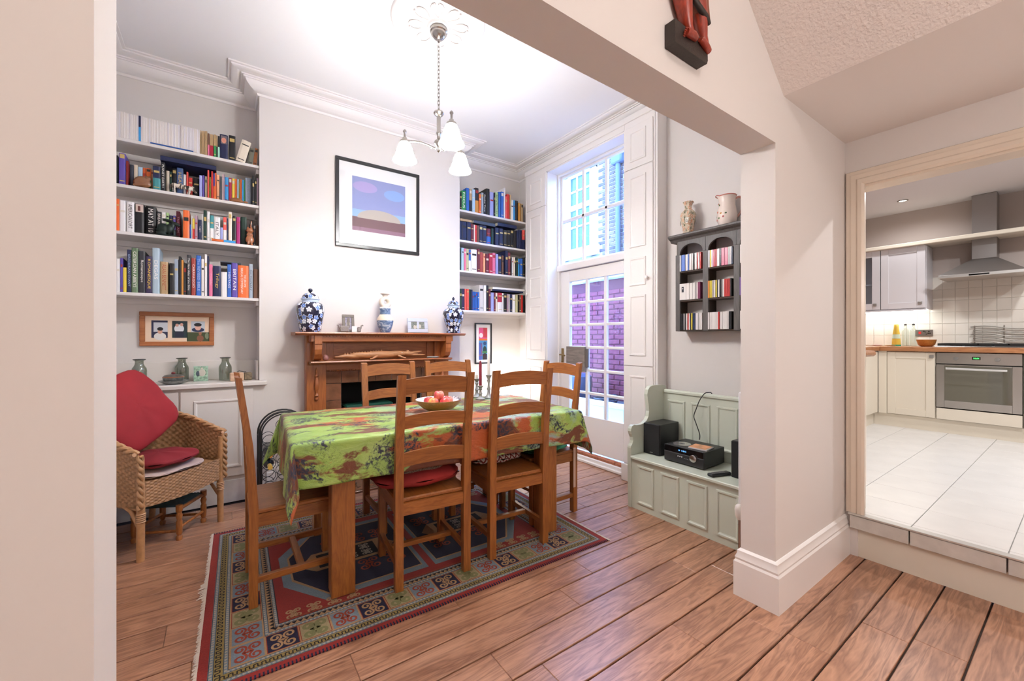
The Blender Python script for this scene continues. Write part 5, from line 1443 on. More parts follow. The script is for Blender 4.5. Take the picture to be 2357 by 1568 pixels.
ub.add(tor, [(i * Mn + k, i * Mn + (k + 1) % Mn, ((i + 1) % N) * Mn + (k + 1) % Mn, ((i + 1) % N) * Mn + k) for i in range(N) for k in range(Mn)])
ub.lathe([(.048, .217), (.044, .228), (.030, .235), (.001, .236)], 28, cap=False); ub.lathe([(.001, .318), (.020, .318), (.022, .332), (.028, .340), (.042, .348), (.042, .351), (.026, .346), (.018, .336), (.001, .334)], 28, cap=False)
ub.build('pierced_top', crm, sv, 60)
# little frames and ornaments
def easel(label, x, y, w, h, fw, fm, sc, z=1.3025, rz=0):
    t = thing('photo_frame', label, 'photo frame', (x, y, z), rz)
    T = Matrix.Rotation(R(-9), 4, 'X')
    for a in ((-w / 2, w / 2, 0, fw), (-w / 2, w / 2, h - fw, h)): MB().box(a[0], a[1], -.012, 0, a[2], a[3], .003, T=T).build('frame_rail', fm, t)
    for a in ((-w / 2, -w / 2 + fw), (w / 2 - fw, w / 2)): MB().box(a[0], a[1], -.012, 0, fw, h - fw, .003, T=T).build('frame_stile', fm, t)
    MB().box(-w / 2 + fw, w / 2 - fw, -.006, -.002, fw, h - fw, T=T).build('photo', mat(sc[0], sc[1], .35, var=.5, vscale=70), t)
    MB().prism([(-.0, h * .1), (0, h * .8), (h * .35, .0)], -.01, .01, 'x').build('strut', fm, t)
    return t, T
ef, T_ = easel('ornate dark silver photo frame with a baby picture on the left half of the mantel', .889, 3.735, .100, .155, .024, mat('ornate pewter', (.22, .19, .16), .45, .6, bmp=(260, 1.0)), ('baby photo', '#8a8496'))
MB().ball((0, -.006, .075), (.016, .003, .022), 12, 8, T=T_).build('photo_figure', mat('photo pale figure', '#c9c2b6', .4), ef)
sc_ = thing('metal_ornament', 'scrolled pewter letter holder standing in front of the ornate photo frame', 'ornament', (.885, 3.655, 1.3025))
pewter = mat('pewter', (.30, .27, .24), .4, .8)
for s in (-1, 1):
    pts = [(s * .055, 0, .004), (s * .075, 0, .012), (s * .088, 0, .035), (s * .090, 0, .055), (s * .100, 0, .062), (s * .106, 0, .055)]
    MB().tube(pts, .0055, 8).build('scroll', pewter, sc_, 50)
MB().box(-.085, -.01, -.008, .008, 0, .055, .008).build('panel', mat('etched pewter', (.28, .25, .23), .45, .6, bmp=(200, .8)), sc_)
MB().box(.055, .088, -.008, .008, 0, .045, .012).build('panel', mat('etched pewter', (.28, .25, .23), .45, .6, bmp=(200, .8)), sc_)
MB().box(.012, .050, -.004, .004, 0, .052, .002).build('card', mat('white card', (.82, .78, .76), .6), sc_)
wf_, T_ = easel('pale silver photo frame with a group photo on the right half of the mantel', 1.528, 3.745, .205, .142, .036, mat('pale silver frame', (.62, .66, .76), .35, .3), ('group photo', '#7a7f78'))
for k, xx in enumerate((-.03, -.005, .02)):
    MB().ball((xx, -.006, .055 + .004 * k), (.014, .002, .020), 10, 6, T=T_).build('photo_figure', mat('photo pale figure', '#c9c2b6', .4), wf_)
# lower shelf of the mantel: crocodile, stone egg, pebble dish
crw = wood('pale crocodile wood', '#8a5a3a', '#b98558', 'x', .5, 1.4)
cb_ = [((-.02, 0, .030), (.17, .026, .024)), ((-.16, 0, .028), (.12, .020, .019), (0, .05, 0)), ((-.27, 0, .022), (.11, .013, .012), (0, .05, 0)), ((-.35, 0, .020), (.07, .008, .007)), ((.12, 0, .034), (.12, .022, .020)), ((.22, 0, .034), (.07, .02, .016)), ((.285, 0, .040), (.085, .013, .008), (0, -.08, 0)), ((.30, 0, .022), (.105, .013, .007)), ((.225, -.01, .05), (.012, .008, .008)), ((.225, .01, .05), (.012, .008, .008))]
for k in range(14): cb_.append(((-.33 + .024 * k, 0, .036 + .0012 * k), (.006, .003, .012)))
cro = sculpt('crocodile_carving', 'long pale wooden carved crocodile on the lower mantel shelf', 'carving', (1.18, 3.695, 1.0645), 0, cb_, crw, .0035, 2)
cro.children[0].scale = (1, 1.15, 1.35)
for s, x0, dx in ((-1, -.06, -.05), (-1, .13, .04), (1, -.06, -.05), (1, .13, .04)):
    MB().tube([(x0, s * .018, .03), (x0 + dx * .6, s * .034, .016), (x0 + dx, s * .045, .0085), (x0 + dx * 1.5, s * .052, .0060)], [.011, .009, .007, .0045], 8).build('leg', crw, cro, 50)
MB().ball((.165, -.018, .054), .006, 8, 6).build('eye', mat('pale bead', (.7, .68, .62), .3), cro)
eg = thing('stone_egg', 'dusky pink stone egg on the left of the lower mantel shelf', 'ornament', (.690, 3.655, 1.0645))
MB().lathe([(.001, 0), (.014, .004), (.022, .014), (.023, .026), (.018, .040), (.008, .050), (.001, .052)], 18).build('egg', mat('pink stone', (.30, .12, .10), .35, var=.25, vscale=40), eg, 60)
sl = thing('stone_dish', 'flat grey stone on the right of the lower mantel shelf', 'ornament', (1.645, 3.665, 1.0635))
MB().lathe([(.001, 0), (.055, .001), (.064, .007), (.060, .013), (.001, .016)], 24, T=Matrix.Diagonal((1, .55, 1, 1))).build('stone', mat('grey pebble', (.34, .35, .33), .5), sl, 60)

# ================================================================== on the table
TZ = .7775
TT = Matrix.Translation((1.117, 2.462, 0)) @ Matrix.Rotation(TA, 4, 'Z')
fb_ = thing('fruit_bowl', 'wide turned wooden bowl with painted rim on the tablecloth', 'bowl', (1.137, 2.44, TZ))
MB().lathe([(.001, .004), (.055, .004), (.058, 0), (.062, .006), (.100, .026), (.132, .054), (.146, .076), (.148, .080), (.145, .081)], 44, cap=False).build('bowl_outside', wood('bowl wood', '#8a5424', '#c48a4c', 'x', .3, 1.5), fb_, 50)
MB().lathe([(.146, .081), (.140, .078), (.126, .056), (.096, .032), (.060, .016), (.001, .012)], 44, cap=False).build('bowl_inside', mat('painted bowl inside', (.70, .66, .70), .3, var=.25, vscale=14), fb_, 50)
for k in range(7):
    a = R(-40 + 13 * k)
    pts = [(.136 * math.cos(a) + .008 * math.cos(t), .136 * math.sin(a) + .008 * math.sin(t), .0775 + .004 * math.cos(t - a)) for t in [i * PI / 4 for i in range(8)]]
    MB().tube(pts, .0012, 4, closed=True).build('rim_motif', mat('dark motif', (.1, .1, .14), .5), fb_)
def apple_m(n, c1, c2):
    m, nt, p = new_mat(n); v = coords(nt, 'Object', (14, 14, 5))
    nt.links.new(ramp(nt, noise(nt, v, 1.4, 4, .6), [(.38, hexc(c1)), (.6, hexc(c2))]), p.inputs['Base Color']); p.inputs['Roughness'].default_value = .28; p.inputs['Coat Weight'].default_value = .2
    return m
am = [apple_m('red apple', '#b8283a', '#e0604e'), apple_m('yellow red apple', '#e8b45a', '#d8624a'), apple_m('pink apple', '#c83a4e', '#e68a70')]
ap = [('deep red apple at the left of the fruit bowl', -.0619, -.005, .060, 0), ('red apple at the back left of the fruit bowl', -.0144, .0603, .060, 2), ('yellow and red apple at the middle of the fruit bowl', -.0228, -.0586, .060, 1), ('pink apple at the back right of the fruit bowl', .053, .0322, .060, 2), ('red apple at the right of the fruit bowl', .0472, -.0404, .060, 0), ('red apple resting on top between the others in the fruit bowl', .0, .0, .099, 2)]
apr = [(a_ * .95, b_ * .97) for a_, b_ in [(.002, .024), (.008, .031), (.016, .034), (.027, .030), (.034, .016), (.035, .002), (.031, -.014), (.022, -.027), (.012, -.032), (.001, -.029)]]
for lb, dx, dy, z, k in ap:
    c_ = Matrix.Rotation(R(-35), 4, 'Z') @ Vector((dx, dy, 0))
    t = thing('apple', lb, 'apple', (1.137 + c_.x, 2.44 + c_.y, TZ + z), 0, 'apples in the fruit bowl')
    MB().lathe(apr, 20, cap=False, T=Matrix.Rotation(R(20 * (k - 1)), 4, 'X')).build('flesh', am[k], t, 70)
    MB().tube([(0, 0, .022), (.002, 0, .038)], .0013, 5).build('stalk', mat('dark stalk', (.08, .05, .03), .7), t)
silv = mat('weathered grey metal', (.34, .34, .33), .5, .3, bmp=(150, .6))
def candlestick(label, x, y, h, cl, cm):
    t = thing('candlestick', label + ' candlestick on the far side of the tablecloth', 'candlestick', (x, y, TZ), 0, 'candlesticks')
    s = h / .155
    pr = [(.030, 0), (.031, .006), (.020, .016), (.012, .028), (.009, .05), (.014, .062), (.009, .074), (.007, .10), (.013, .116), (.009, .126), (.018, .146), (.021, .153), (.012, .155)]
    MB().lathe([(a * 1.2, b * s) for a, b in pr], 22).build('stick', silv, t, 50)
    c = thing('candle', cm + ' taper candle in the ' + label + ' candlestick', 'candle', (x, y, TZ + h + .0005))
    MB().lathe([(.0115, 0), (.0108, cl * .9), (.006, cl), (.001, cl)], 14).build('wax', mat(cm + ' wax', {'dark red': (.22, .012, .03), 'white': (.82, .78, .72), 'ivory': (.7, .65, .55)}[cm], .45), c, 50)
    MB().tube([(0, 0, cl), (.001, 0, cl + .010)], .001, 5).build('wick', mat('dark cord', (.03, .03, .03), .7), c)
candlestick('shorter grey', 1.634, 2.752, .105, .19, 'dark red')
candlestick('taller grey', 1.712, 2.755, .185, .165, 'white')
candlestick('rear grey', 1.665, 2.86, .15, .03, 'ivory')
# ================================================================== wicker armchair
wick = mat('wicker cane', (.36, .19, .085), .6, var=.35, vscale=60)
canem = mat('cane pole', (.45, .235, .10), .4, var=.2, vscale=25)
wc = thing('wicker_armchair', 'woven cane armchair with red cushions beside the alcove cabinet', 'armchair', (-.372, 3.435, 0), R(45))
def uplan(u):
    # u 0..1 from right front arm round the back to the left front arm
    L1, A = .24, .26
    t = u * (2 * .26 + PI * .25)
    if t < .26: return (.262, -.25 + t)
    t -= .26
    if t < PI * .25:
        a = t / .25
        return (.262 * math.cos(a), .01 + .235 * math.sin(a))
    t -= PI * .25
    return (-.262, .01 - t)
def rimz(u):
    k = math.sin(u * PI)
    return .605 + .155 * max(0, k) ** 1.1
NR = 24
def wall(off):
    def f(u, v):
        x, y = uplan(u); z0, z1 = .30, rimz(u)
        z = z0 + (z1 - z0) * v
        n = Vector((x, y - .0, 0)); n = Vector((x, max(y, 0), 0)).normalized() if y > 0 else Vector((1 if x > 0 else -1, 0, 0))
        row = int(round(v * NR * 2))
        w = .0035 * math.sin(u * PI * 62) * (1 if (row // 2) % 2 else -1)
        fl = .04 * v
        return (x + n.x * (w + off + fl * .6), y + n.y * (w + off + fl), z)
    return f
sw_ = MB(); sw_.grid(wall(.0), 240, NR * 2); sw_.grid(wall(-.012), 240, NR * 2, flip=True)
o = sw_.build('woven_back', wick, wc, 60)
def apron(u, v):
    x = -.255 + .51 * u; row = int(round(v * 32)); w = .0032 * math.sin(u * PI * 26) * (1 if (row // 2) % 2 else -1)
    bow = -.02 * math.sin(u * PI)
    return (x, -.252 + bow + w, .295 + .14 * v - .012 * math.sin(u * PI) * (1 - v))
MB().grid(apron, 104, 32).build('woven_apron', wick, wc, 60)
MB().box(-.25, .25, -.25, .2, .40, .42, .004).build('seat_deck', wick, wc)
def braid(pts, r, n, name):
    mb = MB(); P = [Vector(p) for p in pts]
    for ph in (0, PI):
        q = []
        for i, p in enumerate(P):
            d = (P[min(i + 1, len(P) - 1)] - P[max(i - 1, 0)]).normalized(); up = Vector((0, 0, 1)) if abs(d.z) < .8 else Vector((1, 0, 0)); s_ = d.cross(up).normalized(); u_ = s_.cross(d)
            a = ph + i * n; q.append(p + (s_ * math.cos(a) + u_ * math.sin(a)) * r * .55)
        mb.tube(q, r * .62, 6)
    return mb.build(name, mat('cane binding', (.42, .225, .10), .5, var=.2, vscale=40), wc, 60)
rim = []
for i in range(161):
    u = i / 160; x, y = uplan(u); n = Vector((x, max(y, 0), 0)).normalized() if y > 0 else Vector((1 if x > 0 else -1, 0, 0))
    rim.append((x + n.x * .02, y + n.y * .035, rimz(u)))
braid(rim, .019, .55, 'braided_rim')
for s in (-1, 1):
    pts = [(s * .272, -.262, .595 - .30 * i / 40) for i in range(41)]
    braid(pts, .016, .6, 'braided_edge')
    MB().tube([(s * .258, -.246, 0), (s * .255, -.245, .30), (s * .262, -.248, .58)], .019, 12).build('front_leg', canem, wc, 50)
    mb = MB()
    for k in range(5): mb.lathe([(.0195, 0), (.0235, .005), (.0195, .010)], 14, cap=False, T=Matrix.Translation((s * .256, -.2455, .215 + .011 * k)))
    mb.build('leg_binding', mat('cane binding', (.42, .225, .10), .5, var=.2, vscale=40), wc, 60)
    MB().tube([(s * .19, .235, 0), (s * .185, .20, .32)], .018, 12).build('rear_leg', canem, wc, 50)
    MB().tube([(s * .255, -.235, .18), (s * .25, -.17, .27), (s * .245, -.09, .305)], .010, 8).build('corner_brace', canem, wc, 50)
    MB().tube([(s * .25, -.24, .285), (s * .19, .20, .285)], .012, 8).build('side_rail', canem, wc, 50)
# cushions on it
pinkpad = mat('dusty pink cotton', (.52, .38, .33), .9, sheen=.1)
pd = cushion('seat_pad', 'dusty pink quilted pad under the red seat cushion of the wicker chair', (-.372, 3.435, .421), R(45), .205, .205, .018, pinkpad, ex=4.0)
pd.location = (-.345, 3.408, .4215)
rs2 = mat('red chair cushion', (.20, .007, .012), .85, var=.12, vscale=5)
cs = cushion('seat_cushion', 'plump dark red cushion lying on the wicker chair seat', (-.335, 3.398, .4605), R(52), .188, .188, .038, rs2, ex=2.8)
bc = cushion('back_cushion', 'large red square cushion propped against the back of the wicker chair', (-.46, 3.52, .52), 0, .225, .225, .060, mat('bright red chair cushion', (.27, .010, .014), .85, var=.12, vscale=5), ex=5.0)
bc.rotation_mode = 'XYZ'
Mx = Matrix.Rotation(R(45), 4, 'Z') @ Matrix.Rotation(R(66), 4, 'X') @ Matrix.Rotation(R(26), 4, 'Z')
bc.rotation_euler = Mx.to_euler(); bc.location = (-.505, 3.500, .780)
# footstool under it
stl = thing('footstool', 'small turned-leg footstool with teal woven seat under the wicker chair', 'footstool', (-.279, 3.44, 0), R(63))
stw = wood('stool wood', '#6b3717', '#a8672f', 'z', .4)
tp = [(.016, 0), (.018, .02), (.011, .03), (.016, .045), (.017, .075), (.017, .115), (.012, .125), (.018, .150), (.012, .17), (.018, .18), (.018, .215)]
for sx in (-1, 1):
    for sy in (-1, 1):
        MB().lathe(tp, 16, T=Matrix.Translation((sx * .125, sy * .125, 0))).build('leg', stw, stl, 45)
for s in (-1, 1):
    MB().tube([(-.125, s * .125, .075), (.125, s * .125, .075)], .009, 8).build('stretcher', stw, stl, 50)
    MB().tube([(s * .125, -.125, .055), (s * .125, .125, .055)], .009, 8).build('stretcher', stw, stl, 50)
    MB().tube([(-.125, s * .125, .19), (.125, s * .125, .19)], .011, 8).build('seat_rail', stw, stl, 50)
def stoolseat(u, v):
    x, y = -.125 + .25 * u, -.125 + .25 * v
    return (x, y, .203 - .012 * math.sin(u * PI) * math.sin(v * PI) + .002 * math.sin(u * 80) * math.sin(v * 80))
MB().grid(stoolseat, 40, 40).build('woven_seat', mat('teal woven cord', (.05, .12, .13), .7, var=.4, vscale=60), stl, 60)
sbx = thing('storage_box', 'grey lidded storage box on the floor left of the wicker chair', 'box', (-.63, 3.25, 0), R(4))
MB().box(-.12, .105, -.14, .14, .0005, .19, .01).build('tub', mat('grey plastic tub', (.18, .20, .24), .4), sbx)
MB().box(-.128, .112, -.147, .147, .19, .215, .008).build('lid', mat('pale grey lid', (.32, .35, .40), .35), sbx)

# ================================================================== wine rack
wr = thing('wine_rack', 'arched black wire wine rack standing against the chimney breast', 'wine rack', (.372, 3.57, 0))
iron = mat('black iron wire', (.012, .012, .013), .45)
for k, y in enumerate((-.06, .06)):
    for inset, nm in ((0, 'outer_arch'), (.016, 'inner_arch')):
        hw = .160 - inset; pts = [(-hw, y, 0), (-hw, y, .54)] + [(-hw * math.cos(a), y, .54 + (.158 - inset) * math.sin(a)) for a in [PI * i / 16 for i in range(1, 16)]] + [(hw, y, .54), (hw, y, 0)]
        MB().tube(pts, .0065 if inset == 0 else .005, 8).build(nm, iron, wr, 50)
    for j in range(7):
        for i in range(3):
            x = -.096 + .096 * i; z = .065 + .086 * j
            if j == 6 and i != 1: continue
            pts = [(x + .0425 * math.cos(a), y, z + .0425 * math.sin(a)) for a in [2 * PI * q / 20 for q in range(20)]]
            MB().tube(pts, .0024, 6, closed=True).build('ring', iron, wr, 50)
for s in (-1, 1):
    for z in (.03, .28, .53): MB().tube([(s * .160, -.06, z), (s * .160, .06, z)], .004, 6).build('cross_bar', iron, wr, 50)
def bottle(label, i, j, cap):
    x = .372 - .096 + .096 * i; z = .065 + .086 * j
    t = thing('wine_bottle', label, 'bottle', (x, 3.57, z - .0048))
    T = Matrix.Rotation(R(90), 4, 'X')
    MB().lathe([(.001, -.17), (.033, -.17), (.0345, -.165), (.0345, .03), (.031, .05), (.016, .075), (.0145, .085)], 24, T=T, cap=False).build('glass_body', mat('dark bottle glass', (.008, .012, .02), .08), t, 50)
    MB().lathe([(.0145, .085), (.0145, .135), (.016, .137), (.016, .150), (.001, .150)], 20, T=T, cap=False).build('capsule', cap, t, 50)
bottle('dark wine bottle with yellow capsule in the left column of the wine rack', 0, 3, mat('yellow foil', (.85, .55, .10), .35))
bottle('wine bottle with orange capsule, directly above the yellow one in the rack', 0, 4, mat('orange foil', (.80, .33, .06), .35))

# ================================================================== settle bench and stereo
sg = mat('sage green paint', (.60, .64, .54), .45, bmp=(90, .03))
bn_ = thing('settle_bench', 'pale sage green panelled settle with high back and shaped arms', 'bench', (0, 0, 0))
def sideprof():
    pts = [(2.468, .0), (2.895, .0), (2.895, .872), (2.85, .880), (2.72, .884), (2.69, .876), (2.668, .855), (2.658, .82), (2.664, .78), (2.676, .73), (2.680, .69), (2.672, .65), (2.652, .622), (2.62, .606), (2.58, .598)]
    arm = [(2.53, .600), (2.50, .606), (2.478, .598), (2.468, .580), (2.466, .562), (2.474, .54), (2.487, .515), (2.490, .49), (2.482, .468), (2.466, .452), (2.462, .44)]
    return pts + arm
for y0, y1 in ((1.978, 2.008), (1.13, 1.16)):
    recalc(MB().prism(sideprof(), y0, y1, 'y').build('end_panel', sg, bn_))
MB().box(2.452, 2.862, 1.161, 1.977, .363, .385, .005).build('seat', sg, bn_)
fpn = MB().box(2.475, 2.495, 1.161, 1.977, .0, .3625); fo = fpn.build('front_panel', sg, bn_)
bpn = MB().box(2.864, 2.885, 1.161, 1.977, .386, .83); bo = bpn.build('back_panel', sg, bn_)
MB().box(2.852, 2.892, 1.161, 1.977, .815, .848, .010).build('top_rail', sg, bn_)
for k in range(4):
    y1 = 1.928 - .1955 * k
    mb = MB(); panel_ring(mb, lambda u, v, d, y1=y1: (2.475 - d, y1 - u, .047 + v), .142, .279, mw=.024, proud=.009); mb.build('panel_moulding', sg, fo)
    mb = MB(); panel_ring(mb, lambda u, v, d, y1=y1: (2.864 - d, y1 + .012 - u, .455 + v), .150, .315, mw=.024, proud=.009); mb.build('panel_moulding', sg, bo)
blkp = mat('black vinyl', (.014, .014, .015), .4); grille = mat('black speaker cloth', (.008, .008, .009), .85)
def speaker(label, y0, y1, x0):
    t = thing('loudspeaker', label, 'speaker', (0, 0, 0), 0, 'black bookshelf speakers')
    MB().box(x0 + .012, x0 + .243, y0, y1, .3855, .613, .003).build('cabinet', blkp, t)
    MB().box(x0, x0 + .0115, y0, y1, .3855, .613, .004).build('grille', grille, t)
    MB().box(x0 - .0006, x0, (y0 + y1) / 2 - .012, (y0 + y1) / 2 + .012, .400, .404).build('maker_badge', mat('silver badge', (.5, .5, .5), .3, .8), t)
speaker('black speaker at the left end of the green settle', 1.835, 1.972, 2.605)
speaker('black speaker half hidden by the pillar at the right end of the green settle', 1.172, 1.31, 2.59)
st_ = thing('stereo', 'black compact stereo with blue display and silver volume dial on the settle', 'stereo', (0, 0, 0))
X0s, Y0s, Y1s, Z0s = 2.562, 1.472, 1.765, .393
MB().box(X0s + .01, X0s + .262, Y0s, Y1s, Z0s, Z0s + .11, .004).build('case', blkp, st_)
MB().box(X0s, X0s + .0095, Y0s, Y1s, Z0s, Z0s + .065, .003).build('front_lower', mat('dark grey fascia', (.022, .022, .024), .35), st_)
MB().box(X0s - .001, X0s + .0095, Y0s, Y1s, Z0s + .066, Z0s + .11, .003).build('front_upper', mat('gloss black fascia', (.006, .006, .007), .08), st_)
MB().lathe([(.024, 0), (.024, .012), (.021, .014), (.001, .014)], 28, T=Matrix.Translation((X0s - .001, Y0s + .068, Z0s + .056)) @ Matrix.Rotation(R(-90), 4, 'Y')).build('volume_dial', mat('spun aluminium', (.55, .5, .47), .25, 1.0), st_, 40)
bl = mat('blue display', (.02, .05, .2), .4, emit=((.15, .45, 1.0), 4.0))
fit_text('CD', bl, 'display', st_, .012, .008, (X0s - .0014, Y0s + .175, Z0s + .088), (0, 0, 1), (0, -1, 0))
fit_text('1 02:12', bl, 'display', st_, .034, .009, (X0s - .0014, Y0s + .14, Z0s + .088), (0, 0, 1), (0, -1, 0))
for k in range(3): MB().lathe([(.004, 0), (.004, .003), (.001, .003)], 10, T=Matrix.Translation((X0s - .0005, Y0s + .155 + .014 * k, Z0s + .047)) @ Matrix.Rotation(R(-90), 4, 'Y')).build('button', mat('white button', (.75, .75, .75), .4), st_)
for k in range(4): MB().lathe([(.003, 0), (.003, .002), (.001, .002)], 10, T=Matrix.Translation((X0s - .0005, Y0s + .10 + .012 * k, Z0s + .04)) @ Matrix.Rotation(R(-90), 4, 'Y')).build('button', mat('grey button', (.2, .2, .2), .4), st_)
for sx in (.03, .24):
    for yy_ in (Y0s + .03, Y1s - .03): MB().lathe([(.01, 0), (.01, .0075)], 10, T=Matrix.Translation((X0s + sx, yy_, .3855))).build('foot', blkp, st_)
cbl = [(2.80, 1.64, .52), (2.81, 1.645, .56), (2.815, 1.675, .63), (2.82, 1.695, .68), (2.82, 1.675, .74), (2.828, 1.655, .80), (2.845, 1.63, .848), (2.865, 1.615, .858), (2.89, 1.60, .852), (2.905, 1.595, .80)]
def smooth_path(p, n=6):
    out = []
    for i in range(len(p) - 1):
        p0, p1, p2, p3 = [Vector(p[max(0, min(len(p) - 1, i + k))]) for k in (-1, 0, 1, 2)]
        for j in range(n):
            t = j / n
            out.append(.5 * ((2 * p1) + (p2 - p0) * t + (2 * p0 - 5 * p1 + 4 * p2 - p3) * t * t + (3 * p1 - p0 - 3 * p2 + p3) * t ** 3))
    return out + [Vector(p[-1])]
MB().tube(smooth_path(cbl), .0035, 8).build('aerial_cable', blkp, st_, 60)
cdd = thing('compact_disc', 'shiny disc lying on the top of the stereo', 'disc', (2.655, 1.685, Z0s + .1105))
MB().lathe([(.008, 0), (.0595, 0), (.0595, .0012), (.008, .0012), (.008, 0)], 40, cap=False).build('disc', mat('silver disc', (.62, .6, .58), .18, .7), cdd, 40)
MB().lathe([(.009, .0014), (.019, .0014)], 24, cap=False).build('hub', mat('dark disc hub', (.12, .12, .12), .4), cdd)
cs_ = thing('cd_case', 'open orange and yellow CD case lying on the stereo', 'CD case', (2.655, 1.545, Z0s + .1105), R(8))
MB().box(-.062, .062, -.062, .062, 0, .009, .001).build('case', mat('clear plastic case', (.62, .6, .6), .15), cs_)
MB().box(-.058, .058, -.055, .06, .0092, .0098).build('inlay', mat('orange inlay', (.70, .30, .14), .3, var=.5, vscale=18), cs_)
rm = thing('remote_control', 'black remote control lying on the settle seat', 'remote', (2.555, 1.365, .3855), R(-17))
MB().box(-.078, .078, -.022, .022, 0, .02, .006).build('body', blkp, rm)
for i in range(8):
    for j in range(3): MB().box(-.065 + .013 * i, -.057 + .013 * i, -.013 + .010 * j, -.006 + .010 * j, .020, .0215).build('button', mat('grey button', (.2, .2, .2), .4), rm)
# radiator behind the pillar
rd = thing('radiator', 'white panel radiator with thermostatic valve behind the pillar', 'radiator', (0, 0, 0))
MB().box(2.245, 2.44, 1.045, 1.10, .15, .965, .008).build('panel', mat('radiator enamel', (.80, .77, .75), .35), rd)
MB().box(2.26, 2.42, 1.022, 1.044, .20, .9).build('bracket', mat('radiator enamel', (.80, .77, .75), .35), rd)
MB().lathe([(.012, 0), (.018, .01), (.022, .02), (.024, .05), (.021, .07), (.012, .078), (.001, .079)], 16, T=Matrix.Translation((2.215, 1.075, .30))).build('thermostatic_valve', mat('cream plastic', (.80, .74, .66), .4), rd, 45)
MB().tube([(2.215, 1.075, .30), (2.215, 1.075, .0)], .0075, 8).tube([(2.215, 1.075, .27), (2.245, 1.075, .27)], .009, 8).build('pipe', mat('copper pipe', (.35, .25, .2), .35, .9), rd, 45)

# ================================================================== CD cabinet on the wall
grw = wood('dark grey stained wood', '#3d3937', '#5e5855', 'z', .55, 1.3, .05, .05)
cdc = thing('cd_cabinet', 'dark grey stained wall cabinet with arched compartments full of CDs', 'wall cabinet', (0, 0, 0))
posts = [(1.847, 1.885), (1.621, 1.664), (1.398, 1.440), (1.178, 1.217)]
XF = 2.882
for a, b in posts:
    MB().box(XF, XF + .018, a, b, 1.305, 1.894, .002).build('post', grw, cdc)
for a, b in ((1.868, 1.885), (1.634, 1.650), (1.411, 1.427), (1.178, 1.195)):
    MB().box(XF + .018, 3.018, a, b, 1.305, 1.995).build('divider', mat('dark inside wood', (.06, .04, .028), .7), cdc)
for (ya, yb) in ((1.664, 1.847), (1.440, 1.621), (1.217, 1.398)):
    w = yb - ya; pts = [(ya - .02, 1.8945), (ya, 1.8945)]
    ac = 1.900; r_ = w / 2
    for i in range(15):
        a = PI * i / 14
        pts.append(((ya + yb) / 2 - r_ * math.cos(a), ac + .068 * math.sin(a)))
    pts += [(yb, 1.8945), (yb + .02, 1.8945), (yb + .02, 1.995), (ya - .02, 1.995)]
    recalc(MB().prism(pts, XF, XF + .018, 'x').build('arch', grw, cdc))
MB().prism([(XF - .04, 2.03), (XF - .04, 2.040), (XF - .034, 2.046), (3.018, 2.047), (3.018, 1.995), (XF, 1.995), (XF - .01, 2.012), (XF - .03, 2.02)], 1.14, 1.925, 'y').build('cornice', grw, cdc)
SHC = (1.764, 1.543, 1.314)
for (ya, yb) in ((1.651, 1.867), (1.428, 1.633), (1.196, 1.410)):
    for z in SHC:
        MB().box(XF - .002 + .006, 3.016, ya, yb, z - .010, z).build('shelf', mat('dark inside wood', (.06, .04, .028), .7), cdc)
MB().box(XF, XF + .012, 1.178, 1.885, 1.305, 1.3045 + .001).build('lower_edge', grw, cdc)
CDC = {'w': ('white', '#e2dcd8'), 'b': ('blue', '#5a78c0'), 'k': ('black', '#1e1e20'), 'r': ('red', '#b8322e'), 'y': ('yellow', '#d8c24a'), 'p': ('plum', '#7a3a58'), 'n': ('navy', '#26324e'), 'm': ('pink', '#c0607a'), 'o': ('orange', '#d88a3c'), 'g': ('grey', '#9c9694'), 'u': ('purple', '#6a4a8c')}
rows = [(1, 0, 'wbBwwbwwwkwwrwrwww'), (1, 1, 'WWWwwgwpp'), (1, 2, 'kkkgkwrwkynnwwgwww'), (2, 0, 'wywmrrwwkMMgwnwwwww'), (2, 1, 'oyygwykwkgwrrrrkywk'), (2, 2, 'wwwwwwwrwwwwwwkkryw'), (3, 0, 'wwkwwwbwrwwww'), (3, 1, 'uuwpwwkwnwwgw'), (3, 2, 'wwwwrwwkwwbww')]
cdme = {}
RN = ['top', 'middle', 'bottom']; CN = ['left', 'second', 'right-hand']
for col, r_, seq_ in rows:
    yb = (1.846, 1.620, 1.397)[col - 1]; y = yb - .0005; lim = (1.6645, 1.4405, 1.2175)[col - 1]
    n_ = 0
    for chh in seq_:
        cn, hx = CDC.get(chh.lower()); th = .0104 if chh.islower() else (.0235 if chh != 'W' else .055 if n_ == 0 else .024)
        if y - th < lim: break
        key = (chh.lower(), round(th, 4))
        if key not in cdme:
            mb = MB(); mb.box(0, .14, -th + .0006, 0, 0, .124, .001)
            cdme[key] = mb.mesh('cd_case', mat('cd spine ' + cn, hx, .25))
        o = share('cd_case', cdme[key], None, (XF - .004 + random.uniform(-.004, .003), y, SHC[r_] + .0006))
        kind_ = 'CD case' if th < .02 else 'boxed CD set'
        tag(o, '%s-spined %s, %s from left, %s row, %s compartment of CD cabinet' % (cn, kind_, ordn(n_), RN[r_], CN[col - 1]), 'CD case', 'CDs in the wall cabinet')
        if chh == 'W' and n_ == 0:
            MB().add([(-.0004, -.036, .058), (-.0004, -.018, .058), (-.0004, -.018, .100), (-.0004, -.036, .100)], [(0, 1, 2, 3)]).build('cover_picture', mat('cover picture', '#1c1c2a', .4), o)
            MB().ball((-.0006, -.027, .086), (.0005, .004, .006), 8, 6).build('cover_face', mat('cover face', '#cfc6c0', .4), o)
        y -= th + .0002; n_ += 1
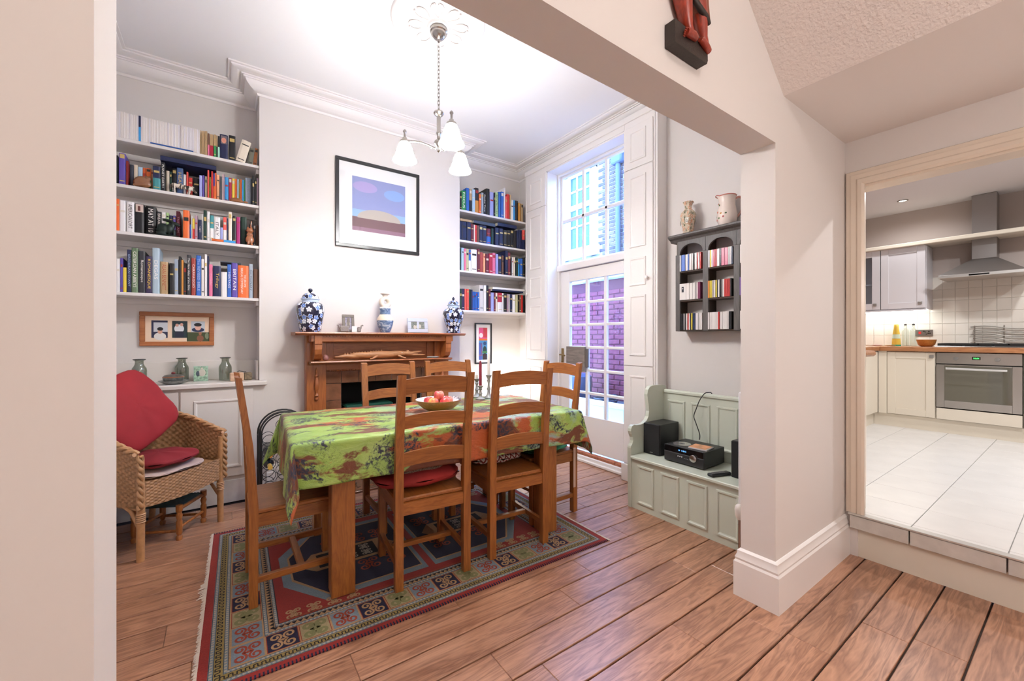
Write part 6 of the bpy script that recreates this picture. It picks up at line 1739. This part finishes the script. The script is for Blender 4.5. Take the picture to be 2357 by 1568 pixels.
# pots on top of it
fv = thing('porcelain_vase', 'tall square-shouldered famille rose porcelain vase on the CD cabinet', 'vase', (2.94, 1.813, 2.048), R(20))
def pv():
    m, nt, p = new_mat('famille rose glaze'); v = coords(nt, 'Object', (30, 30, 22))
    n = noise(nt, v, 1.3, 4, .65)
    nt.links.new(ramp(nt, n, [(.36, hexc('#4e5a48')), (.44, hexc('#b0a088')), (.5, hexc('#d8cdb8')), (.58, hexc('#c8805a')), (.64, hexc('#d6cbb8'))]), p.inputs['Base Color']); p.inputs['Roughness'].default_value = .18
    return m
prv = [(.034, 0), (.036, .01), (.052, .10), (.058, .155), (.052, .172), (.034, .190), (.026, .205), (.026, .225), (.034, .242), (.042, .252), (.040, .255), (.024, .236), (.001, .2)]
MB().lathe(prv, 8, a0=PI / 8, a1=2 * PI + PI / 8, cap=True).build('body', pv(), fv, 30)
for k in range(8):
    a = k * PI / 4 + PI / 4
    if k % 2: MB().lathe([(.0005, 0), (1, 0)], 18, cap=False, T=Matrix.Translation((.0525 * math.cos(a), .0525 * math.sin(a), .115)) @ Matrix.Rotation(a, 4, 'Z') @ Matrix.Rotation(R(83), 4, 'Y') @ Matrix.Diagonal((.038, .013, 1, 1))).build('painted_panel', mat('vase panel', (.62, .58, .52), .2, var=.7, vscale=90), fv)
jg = thing('jug', 'cream jug with pink rim and painted flowers on the CD cabinet', 'jug', (2.935, 1.512, 2.048), R(-60))
jcm = mat('cream jug glaze', (.78, .66, .58), .25, var=.05)
MB().lathe([(.048, 0), (.050, .005), (.064, .04), (.067, .075), (.060, .120), (.053, .145), (.052, .175), (.058, .205), (.060, .212), (.054, .210), (.048, .175), (.001, .16)], 32).build('body', jcm, jg, 50)
MB().tube([(.060 * math.cos(a) * (1.22 if abs(a - PI) < .5 else 1), .060 * math.sin(a), .213 + (.008 if abs(a - PI) < .5 else 0)) for a in [2 * PI * i / 28 for i in range(28)]], .0035, 6, closed=True).build('rim', mat('pink rim glaze', (.55, .18, .14), .3), jg, 50)
MB().tube(smooth_path([(.050, 0, .19), (.075, 0, .20), (.098, 0, .18), (.100, 0, .14), (.085, 0, .09), (.062, 0, .06)]), .008, 10).build('handle', mat('pink handle glaze', (.58, .28, .22), .3), jg, 50)
for k, (a, z, c_) in enumerate(((150, .08, '#b05a4a'), (165, .06, '#c8a040'), (185, .07, '#3a5a38'), (200, .10, '#c06a50'), (215, .055, '#4a6a3a'), (230, .085, '#c88a3a'), (245, .06, '#a84a48'), (205, .15, '#6a7a48'), (175, .165, '#b86a5a'), (260, .08, '#3f5a3a'), (140, .05, '#37503a'), (190, .045, '#b8503c'))):
    a = R(a); rr = .0645 if z < .11 else .0545
    MB().ball((rr * math.cos(a), rr * math.sin(a), z), (.003, .008, .007), 8, 6, rot=(0, 0, a)).build('painted_flower', mat('flower ' + c_, c_, .4), jg, 60)

# ================================================================== carved figure on the beam wall
cv = thing('carved_figure', 'dark and red wooden carved figure relief on the wall above the opening', 'carving', (.016, 0, .012))
dkc = mat('black stained carving', (.025, .016, .012), .5, bmp=(120, .4)); rdc = wood('red carved wood', '#6b1d10', '#a83c24', 'z', .35, 1.5, .3, .02)
MB().prism([(1.209, 2.222), (1.402, 2.222), (1.408, 2.236), (1.404, 2.296), (1.33, 2.300), (1.27, 2.297), (1.209, 2.300)], .802, .841, 'y').build('plinth', dkc, cv)
YC = .812
def limb(pts, rad, m_, name, par=cv):
    mb = MB()
    P = smooth_path([(x, y, z) for x, y, z in pts], 6)
    n_ = len(P)
    rr = []
    for i in range(n_):
        t = i / (n_ - 1) * (len(rad) - 1); k = min(int(t), len(rad) - 2); rr.append(rad[k] + (rad[k + 1] - rad[k]) * (t - k))
    mb.tube(P, rr, 12)
    return mb.build(name, m_, par, 60)
l1 = limb([(1.240, YC, 2.470), (1.258, YC - .004, 2.405), (1.283, YC, 2.345), (1.302, YC, 2.312), (1.318, YC, 2.286)], [.034, .032, .024, .016, .017], rdc, 'leg')
f1 = limb([(1.322, YC - .012, 2.280), (1.30, YC - .018, 2.276), (1.275, YC - .020, 2.272), (1.258, YC - .020, 2.270)], [.013, .014, .014, .011], rdc, 'foot')
for k in range(5): MB().ball((1.252 + .002 * k, YC - .024 + .0035 * k, 2.276 - .0035 * k), (.007, .004, .0035), 8, 6).build('toe', rdc, f1)
l2 = limb([(1.352, YC + .004, 2.460), (1.372, YC + .002, 2.400), (1.386, YC + .002, 2.350), (1.394, YC, 2.318), (1.402, YC, 2.288)], [.034, .027, .021, .015, .017], rdc, 'leg')
f2 = limb([(1.406, YC - .010, 2.270), (1.385, YC - .016, 2.272), (1.362, YC - .018, 2.278), (1.345, YC - .018, 2.282)], [.014, .013, .012, .009], rdc, 'foot')
recalc(MB().prism([(1.262, 2.56), (1.288, 2.44), (1.300, 2.408), (1.345, 2.386), (1.408, 2.366), (1.412, 2.374), (1.402, 2.43), (1.392, 2.56)], .795, .841, 'y').build('cloth_skirt', wood('brown carved cloth', '#5a2a18', '#8a4a2e', 'z', .5), cv))
limb([(1.290, .797, 2.445), (1.302, .797, 2.412), (1.345, .795, 2.390), (1.385, .796, 2.378), (1.410, .80, 2.366)], [.008, .010, .010, .010, .008], dkc, 'cloth_hem')
limb([(1.315, YC, 2.54), (1.318, YC, 2.62), (1.322, YC, 2.70)], [.055, .05, .06], rdc, 'torso')
limb([(1.322, YC, 2.70), (1.322, YC, 2.75)], [.024, .02], rdc, 'neck')
MB().ball((1.322, YC - .004, 2.80), (.04, .034, .055), 14, 10).build('head', rdc, cv, 60)
for s_ in (-1, 1): limb([(1.322 + s_ * .06, YC, 2.69), (1.322 + s_ * .085, YC, 2.61), (1.322 + s_ * .05, YC - .014, 2.54)], [.02, .017, .014], rdc, 'arm')

# ================================================================== kitchen furniture
cream = mat('cream cabinet paint', (.80, .72, .60), .4); pale = mat('pale lilac grey cabinet', (.70, .67, .69), .4)
steel = mat('brushed steel', (.50, .48, .46), .32, 1.0); oakt = wood('worktop oak', '#8a5230', '#c48a5e', 'y', .35, 1.2)
sqk = MB().box(-.018, 0, -.016, .016, -.016, .016, .003)
knobm = mat('pewter square knob', (.42, .40, .38), .4, .8)
def shaker(parent, x, y0, y1, z0, z1, m_, knob=None, name='door', facing='x'):
    # door on plane x facing -X
    d = MB(); t = .018; fw = .07
    d.box(x, x + t, y0, y0 + fw, z0, z1, .002); d.box(x, x + t, y1 - fw, y1, z0, z1, .002); d.box(x, x + t, y0 + fw, y1 - fw, z0, z0 + fw, .002); d.box(x, x + t, y0 + fw, y1 - fw, z1 - fw, z1, .002)
    d.box(x + .007, x + t, y0 + fw, y1 - fw, z0 + fw, z1 - fw)
    o = d.build(name, m_, parent)
    if knob: share('knob', sqk_me, o, (x, knob[0], knob[1]))
    return o
sqk_me = sqk.mesh('knob', knobm)
XF2 = 6.2
bc1 = thing('base_cabinet', 'cream shaker base cabinet left of the oven', 'cabinet', (0, 0, 0), 0, 'kitchen base cabinets')
MB().box(XF2 + .02, 6.79, .985, 1.449, .395, 1.105).build('carcass', cream, bc1)
shaker(bc1, XF2, .988, 1.372, .40, 1.098, cream, (1.012, 1.055))
MB().box(XF2, XF2 + .02, 1.376, 1.449, .395, 1.105).build('corner_post', cream, bc1)
MB().box(XF2 + .04, XF2 + .06, -.6, 1.52, .2505, .39).build('plinth', cream, bc1)
ov = thing('oven', 'built-in stainless steel single oven with green clock and bar handle', 'oven', (0, 0, 0))
MB().box(XF2 + .02, 6.75, .402, .978, .52, 1.10).build('body', mat('dark oven body', (.05, .05, .05), .5), ov)
MB().box(XF2 - .002, XF2 + .019, .402, .978, .984, 1.100, .003).build('control_panel', steel, ov)
dfm = MB(); gy_a, gy_b, gz_a, gz_b = .462, .918, .60, .965
dfm.box(XF2 - .004, XF2 + .016, .402, gy_a, .525, .975, .002); dfm.box(XF2 - .004, XF2 + .016, gy_b, .978, .525, .975, .002); dfm.box(XF2 - .004, XF2 + .016, gy_a, gy_b, .525, gz_a, .002); dfm.box(XF2 - .004, XF2 + .016, gy_a, gy_b, gz_b, .975, .002)
od = dfm.build('oven_door', steel, ov)
MB().box(XF2 - .002, XF2 + .012, gy_a, gy_b, gz_a, gz_b).build('door_glass', mat('oven glass', (.10, .095, .07), .04, coat=1.0, spec=1.0), od)
MB().tube([(XF2 - .045, .49, .935), (XF2 - .045, .90, .935)], .011, 10).tube([(XF2 - .045, .51, .935), (XF2 - .004, .51, .935)], .008, 8).tube([(XF2 - .045, .88, .935), (XF2 - .004, .88, .935)], .008, 8).build('door_handle', mat('bright bar', (.75, .74, .72), .25, .6), od, 50)
for y in (.835, .555): MB().lathe([(.019, 0), (.017, .018), (.001, .019)], 18, T=Matrix.Translation((XF2 - .002, y, 1.04)) @ Matrix.Rotation(R(-90), 4, 'Y')).build('knob', mat('grey metal knob', (.35, .34, .33), .35, .8), ov, 40)
MB().box(XF2 - .0035, XF2 - .001, .665, .722, 1.032, 1.062).build('clock', mat('black glass', (.005, .005, .005), .1), ov)
fit_text('10:04', mat('green digits', (.0, .3, .05), .4, emit=((.1, 1.0, .2), 3.0)), 'clock_digits', ov, .038, .016, (XF2 - .0038, .693, 1.047), (0, 0, 1), (0, -1, 0))
fl2 = thing('filler_panel', 'cream filler panel under the oven', 'panel', (0, 0, 0))
MB().box(XF2, XF2 + .018, .402, .978, .397, .513, .002).build('panel', cream, fl2)
bc2 = thing('base_cabinet', 'cream base cabinet right of the oven at the picture edge', 'cabinet', (0, 0, 0), 0, 'kitchen base cabinets')
MB().box(XF2 + .02, 6.79, -.6, .396, .395, 1.105).build('carcass', cream, bc2)
shaker(bc2, XF2, -.2, .394, .40, 1.098, cream)
wtp = thing('worktop', 'long oak kitchen worktop over the oven', 'worktop', (0, 0, 0))
MB().box(XF2 - .03, 6.79, -.6, 1.43, 1.107, 1.157, .003).build('slab', oakt, wtp)
MB().box(5.0, 6.79, 1.4305, 2.045, 1.107, 1.157, .003).build('return_slab', wood('worktop oak long', '#8a5230', '#c48a5e', 'x', .35, 1.2), wtp)
bc3 = thing('base_cabinet', 'cream base cabinet along the far left kitchen wall', 'cabinet', (0, 0, 0), 0, 'kitchen base cabinets')
MB().box(5.0, XF2 + .018, 1.469, 2.04, .395, 1.105).build('carcass', cream, bc3)
for a, b in ((5.02, 5.6), (5.61, 6.19)):
    MB().box(a, b, 1.452, 1.468, .40, 1.098, .002).build('door', cream, bc3)
MB().box(5.0, XF2 + .03, 1.50, 1.52, .2505, .39).build('plinth', cream, bc3)
nu = thing('base_cabinet', 'cream end cabinet just inside the kitchen doorway', 'cabinet', (0, 0, 0), 0, 'kitchen base cabinets')
MB().box(3.185, 3.60, .905, 1.42, .2505, 1.125).build('carcass', cream, nu)
for k in range(3): MB().box(3.6005, 3.616, .93, 1.40, .29 + .28 * k, .55 + .28 * k, .002).build('drawer_front', cream, nu)
nw = thing('worktop', 'short oak worktop with rounded end just inside the kitchen doorway', 'worktop', (0, 0, 0))
MB().box(3.185, 3.66, .865, 1.44, 1.127, 1.167, .012).build('slab', oakt, nw)
wc1 = thing('wall_cupboard', 'pale shaker wall cupboard left of the extractor hood', 'wall cupboard', (0, 0, 0), 0, 'kitchen wall cupboards')
MB().box(6.50, 6.785, 1.10, 1.496, 1.583, 2.30).build('carcass', pale, wc1)
shaker(wc1, 6.48, 1.108, 1.492, 1.597, 2.308, pale, (1.15, 1.655))
wc2 = thing('wall_cupboard', 'glazed wall cupboard further left, half hidden by the door frame', 'wall cupboard', (0, 0, 0), 0, 'kitchen wall cupboards')
MB().box(6.785, 6.79, 1.50, 1.90, 1.583, 2.30).box(6.50, 6.785, 1.50, 1.512, 1.583, 2.30).box(6.50, 6.785, 1.89, 1.90, 1.583, 2.30).box(6.50, 6.785, 1.512, 1.89, 1.583, 1.60).box(6.50, 6.785, 1.512, 1.89, 1.9, 1.91).build('carcass', pale, wc2)
g = MB(); g.box(6.48, 6.498, 1.50, 1.575, 1.597, 2.308, .002); g.box(6.48, 6.498, 1.83, 1.90, 1.597, 2.308, .002); g.box(6.48, 6.498, 1.575, 1.83, 1.597, 1.67, .002); g.box(6.48, 6.498, 1.575, 1.83, 2.235, 2.308, .002)
go_ = g.build('door', pale, wc2); MB().box(6.488, 6.491, 1.575, 1.83, 1.67, 2.235).build('pane', glass_mat('cupboard glass', (.9, .95, 1), .12), go_); share('knob', sqk_me, go_, (6.48, 1.545, 1.655))
cn_ = thing('cornice_board', 'cream cornice board running over the cupboards and hood', 'board', (0, 0, 0))
MB().box(6.44, 6.598, -.6, 2.0, 2.309, 2.352, .006).box(6.598, 6.785, -.6, .593, 2.309, 2.352).box(6.598, 6.785, .774, 2.0, 2.309, 2.352).build('board', cream, cn_)
lpv = MB(); lpv.box(6.47, 6.50, 1.10, 1.90, 1.568, 1.5825, .003); lpv.build('light_pelmet', pale, wc1)
led = thing('cupboard_light', 'slim lit strip light under the wall cupboards', 'strip light', (0, 0, 0))
MB().box(6.60, 6.64, 1.12, 1.88, 1.570, 1.582).build('diffuser', mat('lit led strip', (.9, .9, .9), .5, emit=((.93, 1.0, .97), 26.0)), led)
hd_ = thing('extractor_hood', 'pyramid stainless steel chimney extractor hood over the hob', 'extractor hood', (0, 0, 0))
MB().box(6.60, 6.788, .595, .772, 2.10, 2.785, .002).build('chimney', mat('satin steel', (.36, .34, .33), .4, .9), hd_)
can = MB(); a = [(6.33, .383), (6.788, .383), (6.788, .984), (6.33, .984)]; b = [(6.60, .595), (6.788, .595), (6.788, .772), (6.60, .772)]
can.add([(x, y, 1.925) for x, y in a] + [(x, y, 2.10) for x, y in b], [(0, 1, 5, 4), (1, 2, 6, 5), (2, 3, 7, 6), (3, 0, 4, 7), (0, 3, 2, 1), (4, 5, 6, 7)]); recalc(can.build('canopy', mat('satin steel', (.36, .34, .33), .4, .9), hd_))
MB().box(6.328, 6.788, .381, .986, 1.893, 1.925, .003).build('rim', mat('pale steel', (.62, .6, .57), .35, .7), hd_)
MB().box(6.3265, 6.329, .62, .76, 1.902, 1.916).build('switch_strip', mat('black glass', (.005, .005, .005), .1), hd_)
hb_ = thing('gas_hob', 'stainless steel gas hob with black pan supports', 'hob', (0, 0, 0))
MB().box(6.25, 6.74, .39, 1.0, 1.1575, 1.168, .004).build('hob_plate', steel, hb_)
for i in range(3):
    for j in range(2):
        cy = .49 + .2 * i; cx = 6.37 + .24 * j
        mb = MB(); mb.box(cx - .095, cx + .095, cy - .006, cy + .006, 1.185, 1.197); mb.box(cx - .006, cx + .006, cy - .09, cy + .09, 1.185, 1.197)
        for q in (-.09, .09): mb.box(cx + q - .005, cx + q + .005, cy - .09, cy + .09, 1.168, 1.197)
        mb.build('pan_support', mat('black cast iron', (.01, .01, .01), .6), hb_)
        MB().lathe([(.035, 1.168), (.035, 1.18), (.001, 1.183)], 16, T=Matrix.Translation((cx, cy, 0))).build('burner', mat('burner grey', (.3, .3, .3), .5, .5), hb_, 40)
sk_ = thing('wall_socket', 'steel double wall socket with red cooker switch', 'socket', (0, 0, 0))
MB().box(6.781, 6.7895, 1.097, 1.246, 1.275, 1.352, .002).build('plate', steel, sk_)
MB().box(6.778, 6.781, 1.195, 1.218, 1.30, 1.33, .001).build('red_switch', mat('red switch', (.6, .03, .03), .4), sk_)
for (y, z) in ((1.172, 1.335), (1.16, 1.325), (1.135, 1.31), (1.12, 1.31), (1.15, 1.30), (1.13, 1.33)): MB().box(6.779, 6.781, y - .006, y + .006, z - .004, z + .004).build('socket_slot', mat('black glass', (.005, .005, .005), .1), sk_)
ol = thing('oil_bottle', 'tall bottle of yellow oil on the kitchen worktop', 'bottle', (6.6, 1.378, 1.1575))
MB().lathe([(.042, 0), (.042, .02), (.040, .06), (.032, .15), (.024, .21), (.022, .25), (.016, .258), (.001, .258)], 20).build('bottle_body', mat('yellow oil', (.75, .52, .08), .15), ol, 50)
MB().lathe([(.0395, .09), (.0345, .14)], 14, cap=False, a0=PI * .6, a1=PI * 1.4).build('label', mat('green white label', (.6, .75, .6), .5), ol)
MB().lathe([(.043, 0), (.0435, .012), (.043, .018)], 20, cap=False).build('base_ring', mat('green glass base', (.05, .35, .22), .1), ol, 50)
for k, (y, lb) in enumerate(((1.309, 'clear glass bottle with dark stopper beside the oil bottle'), (1.239, 'clear glass bottle with dark stopper below the wall socket'))):
    t = thing('glass_bottle', lb, 'bottle', (6.66, y, 1.1575))
    MB().lathe([(.001, .002), (.031, .002), (.033, .01), (.033, .16), (.030, .19), (.013, .215), (.012, .25)], 18, cap=False).build('glass_body', glass_mat('clear bottle glass', (.9, .95, .93), .14), t, 50)
    MB().lathe([(.010, .245), (.012, .25), (.012, .262), (.004, .266), (.001, .266)], 12).build('stopper', mat('dark stopper', (.05, .05, .06), .4), t, 40)
wbw = thing('wooden_bowl', 'small round wooden bowl beside the hob', 'bowl', (6.42, 1.090, 1.1575))
MB().lathe([(.001, .0), (.045, .0), (.070, .025), (.083, .078), (.079, .079), (.064, .03), (.001, .012)], 28, cap=False).build('bowl', wood('bowl wood warm', '#9a5a26', '#c8843e', 'x', .35, 1.5), wbw, 50)
for k, (x, y, lb) in enumerate(((6.5, 1.53, 'small pink dish of food at the far left of the worktop'), (6.45, 1.47, 'small amber dish on the worktop near the corner'))):
    t = thing('small_dish', lb, 'dish', (x, y if k == 0 else 1.40, 1.1575)); MB().lathe([(.001, .003), (.03, .003), (.05, .012), (.048, .014), (.001, .007)], 20, cap=False).build('dish', mat('dish %d' % k, ((.7, .35, .32), (.75, .48, .2))[k], .4), t, 40)
pr_ = thing('wave_rack', 'wavy wire plate rack standing behind the hob', 'rack', (0, 0, 0))
wire = mat('dull wire', (.40, .37, .33), .35, .9)
for k in range(5):
    z = 1.20 + .042 * k
    MB().tube([(6.765, .80 - .02 * (k % 2) - .5 * i / 24, z + .016 * math.sin(i / 24 * 2 * PI + .4)) for i in range(25)], .0055, 6).build('wave_bar', wire, pr_, 50)
for y in (.77, .56, .33): MB().tube([(6.772, y, 1.1575), (6.772, y, 1.39)], .005, 6).build('upright', wire, pr_, 50)
